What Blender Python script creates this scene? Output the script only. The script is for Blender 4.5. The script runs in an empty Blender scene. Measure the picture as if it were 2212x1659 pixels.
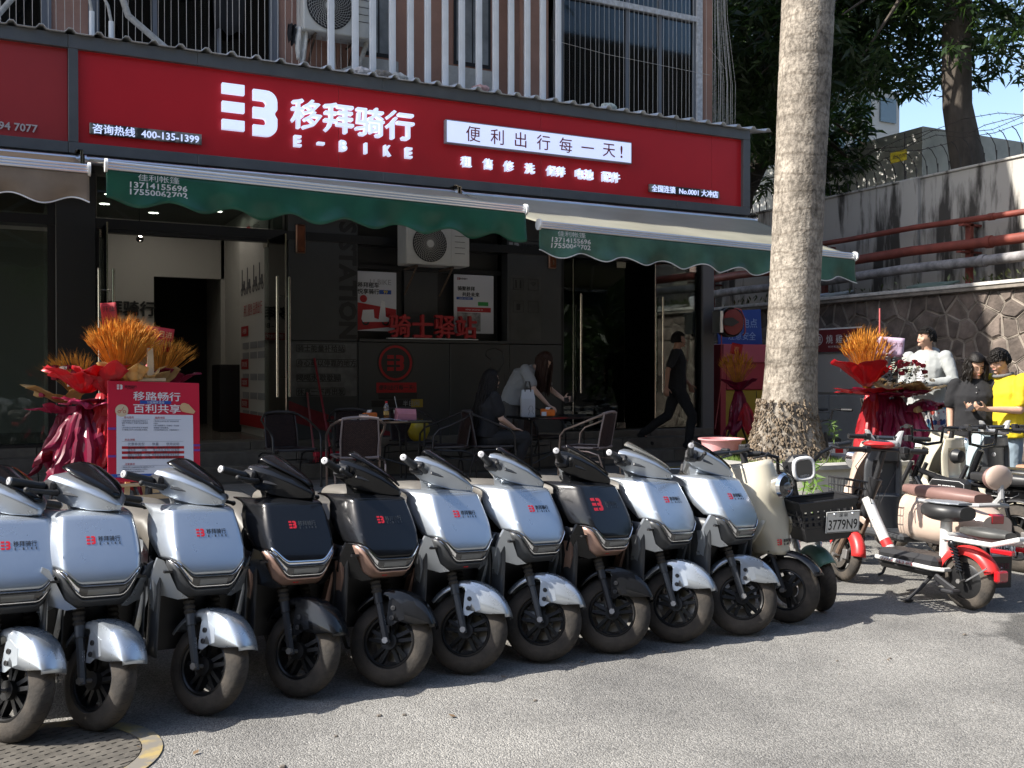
import bpy, bmesh, math, random
import numpy as np
from mathutils import Vector, Matrix, noise
R = math.radians
PI = math.pi
rnd = random.Random(7)
SC = bpy.context.scene
COL = SC.collection

# ---------------------------------------------------------------- camera, sky, sun
cam_d = bpy.data.cameras.new('camera')
cam_d.sensor_width = 36.0
cam_d.lens = 36.0 * 2150 / 2212
cam_d.clip_start = 0.1
cam_d.clip_end = 900
cam = bpy.data.objects.new('camera', cam_d)
COL.objects.link(cam)
cam.location = (0, 0, 1.45)
cam.rotation_euler = (R(90 - 0.533), 0, R(-26.9))
SC.camera = cam

SUN_AZ = 12.0        # degrees the sun stands behind the line of the facade, seen to the left
SUN_EL = 43.0
ws = Vector((-math.cos(R(SUN_AZ)) * math.cos(R(SUN_EL)), math.sin(R(SUN_AZ)) * math.cos(R(SUN_EL)), math.sin(R(SUN_EL))))
world = bpy.data.worlds.new('World')
SC.world = world
world.use_nodes = True
nt = world.node_tree
sky = nt.nodes.new('ShaderNodeTexSky')
sky.sky_type = 'NISHITA'
sky.sun_disc = False
sky.sun_elevation = R(SUN_EL)
sky.sun_rotation = math.atan2(ws.x, ws.y)
sky.air_density = 1.0
sky.dust_density = 1.6
sky.ozone_density = 1.0
bg = nt.nodes['Background']
nt.links.new(sky.outputs[0], bg.inputs[0])
bg.inputs[1].default_value = 0.15
sun_d = bpy.data.lights.new('sun', 'SUN')
sun_d.energy = 5.0
sun_d.angle = R(0.5)
sun_d.color = (1.0, 0.95, 0.87)
sun = bpy.data.objects.new('sun', sun_d)
COL.objects.link(sun)
sun.rotation_euler = (-ws).to_track_quat('-Z', 'Y').to_euler()
SC.view_settings.view_transform = 'Standard'
SC.view_settings.look = 'None'
SC.view_settings.exposure = 0.95
SC.view_settings.gamma = 1.0
SC.view_settings.use_curve_mapping = False

# ---------------------------------------------------------------- materials
MATS = {}


def mat(name, col=(.5, .5, .5), rough=.6, metal=0.0, var=0.0, scale=6.0, bump=0.0, bscale=None, spec=.5, coat=0.0,
        emit=None, estr=1.0, trans=0.0, alpha=1.0, col2=None, stretch=None, sheen=0.0, rvar=0.0, detail=6.0, lo=.35, hi=.65, transl=None, obj_var=0.0):
    if name in MATS:
        return MATS[name]
    m = bpy.data.materials.new(name)
    m.use_nodes = True
    t = m.node_tree
    p = t.nodes['Principled BSDF']
    p.inputs['Base Color'].default_value = (*col, 1)
    p.inputs['Roughness'].default_value = rough
    p.inputs['Metallic'].default_value = metal
    p.inputs['Specular IOR Level'].default_value = spec
    p.inputs['Coat Weight'].default_value = coat
    p.inputs['Coat Roughness'].default_value = .04
    if trans:
        p.inputs['Transmission Weight'].default_value = trans
    if sheen:
        p.inputs['Sheen Weight'].default_value = sheen
    if alpha < 1:
        p.inputs['Alpha'].default_value = alpha
    if emit:
        p.inputs['Emission Color'].default_value = (*emit, 1)
        p.inputs['Emission Strength'].default_value = estr
    last = None
    if var or bump or rvar or col2:
        tc = t.nodes.new('ShaderNodeTexCoord')
        mp = t.nodes.new('ShaderNodeMapping')
        t.links.new(tc.outputs['Object'], mp.inputs[0])
        if stretch:
            mp.inputs['Scale'].default_value = stretch
        if var or col2 or rvar:
            n = t.nodes.new('ShaderNodeTexNoise')
            n.inputs['Scale'].default_value = scale
            n.inputs['Detail'].default_value = detail
            n.inputs['Roughness'].default_value = .6
            t.links.new(mp.outputs[0], n.inputs['Vector'])
            if var or col2:
                r = t.nodes.new('ShaderNodeValToRGB')
                c2 = col2 if col2 else tuple(min(1, c * (1 + var)) for c in col)
                c1 = col if col2 else tuple(c * (1 - var) for c in col)
                r.color_ramp.elements[0].position = lo
                r.color_ramp.elements[1].position = hi
                r.color_ramp.elements[0].color = (*c1, 1)
                r.color_ramp.elements[1].color = (*c2, 1)
                t.links.new(n.outputs['Fac'], r.inputs[0])
                t.links.new(r.outputs[0], p.inputs['Base Color'])
                last = r.outputs[0]
            if rvar:
                mr = t.nodes.new('ShaderNodeMapRange')
                mr.inputs['From Min'].default_value = .3
                mr.inputs['From Max'].default_value = .7
                mr.inputs['To Min'].default_value = max(0, rough - rvar)
                mr.inputs['To Max'].default_value = min(1, rough + rvar)
                t.links.new(n.outputs['Fac'], mr.inputs[0])
                t.links.new(mr.outputs[0], p.inputs['Roughness'])
        if bump:
            b = t.nodes.new('ShaderNodeBump')
            b.inputs['Strength'].default_value = bump
            b.inputs['Distance'].default_value = .02
            n2 = t.nodes.new('ShaderNodeTexNoise')
            n2.inputs['Scale'].default_value = bscale or scale * 4
            n2.inputs['Detail'].default_value = 5
            t.links.new(mp.outputs[0], n2.inputs['Vector'])
            t.links.new(n2.outputs['Fac'], b.inputs['Height'])
            t.links.new(b.outputs[0], p.inputs['Normal'])
    if obj_var:
        oi = t.nodes.new('ShaderNodeObjectInfo')
        hs = t.nodes.new('ShaderNodeHueSaturation')
        mr = t.nodes.new('ShaderNodeMapRange')
        mr.inputs['To Min'].default_value = 1 - obj_var
        mr.inputs['To Max'].default_value = 1 + obj_var
        t.links.new(oi.outputs['Random'], mr.inputs[0])
        t.links.new(mr.outputs[0], hs.inputs['Value'])
        if last:
            t.links.new(last, hs.inputs['Color'])
        else:
            hs.inputs['Color'].default_value = (*col, 1)
        t.links.new(hs.outputs[0], p.inputs['Base Color'])
    if transl:
        tr = t.nodes.new('ShaderNodeBsdfTranslucent')
        tr.inputs[0].default_value = (*transl, 1)
        mx = t.nodes.new('ShaderNodeMixShader')
        mx.inputs[0].default_value = .35
        out = t.nodes['Material Output']
        t.links.new(p.outputs[0], mx.inputs[1])
        t.links.new(tr.outputs[0], mx.inputs[2])
        t.links.new(mx.outputs[0], out.inputs[0])
    MATS[name] = m
    return m


def glass_mat(name, tint=(.6, .65, .65), alpha=.3, rough=.02):
    """architectural glass: mirror reflection by angle, the rest tinted see-through"""
    if name in MATS:
        return MATS[name]
    m = bpy.data.materials.new(name)
    m.use_nodes = True
    t = m.node_tree
    t.nodes.remove(t.nodes['Principled BSDF'])
    out = t.nodes['Material Output']
    g = t.nodes.new('ShaderNodeBsdfGlossy')
    g.inputs['Roughness'].default_value = rough
    tr = t.nodes.new('ShaderNodeBsdfTransparent')
    tr.inputs[0].default_value = (*tint, 1)
    fr = t.nodes.new('ShaderNodeFresnel')
    fr.inputs['IOR'].default_value = 1.5
    mx = t.nodes.new('ShaderNodeMixShader')
    t.links.new(fr.outputs[0], mx.inputs[0])
    t.links.new(tr.outputs[0], mx.inputs[1])
    t.links.new(g.outputs[0], mx.inputs[2])
    t.links.new(mx.outputs[0], out.inputs[0])
    MATS[name] = m
    return m


def asphalt():
    m = mat('asphalt', (.135, .128, .115), rough=.85)
    t = m.node_tree
    p = t.nodes['Principled BSDF']
    tc = t.nodes.new('ShaderNodeTexCoord')
    v = t.nodes.new('ShaderNodeTexVoronoi')
    v.inputs['Scale'].default_value = 150
    v2 = t.nodes.new('ShaderNodeTexNoise')
    v2.inputs['Scale'].default_value = .9
    v2.inputs['Detail'].default_value = 8
    v2.inputs['Roughness'].default_value = .65
    r = t.nodes.new('ShaderNodeValToRGB')
    e = r.color_ramp.elements
    e[0].position = 0; e[0].color = (.13, .128, .123, 1)
    e[1].position = 1; e[1].color = (.31, .305, .292, 1)
    e.new(.35).color = (.19, .187, .178, 1)
    e.new(.75).color = (.255, .25, .238, 1)
    r2 = t.nodes.new('ShaderNodeValToRGB')
    r2.color_ramp.elements[0].position = .32; r2.color_ramp.elements[0].color = (.62, .61, .6, 1)
    r2.color_ramp.elements[1].position = .62; r2.color_ramp.elements[1].color = (1.12, 1.1, 1.06, 1)
    mx = t.nodes.new('ShaderNodeMix'); mx.data_type = 'RGBA'; mx.blend_type = 'MULTIPLY'; mx.inputs[0].default_value = 1
    L = t.links.new
    L(tc.outputs['Object'], v.inputs['Vector']); L(tc.outputs['Object'], v2.inputs['Vector'])
    sep = t.nodes.new('ShaderNodeSeparateColor')
    L(v.outputs['Color'], sep.inputs[0]); L(sep.outputs[0], r.inputs[0])
    L(v2.outputs['Fac'], r2.inputs[0])
    L(r.outputs[0], mx.inputs[6]); L(r2.outputs[0], mx.inputs[7])
    # ragged dark patch on the road near the right edge
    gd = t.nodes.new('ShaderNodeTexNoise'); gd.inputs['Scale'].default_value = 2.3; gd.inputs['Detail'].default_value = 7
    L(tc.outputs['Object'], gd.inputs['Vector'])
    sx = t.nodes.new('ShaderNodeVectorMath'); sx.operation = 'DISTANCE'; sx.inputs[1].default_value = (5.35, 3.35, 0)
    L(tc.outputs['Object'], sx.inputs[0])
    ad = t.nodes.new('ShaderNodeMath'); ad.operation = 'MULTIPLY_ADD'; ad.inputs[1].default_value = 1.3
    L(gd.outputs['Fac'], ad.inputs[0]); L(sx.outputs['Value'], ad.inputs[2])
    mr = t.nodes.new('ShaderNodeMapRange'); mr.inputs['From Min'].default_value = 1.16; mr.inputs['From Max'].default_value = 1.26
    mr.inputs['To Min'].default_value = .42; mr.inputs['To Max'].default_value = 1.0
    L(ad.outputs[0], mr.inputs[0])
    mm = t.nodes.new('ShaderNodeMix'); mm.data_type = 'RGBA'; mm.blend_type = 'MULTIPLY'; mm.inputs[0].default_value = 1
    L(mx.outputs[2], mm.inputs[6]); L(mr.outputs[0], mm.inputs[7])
    wn = t.nodes.new('ShaderNodeTexNoise'); wn.inputs['Scale'].default_value = 3.1; wn.inputs['Detail'].default_value = 10; wn.inputs['Roughness'].default_value = .75
    L(tc.outputs['Object'], wn.inputs['Vector'])
    wr = t.nodes.new('ShaderNodeMapRange'); wr.inputs['From Min'].default_value = .70; wr.inputs['From Max'].default_value = .76; wr.inputs['To Max'].default_value = .6
    L(wn.outputs['Fac'], wr.inputs[0])
    mw = t.nodes.new('ShaderNodeMix'); mw.data_type = 'RGBA'; mw.inputs[7].default_value = (.5, .48, .45, 1)
    L(wr.outputs[0], mw.inputs[0]); L(mm.outputs[2], mw.inputs[6])
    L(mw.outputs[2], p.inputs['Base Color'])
    b = t.nodes.new('ShaderNodeBump'); b.inputs['Strength'].default_value = .7; b.inputs['Distance'].default_value = .008
    L(v.outputs['Distance'], b.inputs['Height']); b.invert = True
    L(b.outputs[0], p.inputs['Normal'])
    return m


# ---------------------------------------------------------------- geometry helper
I4 = Matrix.Identity(4)


def TR(x=0, y=0, z=0):
    return Matrix.Translation((x, y, z))


def RX(a): return Matrix.Rotation(R(a), 4, 'X')
def RY(a): return Matrix.Rotation(R(a), 4, 'Y')
def RZ(a): return Matrix.Rotation(R(a), 4, 'Z')


class B:
    def __init__(s):
        s.v = []; s.f = []

    def add(s, vs, fs, M=None):
        o = len(s.v)
        if M is not None:
            vs = [M @ Vector(v) for v in vs]
        s.v += [tuple(v) for v in vs]
        s.f += [tuple(i + o for i in f) for f in fs]
        return s

    def box(s, x0, x1, y0, y1, z0, z1, M=None):
        vs = [(x, y, z) for z in (z0, z1) for y in (y0, y1) for x in (x0, x1)]
        return s.add(vs, [(0, 2, 3, 1), (4, 5, 7, 6), (0, 1, 5, 4), (2, 6, 7, 3), (0, 4, 6, 2), (1, 3, 7, 5)], M)

    def rbox(s, x0, x1, y0, y1, z0, z1, c=.01, M=None):
        """box with chamfered edges"""
        vs = []; fs = []
        ring = []
        for (z, i) in ((z0, c), (z0 + c, 0), (z1 - c, 0), (z1, c)):
            r = [(x0 + i + c * (i == 0), y0 + i), (x1 - i - c * (i == 0), y0 + i), (x1 - i, y0 + i + c * (i == 0)), (x1 - i, y1 - i - c * (i == 0)),
                 (x1 - i - c * (i == 0), y1 - i), (x0 + i + c * (i == 0), y1 - i), (x0 + i, y1 - i - c * (i == 0)), (x0 + i, y0 + i + c * (i == 0))]
            if i:
                r = [(x0 + c, y0 + c), (x1 - c, y0 + c), (x1 - c, y0 + c), (x1 - c, y1 - c), (x1 - c, y1 - c), (x0 + c, y1 - c), (x0 + c, y1 - c), (x0 + c, y0 + c)]
            ring.append([(a, b, z) for a, b in r])
        return s.loft(ring, M=M)

    def loft(s, rings, closed=True, caps=True, M=None):
        n = len(rings[0]); vs = [p for r in rings for p in r]; fs = []
        m = n if closed else n - 1
        for i in range(len(rings) - 1):
            for j in range(m):
                a = i * n + j; b = i * n + (j + 1) % n
                fs.append((a, b, b + n, a + n))
        if caps and closed:
            fs.append(tuple(range(n - 1, -1, -1)))
            fs.append(tuple((len(rings) - 1) * n + j for j in range(n)))
        return s.add(vs, fs, M)

    def grid(s, nu, nv, fn, M=None, thick=0.0):
        vs = [fn(i / (nu - 1), j / (nv - 1)) for j in range(nv) for i in range(nu)]
        fs = [(j * nu + i, j * nu + i + 1, (j + 1) * nu + i + 1, (j + 1) * nu + i) for j in range(nv - 1) for i in range(nu - 1)]
        return s.add(vs, fs, M)

    def cyl(s, p0, p1, r0, r1=None, n=12, M=None, caps=True):
        r1 = r0 if r1 is None else r1
        return s.tube([p0, p1], [r0, r1], n, M, caps)

    def tube(s, pts, r, n=8, M=None, caps=True, closed=False):
        pts = [Vector(p) for p in pts]
        if not hasattr(r, '__len__'):
            r = [r] * len(pts)
        rings = []
        up = None
        N = len(pts)
        for i, p in enumerate(pts):
            if closed:
                d = (pts[(i + 1) % N] - pts[i - 1])
            else:
                d = (pts[min(i + 1, N - 1)] - pts[max(i - 1, 0)])
            d = d.normalized() if d.length > 1e-9 else Vector((0, 0, 1))
            if up is None:
                up = Vector((0, 0, 1)) if abs(d.z) < .9 else Vector((1, 0, 0))
            a = d.cross(up)
            if a.length < 1e-6:
                a = d.cross(Vector((0, 1, 0)))
            a.normalize(); b = d.cross(a).normalized(); up = -b if b.dot(up) < 0 else b
            b = up
            a = d.cross(b).normalized()
            rings.append([tuple(p + (a * math.cos(2 * PI * k / n) + b * math.sin(2 * PI * k / n)) * r[i]) for k in range(n)])
        if closed:
            rings.append(rings[0])
            return s.loft(rings, caps=False, M=M)
        return s.loft(rings, caps=caps, M=M)

    def lathe(s, prof, n=24, M=None, axis='z', caps=False, a0=0, a1=360):
        """prof: (radius, height) pairs"""
        full = abs(a1 - a0) >= 360
        k = n if full else n + 1
        rings = []
        for r, h in prof:
            ring = []
            for i in range(k):
                a = R(a0 + (a1 - a0) * i / n)
                x, y = r * math.cos(a), r * math.sin(a)
                ring.append((x, y, h) if axis == 'z' else ((h, x, y) if axis == 'x' else (x, h, y)))
            rings.append(ring)
        return s.loft(rings, closed=full, caps=caps, M=M)

    def prism(s, poly, y0, y1, M=None):
        """poly in xz plane, extruded along y"""
        return s.loft([[(x, y0, z) for x, z in poly], [(x, y1, z) for x, z in poly]], M=M)

    def ball(s, c, r, n=12, m=8, M=None, sc=(1, 1, 1)):
        rings = []
        for j in range(m + 1):
            t = PI * j / m
            rr = max(math.sin(t), .001)
            rings.append([(c[0] + r * sc[0] * rr * math.cos(2 * PI * i / n), c[1] + r * sc[1] * rr * math.sin(2 * PI * i / n), c[2] - r * sc[2] * math.cos(t)) for i in range(n)])
        return s.loft(rings, M=M)

    def join(s, o, M=None):
        return s.add(o.v, o.f, M)

    def mesh(s, name, smooth=35):
        me = bpy.data.meshes.new(name)
        me.from_pydata(s.v, [], s.f)
        bm = bmesh.new(); bm.from_mesh(me)
        bmesh.ops.remove_doubles(bm, verts=bm.verts, dist=1e-5)
        bmesh.ops.dissolve_degenerate(bm, edges=bm.edges, dist=1e-6)
        bmesh.ops.recalc_face_normals(bm, faces=bm.faces)
        bm.to_mesh(me); bm.free()
        if smooth:
            me.shade_smooth()
            me.set_sharp_from_angle(angle=R(smooth))
        return me


def link(o, parent=None):
    COL.objects.link(o)
    if parent is not None:
        o.parent = parent
    return o


def obj(name, b, m, parent=None, smooth=35, mx=None, solid=0, sub=0, bevel=0):
    me = b if isinstance(b, bpy.types.Mesh) else b.mesh(name, smooth)
    if m is not None and not len(me.materials):
        me.materials.append(m)
    o = bpy.data.objects.new(name, me)
    link(o, parent)
    if mx is not None:
        o.matrix_local = mx
    if solid:
        md = o.modifiers.new('s', 'SOLIDIFY'); md.thickness = solid; md.offset = 0
    if bevel:
        md = o.modifiers.new('b', 'BEVEL'); md.width = bevel; md.segments = 2; md.limit_method = 'ANGLE'
    if sub:
        md = o.modifiers.new('u', 'SUBSURF'); md.levels = sub; md.render_levels = sub
    return o


def tag(o, label=None, cat=None, group=None, kind=None):
    if label: o['label'] = label
    if cat: o['category'] = cat
    if group: o['group'] = group
    if kind: o['kind'] = kind
    return o


def thing(name, label, cat, loc=(0, 0, 0), rz=0, group=None, mx=None):
    o = bpy.data.objects.new(name, None)
    link(o)
    o.empty_display_size = .1
    if mx is not None:
        o.matrix_world = mx
    else:
        o.location = loc; o.rotation_euler = (0, 0, R(rz))
    return tag(o, label, cat, group)


def struct(name, b, m, smooth=35):
    return tag(obj(name, b, m, None, smooth), kind='structure')


def dup(root, mx, label, over=None):
    """copy a thing, its parts and their sub-parts; over maps material names to materials"""
    def cp(o, par):
        c = o.copy(); COL.objects.link(c)
        c.parent = par
        return c
    r = cp(root, None)
    r.matrix_world = mx
    r['label'] = label
    for ch in list(root.children):
        c = cp(ch, r)
        for g in list(ch.children):
            cp(g, c)
    return r


TEXT_CACHE = {}


def text_mesh(s, size=1.0, bold=0.0, ext=.004, align='CENTER', spacing=1.0, res=2, line=1.0):
    k = (s, size, bold, ext, align, spacing, res, line)
    if k in TEXT_CACHE:
        return TEXT_CACHE[k]
    c = bpy.data.curves.new('text', 'FONT')
    c.body = s; c.size = size; c.extrude = ext; c.offset = bold; c.resolution_u = res
    c.align_x = align; c.align_y = 'CENTER'; c.space_character = spacing; c.space_line = line
    o = bpy.data.objects.new('text', c)
    COL.objects.link(o)
    dg = bpy.context.evaluated_depsgraph_get()
    me = bpy.data.meshes.new_from_object(o.evaluated_get(dg))
    bpy.data.objects.remove(o); bpy.data.curves.remove(c)
    me.materials.clear()
    TEXT_CACHE[k] = me
    return me


def mesh_bounds(me):
    a = np.empty(len(me.vertices) * 3, dtype=np.float32)
    me.vertices.foreach_get('co', a); a = a.reshape(-1, 3)
    return a.min(0), a.max(0)


FRONT = RX(90)     # xy-plane text -> upright, facing -y


def text(name, s, m, parent, pos, width=None, height=None, size=None, bold=0.0, ext=.004, align='CENTER', spacing=1.0, mx=None, fn=None, sx=None, line=1.0):
    fat = 0
    if any(ord(c_) > 0x2e80 for c_ in s): fat, bold = (bold if (height or width or 1) > .03 else 0), 0
    """lettering in local xz plane of the parent facing -y, centred on pos; fn maps a point (x, z, d) to 3-D"""
    me = text_mesh(s, 1.0, bold, 0.02 if ext else 0, align, spacing, line=line).copy()
    lo, hi = mesh_bounds(me)
    w, h = hi[0] - lo[0], hi[1] - lo[1]
    if size:
        kx = kz = size
    elif width and height:
        kx, kz = width / w, height / h
    elif width:
        kx = kz = width / w
    else:
        kx = kz = height / h
    if sx: kx = sx
    cx, cy = (lo[0] + hi[0]) / 2, (lo[1] + hi[1]) / 2
    if align == 'LEFT':
        cx = lo[0]
    a = np.empty(len(me.vertices) * 3, dtype=np.float32)
    me.vertices.foreach_get('co', a); a = a.reshape(-1, 3)
    X = (a[:, 0] - cx) * kx; Z = (a[:, 1] - cy) * kz; D = a[:, 2] / .02 * ext if ext else a[:, 2] * 0
    if fn:
        out = np.array([fn(x + pos[0], z + pos[2], d) for x, z, d in zip(X, Z, D)], dtype=np.float32)
    else:
        out = np.stack([X + pos[0], pos[1] - D, Z + pos[2]], 1)
    me.vertices.foreach_set('co', out.astype(np.float32).ravel())
    if fat and not fn:
        bm = bmesh.new(); bm.from_mesh(me); q_ = fat * max(kx, kz) * .8
        for k_, (ox, oz) in enumerate(((q_, 0), (-q_, 0), (0, q_ * .8), (0, -q_ * .8))):
            m2 = me.copy(); m2.transform(TR(ox, .0004 * (k_ + 1), oz)); bm.from_mesh(m2); bpy.data.meshes.remove(m2)
        bm.to_mesh(me); bm.free()
    me.materials.append(m)
    me.update()
    o = bpy.data.objects.new(name, me)
    link(o, parent)
    if mx is not None: o.matrix_local = mx
    return o


def logo_poly():
    """the two-part emblem: three bars and a rounded 3, unit height, as polygons in (x, z)"""
    polys = []
    for k in range(3):
        z1 = 1 - k * .385; z0 = z1 - .23
        polys.append([(0, z0), (.44, z0), (.44, z1), (0, z1)])
    P = [(.60, 1.0), (.86, 1.0)]
    for i in range(1, 7):
        a = R(90 - 15 * i * 1.0); P.append((.88 + .24 * math.cos(a), .76 + .24 * math.sin(a)))
    P += [(1.12, .60), (1.075, .53), (1.065, .5), (1.075, .47), (1.12, .40)]
    for i in range(0, 7):
        a = R(0 - 15 * i); P.append((.88 + .24 * math.cos(a), .24 + .24 * math.sin(a)))
    P += [(.60, 0), (.60, .23), (.82, .23), (.86, .26), (.88, .30), (.86, .36), (.82, .385), (.60, .385), (.60, .615), (.82, .615), (.86, .64), (.88, .70), (.86, .74), (.82, .77), (.60, .77)]
    polys.append(P)
    return polys


def fill_poly(b, poly, fn, d0, d1):
    """concave polygon filled front and back, via tessellate; fn(x, z, d)"""
    from mathutils.geometry import tessellate_polygon
    tris = tessellate_polygon([[Vector((x, z, 0)) for x, z in poly]])
    n = len(poly)
    vs = [fn(x, z, d1) for x, z in poly] + [fn(x, z, d0) for x, z in poly]
    fs = [tuple(t) for t in tris] + [(t[2] + n, t[1] + n, t[0] + n) for t in tris]
    fs += [(i, (i + 1) % n, (i + 1) % n + n, i + n) for i in range(n)]
    b.add(vs, fs)
    return b


def logo(name, m, parent, pos, h, ext=.004, fn=None, mx=None, wk=1.0):
    b = B()
    f = fn or (lambda x, z, d: (x, pos[1] - d, z))
    for P in logo_poly():
        fill_poly(b, [((x - .56) * h * wk + pos[0], (z - .5) * h + pos[2]) for x, z in P], f, 0, ext)
    return obj(name, b, m, parent, 0, mx)
# ================================================================= THE SETTING
M_asph = asphalt()
M_slab = mat('paving slab', (.17, .165, .158), rough=.6, var=.22, scale=3, bump=.15, bscale=60, obj_var=.12)
M_joint = mat('joint', (.06, .057, .05), rough=.9)
M_stone = mat('step stone', (.12, .108, .092), rough=.55, var=.3, scale=4, bump=.2, bscale=30, obj_var=.12)
M_kerb = mat('kerb stone', (.30, .29, .27), rough=.75, var=.2, scale=5, bump=.2, bscale=50, obj_var=.1)

KY = lambda x: 7.42 - .137 * x          # front line of the kerb

b = B().add([(-80, -60, 0), (90, -60, 0), (90, 120, 0), (-80, 120, 0)], [(0, 1, 2, 3)])
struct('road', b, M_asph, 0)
b = B()
KX = 7.9
b.add([(-30, KY(-30) + .12, .196), (KX - .1, KY(KX) + .12, .196), (KX - .1, 30, .196), (-30, 30, .196)], [(0, 1, 2, 3)])
b.add([(KX - .1, 7.42, .196), (13.6, 7.42, .196), (13.6, 30, .196), (KX - .1, 30, .196)], [(0, 1, 2, 3)])
pave = struct('pavement', b, M_joint, 0)
sl = B().rbox(0.004, .896, 0.004, .446, -.02, .004, .004).mesh('slab', 0); sl.materials.append(M_slab)
for j in range(12):
    y = 6.6 + j * .45
    for i in range(-3, 16):
        x = i * .9 + (.45 if j % 2 else 0)
        if y + .45 > 11.93 and x < 9.9: continue
        cut = []
        poly = [(x + .004, y + .004), (x + .896, y + .004), (x + .896, y + .446), (x + .004, y + .446)]
        g_ = lambda p: p[1] - KY(p[0]) - .155
        if all(g_(p) < 0 for p in poly): continue
        if any(g_(p) < 0 for p in poly):
            for p, q in zip(poly, poly[1:] + poly[:1]):
                if g_(p) >= 0: cut.append(p)
                if (g_(p) >= 0) != (g_(q) >= 0):
                    t_ = g_(p) / (g_(p) - g_(q)); cut.append((p[0] + (q[0] - p[0]) * t_, p[1] + (q[1] - p[1]) * t_))
            if len(cut) > 2:
                me_ = B().loft([[(a, c, .18) for a, c in cut], [(a, c, .204) for a, c in cut]]).mesh('slab', 0); me_.materials.append(M_slab)
                link(bpy.data.objects.new('slab', me_), pave)
            continue
        if 5.3 < x < 7.0 and 6.3 < y < 8.1: continue
        if x > 12.2 or (x + .9 > KX - .1 and y < 7.4): continue
        o = bpy.data.objects.new('slab', sl); link(o, pave)
        o.location = (x, y, .2 + rnd.uniform(-.0015, .0015))
kerb = struct('kerb', B().add([(-30, KY(-30) + .02, .18), (-30, KY(-30) + .02, -.05), (7.8, KY(7.8) + .02, -.05), (7.8, KY(7.8) + .02, .18)], [(0, 1, 2, 3)]), M_joint, 0)
ks = B().rbox(.003, .987, 0, .14, -.1, .2, .012).mesh('kerb_stone', 0); ks.materials.append(M_kerb)
ka = math.atan(-.137)
for i in range(6):
    o = bpy.data.objects.new('kerb_stone', ks); link(o, kerb); o.location = (KX - .05 + i * .98, 7.3, .002)
for i in range(-4, 8):
    o = bpy.data.objects.new('kerb_stone', ks); link(o, kerb)
    o.location = (i * .98, KY(i * .98), .002 + rnd.uniform(-.002, .002)); o.rotation_euler = (0, 0, ka)

# manhole cover with a worn yellow ring
mh = thing('manhole_cover', 'round iron manhole cover with a worn yellow ring under the leftmost scooters', 'manhole cover', (.12, 4.12, 0))
M_iron = mat('cast iron', (.11, .1, .085), rough=.7, metal=.3, var=.3, scale=9, bump=.2)
M_yel = mat('worn yellow paint', (.33, .25, .10), rough=.8, col2=(.17, .155, .13), scale=9, lo=.40, hi=.55)
obj('rim', B().lathe([(.42, .002), (.42, .006), (.345, .008), (.345, .002)], 48), M_yel, mh)
b = B().lathe([(.34, .001), (.34, .008), (.001, .008)], 48)
obj('cover', b, M_iron, mh)
b = B()
for i in range(-7, 8):
    w = math.sqrt(max(.0, .33 ** 2 - (i * .044) ** 2))
    b.box(-w, w, i * .044 - .015, i * .044 + .015, .007, .011)
    b.box(i * .044 - .012, i * .044 + .012, -w, w, .007, .0105)
obj('tread_bars', b, M_iron, mh, mx=RZ(24))

# ---------------------------------------------------------------- steps up to the shops
steps = struct('steps', B().box(-14, 9.93, 12.3, 12.7, 0, .5), M_joint, 0)
lev = [(11.90, .2, .36, .33), (12.20, .36, .52, .33), (12.50, .52, .62, .5)]
for k, (y, z0, z1, dep) in enumerate(lev):
    me = B().rbox(.003, 1.197, 0, dep, z0 - .03, z1, .008).mesh('step_block', 0); me.materials.append(M_stone)
    for i in range(-3, 9):
        x = -.9 + i * 1.2 + (.5 if k % 2 else 0)
        if x + 1.2 > 10.05: continue
        o = bpy.data.objects.new('step_block', me); link(o, steps); o.location = (x, y, rnd.uniform(-.001, .001))

# ---------------------------------------------------------------- the shop building
M_clad = mat('dark grey cladding', (.05, .052, .053), rough=.42, var=.08, scale=2)
M_clad2 = mat('near black cladding', (.028, .029, .03), rough=.4)
M_frame = mat('sign frame grey', (.115, .12, .125), rough=.4, metal=.3, var=.1, scale=3)
M_black = mat('black metal', (.012, .012, .013), rough=.35)
M_brown = mat('terracotta render', (.37, .21, .155), rough=.85, var=.16, scale=1.3, bump=.1, bscale=40)
M_plaster = mat('rough white plaster', (.5, .49, .46), rough=.85, var=.15, scale=5, bump=.3)
M_red = mat('sign red', (.56, .012, .02), rough=.38, var=.05, scale=1)
M_red2 = mat('older sign red', (.36, .028, .03), rough=.42, var=.06, scale=1.2)
M_led = mat('lit sign white', (.75, .8, .9), rough=.4, emit=(.62, .72, 1.0), estr=.42)
M_side = mat('letter return', (.30, .30, .33), rough=.4)
M_white = mat('white paint', (.78, .78, .76), rough=.45)
M_wallin = mat('shop wall', (.55, .54, .50), rough=.8)
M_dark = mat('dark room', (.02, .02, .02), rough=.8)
M_steel = mat('brushed steel', (.62, .58, .52), rough=.22, metal=1.0)
M_alu = mat('awning aluminium', (.66, .68, .71), rough=.28, metal=.85)
G_shop = glass_mat('shop glass', (.55, .6, .58))
G_win = glass_mat('window glass', (.35, .4, .42), rough=.04)
FY = 12.6

bld = thing('shop_building', 'brown rendered building with a dark shopfront behind the row of scooters', 'building', (0, 0, 0))
P = lambda n, b, m, **k: obj(n, b, m, bld, **k)
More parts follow.
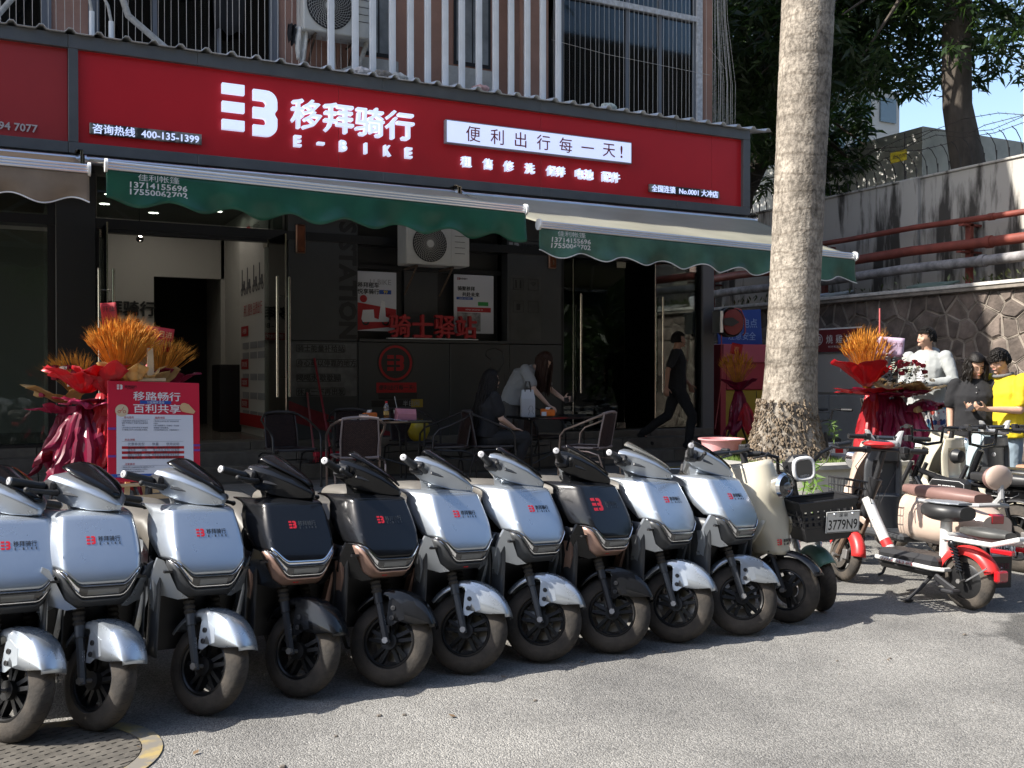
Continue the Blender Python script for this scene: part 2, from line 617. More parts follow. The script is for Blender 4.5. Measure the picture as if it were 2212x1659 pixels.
# ground floor walls
P('column_panel', B().rbox(.50, .93, FY - .06, FY + .3, .62, 3.8, .01), M_clad2)
for (x0, x1, z0, z1) in ((3.2, 4.12, .62, 1.885), (4.125, 5.43, .62, 1.88), (5.435, 6.35, .62, 1.88), (6.355, 7.22, .62, 1.88), (3.2, 4.12, 1.89, 3.8), (6.32, 7.22, 1.89, 3.36), (6.32, 7.22, 3.365, 3.8)):
    P('wall_panel', B().rbox(x0 + .002, x1 - .002, FY, FY + .2, z0, z1, .004), M_clad)
P('sill', B().rbox(4.13, 6.31, FY - .04, FY + .3, 1.885, 1.925, .004), M_clad)
P('niche_back', B().box(4.12, 6.32, FY + .32, FY + .36, 1.9, 3.8), M_clad2)
P('niche_post', B().rbox(4.86, 5.36, FY + .25, FY + .318, 1.93, 3.8, .004), M_clad)
P('niche_rail', B().box(4.12, 6.32, FY + .2, FY + .26, 2.87, 2.93), M_black)
P('shop_floor', B().box(-14, 9.9, 12.98, 18, .5, .615), mat('shop floor', (.17, .15, .13), rough=.25, var=.1, scale=2))
P('shop_ceiling', B().box(-14, 9.9, 12.7, 18, 3.8, 3.86), mat('ceiling boards', (.22, .21, .20), rough=.7, var=.2, scale=1.5))
P('back_wall', B().box(-14, 2.0, 16.0, 16.1, .6, 3.8), M_wallin)
P('back_wall', B().box(3.0, 3.6, 16.0, 16.1, .6, 3.8), M_wallin)
P('door_head', B().box(2.0, 3.05, 16.0, 16.1, 2.95, 3.8), M_wallin)
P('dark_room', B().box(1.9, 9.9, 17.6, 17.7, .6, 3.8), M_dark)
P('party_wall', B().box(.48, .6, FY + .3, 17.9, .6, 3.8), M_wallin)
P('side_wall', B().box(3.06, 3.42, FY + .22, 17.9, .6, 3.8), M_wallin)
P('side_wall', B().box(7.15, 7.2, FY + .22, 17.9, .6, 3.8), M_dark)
P('soffit', B().box(-14, 9.93, 11.9, FY + .1, 3.80, 3.845), M_black)
P('lintel', B().box(-14, 9.93, FY - .02, FY + .25, 3.17, 3.28), M_black)
P('corner_column', B().rbox(9.72, 9.95, FY - .04, FY + .4, .2, 3.8, .01), mat('column grey', (.13, .13, .135), rough=.5))
P('end_wall', B().box(9.8, 9.93, FY + .4, 20, 0, 3.8), M_clad)
# structure above: walls, side and roof
up = B()
P('upper_wall', B().box(3.08, 6.98, FY, FY + .2, 4.9, 9.0), M_brown)
P('upper_wall', B().box(.47, .86, FY, FY + .2, 4.9, 9.0), M_brown)
P('upper_wall', B().box(-14, 9.93, FY + .02, FY + .2, 7.6, 12.0), M_brown)
P('upper_wall', B().box(9.75, 9.93, FY, 21, 3.84, 12.0), M_brown)
P('upper_wall', B().box(-14, -.6, FY, FY + .2, 4.9, 7.6), M_brown)
P('roof', B().box(-14, 10.1, FY - .1, 21, 12.0, 12.25), mat('roof concrete', (.3, .29, .27), rough=.9))
P('rear_wall', B().box(-14, 9.93, 20.8, 21, 0, 12), M_brown)
P('upper_floor', B().box(-14, 9.7, FY + .2, 20.8, 4.88, 5.0), M_dark)
P('upper_room', B().box(-14, 9.7, 14.4, 14.5, 5.0, 8.4), mat('upper room', (.08, .08, .075), rough=.9, var=.5, scale=1.2))


def window(x0, x1, z0, z1, mull=(), rails=(), fm=M_black, w=.05):
    f = B().box(x0, x0 + w, FY + .01, FY + .08, z0, z1).box(x1 - w, x1, FY + .01, FY + .08, z0, z1).box(x0 + w, x1 - w, FY + .01, FY + .08, z0, z0 + w).box(x0 + w, x1 - w, FY + .01, FY + .08, z1 - w, z1)
    for m in mull: f.box(m - w / 2, m + w / 2, FY + .015, FY + .075, z0 + w, z1 - w)
    for m in rails: f.box(x0 + w, x1 - w, FY, FY + .085, m - .025, m + .025)
    o = P('window', f, fm)
    xs = [x0] + list(mull) + [x1]
    for a, c in zip(xs[:-1], xs[1:]):
        obj('pane', B().box(a + .02, c - .02, FY + .04, FY + .046, z0 + .02, z1 - .02), G_win, o)
    return o


M_wf = mat('white window frame', (.55, .56, .58), rough=.6, var=.25, scale=14)
window(-.6, .42, 5.0, 7.5, (-.1,), (), mat('grey window frame', (.16, .17, .19), rough=.5))
window(.93, 3.02, 5.0, 7.5, (1.6, 2.35), (), MATS['grey window frame'])
window(7.18, 9.62, 5.0, 7.5, (8.35, 8.95), (6.97,), MATS['grey window frame'])
P('window_post', B().box(9.62, 9.72, FY - .03, FY + .1, 4.95, 7.6), M_wf)
P('window_rail', B().box(7.16, 9.62, FY - .03, FY - .002, 6.95, 7.03), M_wf)
P('window_post', B().box(.86, .93, FY - .02, FY + .1, 4.95, 7.6), MATS['grey window frame'])
P('window_post', B().box(.42, .47, FY - .02, FY + .1, 4.95, 7.6), MATS['grey window frame'])
P('window_post', B().box(3.02, 3.08, FY - .02, FY + .1, 4.95, 7.6), MATS['grey window frame'])
M_rg = mat('frosted pane', (.2, .215, .22), rough=.5, var=.3, scale=3)
for (x0, x1, z0) in ((4.19, 4.62, 5.66), (5.49, 6.05, 5.72)):
    w = P('window', B().box(x0, x1, FY - .015, FY - .003, z0, 7.5), M_black)
    obj('pane', B().box(x0 + .04, (x0 + x1) / 2 - .01, FY - .022, FY - .016, z0 + .05, 7.45), M_rg, w)
    obj('pane', B().box((x0 + x1) / 2 + .01, x1 - .04, FY - .022, FY - .016, z0 + .05, 7.45), M_rg, w)
    P('sill_patch', B().rbox(x0 - .12, x1 + .06, FY - .03, FY - .004, 5.02, z0 - .03, .006), M_plaster)
# pipes on the upper wall
def pipe(name, pts, r, m, n=8): return P(name, B().tube(pts, r, n), m)
pipe('drain_pipe', [(3.15, FY - .1, 5.30), (4.2, FY - .1, 5.30), (5.2, FY - .1, 5.30), (6.6, FY - .1, 5.3)], .024, M_plaster)
for x in (3.75, 3.83, 6.35, 6.5):
    pipe('drain_pipe', [(x, FY - .07, 5.0), (x, FY - .07, 8.5)], .028, M_brown)
pipe('cable_duct', [(3.35, 12.35, 5.2), (3.8, 12.3, 5.3), (4.05, 12.3, 5.42), (4.15, 12.3, 5.75)], .032, mat('wrapped hose', (.42, .4, .36), rough=.8, var=.2, scale=20), 10)
pipe('cable_duct', [(.35, 12.2, 7.2), (.4, 12.2, 6.3), (.2, 12.2, 5.75), (-.25, 12.2, 5.1)], .03, MATS['wrapped hose'], 10)
pipe('cable_duct', [(1.05, 12.3, 7.2), (1.05, 12.2, 6.2), (1.25, 12.15, 5.55), (1.75, 12.1, 5.15)], .038, MATS['wrapped hose'], 10)
for (x, z) in ((.86, 5.5), (1.06, 5.42)):
    P('pipe_end', B().cyl((x, 12.05, 5.1), (x, 12.05, z), .028, n=12), M_white)
    pipe('cable_duct', [(x, 12.05, z), (x - .03, 12.07, z + .18), (x - .22, 12.2, z + .6), (x - .3, 12.2, z + 1.4)], .017, MATS['wrapped hose'])

# glass shopfronts -------------------------------------------------
def glass(x0, x1, z0, z1, y=FY + .05, parent=bld, name='glass_pane'):
    return obj(name, B().box(x0, x1, y, y + .012, z0, z1), G_shop, parent)
glass(-3, .46, .66, 3.1)
glass(-3, .46, 3.2, 3.78)
P('mullion', B().box(.42, .5, FY, FY + .12, .62, 3.8), M_black)
P('shop_base', B().rbox(-3, .5, FY - .08, FY + .1, .55, .66, .006), M_black)
glass(.95, 3.14, 3.3, 3.78); glass(7.25, 9.70, 3.3, 3.78)


def handle(parent, x, y, z0, z1, dx=0.0, dy=.0):
    h = B()
    for s in (-1, 1):
        h.cyl((x + s * dx, y + s * dy, z0), (x + s * dx, y + s * dy, z1), .0165, n=14)
    for z in (z0 + .22, z1 - .22):
        h.cyl((x - dx, y - dy, z), (x + dx, y + dy, z), .007, n=8)
    return obj('door_handle', h, M_steel, parent)


def door(x0, y0, x1, y1, z0=.64, z1=3.15, hx=None):
    """a frameless glass leaf from (x0,y0) to (x1,y1); the handle stands near the second edge"""
    d = Vector((x1 - x0, y1 - y0, 0)); L = d.length; u = d.normalized(); nrm = Vector((u.y, -u.x, 0))
    mx = Matrix(((u.x, -nrm.x, 0, x0), (u.y, -nrm.y, 0, y0), (0, 0, 1, 0), (0, 0, 0, 1)))
    leaf = obj('door', B().box(0.01, L - .01, -.006, .006, z0, z1), G_shop, bld, mx=mx)
    obj('door_clamp', B().box(0.0, .16, -.018, .018, z1 - .09, z1).box(0, .16, -.018, .018, z0, z0 + .09).box(L - .014, L - .002, -.008, .008, z0, z1), M_steel, leaf)
    hh = B()
    for s in (-1, 1):
        hh.cyl((L - .1, s * .075, 1.18), (L - .1, s * .075, 2.64), .0175, n=14)
    for z in (1.42, 2.4):
        hh.cyl((L - .1, -.075, z), (L - .1, .075, z), .008, n=8)
    obj('door_handle', hh, M_steel, leaf)
    return leaf
door(.98, 12.72, 1.0, 11.92)
door(2.93, 12.74, 3.0, 11.93)
d3 = door(8.34, FY + .06, 7.42, FY + .06)
door(9.68, FY + .06, 8.84, FY - .0)
# left part of the right-hand shopfront and its inside fittings
glass(7.24, 7.42, .64, 3.15, FY + .06)
P('door_frame', B().box(9.70, 9.74, FY, FY + .1, .6, 3.2).box(7.2, 7.24, FY, FY + .1, .6, 3.2).box(.93, .97, FY, FY + .1, .6, 3.2).box(3.1, 3.14, FY, FY + .1, .6, 3.2), M_black)
P('door_frame', B().box(.93, 3.14, FY - .01, FY + .1, 3.12, 3.17), M_black)

# interior of the left shop -----------------------------------------
M_txtb = mat('black print', (.012, .012, .012), rough=.5)
M_txtr = mat('red print', (.42, .01, .015), rough=.5)
M_txtw = mat('white print', (.75, .75, .75), rough=.5)
M_pap = mat('white poster', (.62, .63, .66), rough=.45)
M_blue = mat('blue print', (.02, .08, .35), rough=.5)
M_grn = mat('green print', (.03, .3, .06), rough=.5)
M_grey = mat('grey print', (.3, .3, .31), rough=.5)
ip = P('info_panel', B().box(3.035, 3.055, 13.0, 14.78, .72, 3.6), mat('info panel white', (.62, .60, .56), rough=.5))
wallmx = Matrix(((0, 1, 0, 3.29), (1, 0, 0, 0), (0, 0, 1, 0), (0, 0, 0, 1))) # local x -> world y ; facing -x
def ptext(s, y, z, h, m, bold=.02, w=None):
    return text('lettering', s, m, ip, (0, 0, 0), height=h, width=w, bold=bold, ext=0, fn=lambda x, zz, d: (3.03, y - x, z + zz))
ptext('用心服务 品质出行', 13.9, 2.36, .17, M_txtr, w=1.15)
logo('emblem', M_txtr, ip, (0, 0, 0), .17, fn=lambda x, z, d: (3.03 - d, 14.15 - x, 3.45 + z))
ptext('移拜骑行', 13.75, 3.45, .13, M_txtb)
dec = B()
for (y, z, hh) in ((14.5, 2.0, .14), (14.5, 1.53, .14), (14.5, 1.28, .12), (14.5, .98, .12)):
    dec.box(3.028, 3.032, y - .32, y + .14, z, z + hh)
obj('red_header', dec, M_txtr, ip)
for s, z in (('补贴借', 2.07), ('取电流程', 1.6), ('功能需求', 1.34), ('整车配色', 1.04)):
    text('lettering', s, M_txtw, ip, (0, 0, 0), height=.075, bold=.02, ext=0, fn=lambda x, zz, d, z=z: (3.026, 14.41 - x, z + zz))
dec = B()
for z in (1.86, 1.72, 1.42, 1.16, .9):
    for y in (14.35, 13.85, 13.38):
        dec.box(3.029, 3.033, y - .2, y + .2, z - .045, z + .045)
obj('text_block', dec, M_grey, ip)
dec = B().box(3.028, 3.033, 13.06, 14.74, .73, .9)
obj('red_band', dec, M_txtr, ip)
dec = B()           # small drawn scooters on the panel
for y in (14.5, 14.15, 13.75, 13.4):
    z = 2.72
    for dy in (-.1, .1): dec.lathe([(.055, -.001), (.055, .001), (.035, .001), (.035, -.001)], 12, TR(3.029, y + dy, z - .08), 'x')
    dec.box(3.027, 3.031, y - .1, y + .06, z - .06, z + .03); dec.box(3.027, 3.031, y + .06, y + .09, z - .06, z + .24); dec.box(3.027, 3.031, y - .1, y - .02, z + .03, z + .07)
obj('printed_scooter', dec, mat('dark print', (.1, .1, .11), rough=.5), ip)
text('lettering', '移拜骑行', M_txtb, bld, (1.55, 15.97, 2.45), height=.22, bold=.035, ext=.01)
text('lettering', 'E - B I K E', M_txtb, bld, (1.55, 15.97, 2.25), height=.085, bold=.03, ext=.01)
P('slogan_plate', B().box(1.0, 1.98, 15.95, 15.98, 2.02, 2.13), M_txtr)
text('lettering', '便利出行每一天!', M_txtw, bld, (1.55, 15.945, 2.075), height=.08, bold=.02, ext=.004)
P('counter', B().rbox(2.75, 3.2, 14.8, 15.4, .62, 1.6, .01), M_black)
M_lamp = mat('downlight glow', (.9, .9, .9), emit=(1, .93, .82), estr=14)
for (x, y, lw) in ((1.2, 13.9, 'front left'), (1.2, 14.7, 'rear left'), (2.73, 13.9, 'front right'), (2.7, 14.65, 'rear right'), (1.9, 15.2, 'rearmost, middle')):
    dl = thing('ceiling_downlight', 'round lit ceiling downlight inside the left shop, the %s one' % lw, 'light', (x, y, 3.8), 0, 'lit downlights inside the left shop')
    obj('ring', B().lathe([(.09, 0), (.09, -.012), (.07, -.012), (.07, 0)], 20), M_white, dl)
    obj('lens', B().lathe([(.07, -.004), (.001, -.004)], 20), M_lamp, dl)
sp = thing('spotlight', 'bright spotlight hanging inside the left shop above the doorway', 'light', (1.6, 14.2, 3.28))
obj('shade', B().lathe([(.03, .1), (.045, .0), (.05, -.02)], 16, RX(70)), M_black, sp)
obj('bulb', B().ball((0, -.02, 0), .035, 12, 8), M_lamp, sp)
obj('stem', B().cyl((0, .05, .05), (0, .05, .52), .008), M_black, sp)

# prints on the dark cladding -----------------------------------------
WY = FY - .003
M_film = mat('dull film', (.11, .115, .118), rough=.3, var=.35, scale=5)
P('film', B().box(3.215, 4.10, WY - .002, WY, 1.17, 1.86), M_film)
rider = text('lettering', "RIDER'S STATION", M_txtb, bld, (0, 0, 0), width=2.42, bold=.04, ext=.004,
             fn=lambda x, z, d: (3.986 + z * 1.0, WY - d, 3.13 - x))
for s, w, z in (('骑士能量补给站', .62, 1.79), ('身心可以停靠的地方', .78, 1.60), ('喝喝水 歇歇脚', .56, 1.41), ('休息一下再出发', .62, 1.23)):
    text('lettering', s, M_txtb, bld, (3.31 + w / 2, WY - .003, z), width=w, bold=.02, ext=.002)
    b = B(); r = .06; hw = w / 2 + .05
    pts = []
    for (cx, cz, a0) in ((hw - r, r, 0), (-hw + r, r, 90), (-hw + r, -r, 180), (hw - r, -r, 270)):
        for k in range(5): pts.append((3.31 + w / 2 + cx + r * .35 * math.cos(R(a0 + k * 22.5)), WY - .004, z + (cz * .45) + r * .35 * math.sin(R(a0 + k * 22.5))))
    b.tube(pts, .0035, 4, closed=True)
    P('bubble_outline', b, M_txtb)
P('emblem_ring', B().lathe([(.235, -.004), (.235, .004), (.205, .004), (.205, -.004), (.235, -.004)], 40, TR(4.64, WY - .005, 1.608), 'y'), M_txtr)
P('emblem_disc', B().lathe([(.26, 0), (.001, 0)], 40, TR(4.64, WY - .001, 1.608), 'y'), M_black)
logo('emblem', M_txtr, bld, (4.64, WY - .004, 1.608), .21, ext=.006)
P('slogan_plate', B().rbox(4.37, 4.94, WY - .008, WY - .002, 1.21, 1.345, .003), M_txtr)
text('lettering', '便利出行每一天!', M_txtb, bld, (4.655, WY - .009, 1.28), width=.5, bold=.03, ext=.001)
P('slogan_plate', B().rbox(4.40, 4.95, WY - .006, WY - .001, 1.13, 1.205, .003), M_black)
P('pill_plate', B().rbox(4.3, 5.02, WY - .006, WY - .001, 1.02, 1.11, .003), M_black)
P('pill_plate', B().rbox(4.86, 5.03, WY - .009, WY - .006, 1.01, 1.12, .003), mat('ochre print', (.42, .30, .04), rough=.5))
text('lettering', '半日闲', M_grey, bld, (4.86, WY - .0095, 1.065), height=.075, bold=.02, ext=.001)
b = B(); fill_poly(b, [(3.2, 1.12), (3.45, 1.02), (4.0, .84), (4.6, .68), (4.6, .64), (3.9, .66), (3.2, .86)], lambda x, z, d: (x, WY - d, z), 0, .002)
P('red_swoosh', b, mat('dull red print', (.2, .012, .02), rough=.5, var=.2, scale=12))
logo('emblem', M_grey, bld, (6.42, WY - .003, 3.255), .14, ext=.004)
text('lettering', '移拜骑行', M_txtb, bld, (6.72, WY - .003, 3.275), height=.09, bold=.03, ext=.004)
text('lettering', 'E - B I K E', M_txtb, bld, (6.72, WY - .003, 3.195), height=.035, bold=.03, ext=.004)
P('icon_patch', B().box(6.37, 6.86, WY - .002, WY, 1.95, 2.86), mat('icon patch', (.06, .06, .058), rough=.3, var=.2, scale=4))
for (x, z) in ((6.49, 2.74), (6.73, 2.74), (6.49, 2.42), (6.73, 2.42)):
    b = B().tube([(x - .08, WY - .004, z - .08), (x + .08, WY - .004, z - .08), (x + .08, WY - .004, z + .08), (x - .08, WY - .004, z + .08)], .004, 4, closed=True)
    if z > 2.6 and x < 6.6:
        for dx in (-.035, .035): b.box(x + dx - .012, x + dx + .012, WY - .006, WY - .002, z - .06, z + .03); b.ball((x + dx, WY - .003, z + .045), .013, 8, 5)
    elif z > 2.6:
        for r in (.02, .04, .06): b.tube([(x + r * math.cos(R(a)), WY - .004, z - .03 + r * math.sin(R(a))) for a in range(45, 136, 15)], .004, 4)
    elif x < 6.6:
        b.box(x - .03, x + .03, WY - .006, WY - .002, z - .05, z + .04)
    P('icon', b, M_txtb)
# grey drawn helmet figure on the lower panels, faint
P('faint_figure', B().tube([(5.98, WY - .003, 1.72), (6.0, WY - .003, 1.79), (6.12, WY - .003, 1.83), (6.24, WY - .003, 1.78), (6.27, WY - .003, 1.62), (6.18, WY - .003, 1.5), (6.05, WY - .003, 1.52), (6.06, WY - .003, 1.66)], .006, 4, closed=True)
  .tube([(6.05, WY - .003, 1.5), (6.0, WY - .003, 1.3), (6.12, WY - .003, 1.15), (6.3, WY - .003, 1.2), (6.28, WY - .003, 1.45)], .006, 4), M_clad2)

# wall lamps
for k, (x, z0, z1, dn) in enumerate(((3.35, 3.0, 3.37, 'beside the left shop door'), (7.03, 2.985, 3.36, 'beside the right shop door'))):
    lp = thing('wall_lamp', 'slim copper coloured wall lamp ' + dn, 'lamp', (x, FY, 0))
    obj('frame', B().rbox(-.062, .062, -.05, -.002, z0, z1, .012), mat('copper', (.45, .26, .18), rough=.4, metal=.6), lp)
    obj('lamp_body', B().rbox(-.05, .05, -.066, -.048, z0 + .012, z1 - .012, .008), mat('copper brown', (.17, .05, .02), rough=.35, metal=.4, var=.3, scale=9), lp)
    if k: text('lettering', '2', M_steel, lp, (0, -.068, z0 + .08), height=.05, ext=.001)

# ---------------------------------------------------------------- signboards
SY = 11.75
def board(name, label, x0, x1, seams, red, lx=True):
    t = thing(name, label, 'sign', (0, 0, 0))
    xs = [x0] + seams + [x1]
    for a, c in zip(xs[:-1], xs[1:]):
        obj('red_panel', B().rbox(a + .0015, c - .0015, SY + .06, SY + .085, 3.945, 4.995, .002), red, t)
    return t
mb = board('shop_signboard', 'long red signboard with lit white emblem, characters and slogan box above the shop', .69, 9.86, [3.62, 6.43, 9.3], M_red)
lb = board('shop_signboard', 'red signboard of the neighbouring shop cut off at the left edge, ending in 7077', -4, .60, [-1.8], M_red2)
def frames(t, x0, x1, js):
    xs = [x0] + js + [x1]
    for a, c in zip(xs[:-1], xs[1:]):
        obj('frame', B().rbox(a + .001, c - .001, SY, SY + .3, 4.975, 5.12, .004), M_frame, t)
        obj('frame', B().rbox(a + .001, c - .001, SY, SY + .3, 3.845, 3.965, .004), M_frame, t)
frames(mb, .602, 9.98, [1.95, 4.17, 6.4, 8.63]); frames(lb, -4, .600, [-.35])
obj('frame_post', B().rbox(.602, .70, SY + .001, SY + .3, 3.966, 4.974, .004), M_frame, mb)
obj('frame_post', B().rbox(9.85, 9.98, SY + .001, SY + .9, 3.966, 4.974, .004), M_frame, mb)
obj('side_panel', B().box(9.94, 9.975, SY + .3, 12.58, 3.85, 5.12), M_frame, mb)
b = B(); prof = []
for i in range(-14, 37):
    x = i * .284
    prof += [(x, 0), (x + .035, .045), (x + .075, .045), (x + .11, 0)]
rows = [[(x, y, z + h) for x, h in prof] for y, z in ((SY - .06, 5.125), (FY - .01, 5.26))]
b.loft(rows, closed=False)
obj('roof_sheet', b, mat('corrugated sheet', (.6, .61, .62), rough=.4, metal=.4, var=.15, scale=5), mb, solid=.004)
obj('box_body', B().box(-4, 9.97, SY + .3, FY - .01, 3.85, 5.1), M_black, mb)
# big emblem and characters
def led(s, x, z, h, w=None, bold=.03, parent=mb, ext=.05, m=None):
    return text('letter', s, m or M_led, parent, (x, SY + .03, z), height=h, width=w, bold=bold, ext=ext)
for k in range(3):
    zc = 4.755 - k * .208
    obj('emblem_bar', B().rbox(2.22, 2.475, SY - .01, SY + .055, zc - .058, zc + .058, .003), M_led, mb)
b = B(); fill_poly(b, [((x - .6) * .54 + 2.575, z * .535 + 4.25) for x, z in logo_poly()[3]], lambda x, z, d: (x, SY + .055 - d, z), 0, .065)
obj('emblem_three', b, M_led, mb, 0)
for i, ch in enumerate('移拜骑行'):
    led(ch, 3.21 + i * .395, 4.565, .345, .36, .022)
for i, ch in enumerate('E-BIKE'):
    led(ch, 3.10 + i * .282, 4.235, .13 if ch != '-' else .03, .085 if ch not in 'I' else .03, .03)
bx = obj('slogan_box', B().rbox(5.006, 7.837, SY - .02, SY + .055, 4.41, 4.712, .004), M_side, mb)
obj('lit_face', B().box(5.02, 7.823, SY - .026, SY - .0205, 4.424, 4.698), mat('lit face', (.7, .74, .88), emit=(.58, .66, 1.0), estr=.42), bx)
for i, ch in enumerate('便利出行每一天'):
    text('letter', ch, mat('dark red letter', (.2, .01, .02), rough=.4), bx, (5.385 + i * .345, SY - .028, 4.56), size=.215, bold=0, ext=.003)
text('letter', '!', MATS['dark red letter'], bx, (7.66, SY - .028, 4.56), height=.17, bold=.01, ext=.003)
for s, x in (('租', 5.31), ('售', 5.62), ('修', 5.925), ('洗', 6.24), ('保养', 6.64), ('电池', 7.09), ('配件', 7.52)):
    led(s, x, 4.205, .135, None, .02, ext=.03)
def strip(x0, x1, z0, z1, s, sx_, w):
    o = obj('metal_strip', B().rbox(x0, x1, SY + .01, SY + .055, z0, z1, .002), mat('worn steel strip', (.5, .49, .46), rough=.3, metal=.7, col2=(.1, .1, .1), scale=2.2, lo=.45, hi=.52), mb)
    text('lettering', s, mat('lit small letter', (.7, .75, .9), emit=(.55, .65, 1), estr=.45), o, ((x0 + x1) / 2 + sx_, SY + .008, (z0 + z1) / 2), width=w, bold=.018, ext=.006)
strip(.814, 1.993, 4.075, 4.195, '咨询热线  400-135-1399', 0, 1.12)
strip(8.167, 9.406, 4.055, 4.165, '全国连锁  No.0001 大冲店', 0, 1.18)
M_old = mat('faded letter', (.5, .44, .43), rough=.5)
text('lettering', '138 2994 7077', M_old, lb, (-.03, SY + .057, 4.075), height=.085, bold=.02, ext=.012)
text('lettering', '租赁服务', M_old, lb, (-1.0, SY + .057, 4.55), height=.28, bold=.03, ext=.012)

# ---------------------------------------------------------------- fin screen, wire grilles, laundry on the upper floor
M_fin = mat('white aluminium fin', (.8, .81, .82), rough=.4, var=.06, scale=3)
fs = thing('fin_screen', 'row of tall white aluminium fins standing on the sign roof', 'screen', (0, 0, 0))
fxs = [3.86, 4.28, 4.59, 4.93, 5.25, 5.56, 5.87, 6.17, 6.49, 6.8, 7.11, 7.42, 7.73, 8.04]
for i in range(14):
    u = (1300 + (45, 198, 308, 432, 546, 655, 765, 870, 978, 1083, 1181, 1283, 1381, 1478)[i] / 1.58) / 1.8517
    du = (u - 1106) / 2150; Xf = .4524 + .8918 * du; Yf = .8918 - .4524 * du
    x = Xf * 12.05 / Yf
    obj('fin', B().rbox(x - .04, x + .04, 12.05, 12.10, 5.14, 9, .004).box(x - .012, x + .012, 12.046, 12.052, 5.15, 9), M_fin, fs)
M_wire = mat('steel wire', (.55, .52, .48), rough=.4, metal=.4)
def wires(x0, x1, dx, y, top, zb=5.16, amp=.006, fan=0):
    b = B(); x = x0
    while x < x1:
        xx = x + rnd.uniform(-.008, .008)
        b.tube([(xx, y, zb), (xx + rnd.uniform(-amp, amp), y, 6.0), (xx + rnd.uniform(-amp, amp) + fan * (x - x0), y, 7.0), (xx + fan * 1.4 * (x - x0), y, top)], .0026, 4, caps=False)
        x += dx * rnd.uniform(.8, 1.2)
    return b
g = obj('wire_grille', wires(-.7, 3.9, .085, 12.3, 8.2), M_wire); tag(g, 'thin vertical steel wires strung over the left upper windows', 'wire grille')
b = wires(6.95, 9.7, .085, 12.38, 8.2)
b.tube([(6.9, 12.37, 6.2), (7.8, 12.35, 6.12), (9.7, 12.37, 6.08)], .003, 4)
g = obj('wire_grille', b, M_wire); tag(g, 'thin vertical steel wires over the upper right window beside the fins', 'wire grille')
b = wires(9.78, 10.2, .03, 12.38, 8.2, 5.16, .02, -.35)
b.tube([(9.7, 12.38, 6.5), (10.2, 12.6, 6.3)], .003, 4)
g = obj('wire_net', b, M_wire); tag(g, 'gathered loose wires hanging at the right corner of the building', 'wire net')
def cloth(name, label, x, y, z, w, h, m, tilt=0):
    b = B().grid(9, 12, lambda u, v: (x + (u - .5) * w * (1 - .15 * math.sin(v * 4 + x)), y + .03 * math.sin(u * 11 + v * 3), z - v * h + .03 * math.sin(u * 9) * v + tilt * u))
    o = obj(name, b, m, solid=.006); tag(o, label, 'laundry'); return o
M_rag = mat('washed cloth', (.55, .54, .5), rough=.9, var=.12, scale=12)
M_bcl = mat('black cloth', (.012, .012, .014), rough=.95)
cloth('hanging_towel', 'white towel hanging from a wire below the upper air conditioner', 3.28, 12.25, 5.77, .13, .42, M_rag)
cloth('hanging_sock', 'black cloth hanging beside the white towel', 3.17, 12.28, 5.8, .09, .24, M_bcl)
cloth('hanging_shirt', 'black shirt hanging high in the large upper left window', 1.9, 12.5, 7.4, .5, 1.35, M_bcl)
cloth('hanging_shirt', 'dark trousers hanging deep in the upper left window', 2.45, 12.5, 7.4, .35, 1.75, M_bcl)
cloth('hanging_sheet', 'pale sheet hanging behind the upper left window', 2.05, 13.0, 7.5, .7, 2.2, mat('grey sheet', (.3, .3, .29), rough=.9))
cloth('hanging_sheet', 'pale sheet behind the leftmost upper window', .1, 13.0, 6.1, .8, .9, MATS['grey sheet'])
cloth('hanging_sheet', 'grey blind behind the upper right window', 8.05, 13.2, 7.5, 1.4, 2.4, mat('grey blind', (.13, .135, .14), rough=.8, var=.2, scale=2))
cloth('hanging_sheet', 'pale board standing behind the right pane of the upper right window', 9.4, 13.0, 6.3, .35, 1.2, M_rag)
for k, (x, c) in enumerate(((3.98, (.6, .55, .52)), (4.25, (.25, .22, .19)), (4.45, (.5, .48, .44)), (5.6, (.5, .3, .28)), (7.6, (.5, .55, .5)))):
    b = B().ball((0, 0, 0), .1, 12, 8, sc=(1.3, .8, .55))
    b.v = [(v[0] + .02 * noise.noise(Vector(v) * 17), v[1], v[2] + .035 * noise.noise(Vector(v) * 21 + Vector((k, 0, 0)))) for v in b.v]
    o = obj('crumpled_rag', b, mat('rag %d' % k, c, rough=.9, var=.3, scale=15), smooth=0); o.location = (x, 11.95, 5.23)
    tag(o, ('pinkish', 'dark', 'cream', 'faded red', 'greenish')[k] + ' crumpled rag lying on the sign roof by the fins', 'rag')

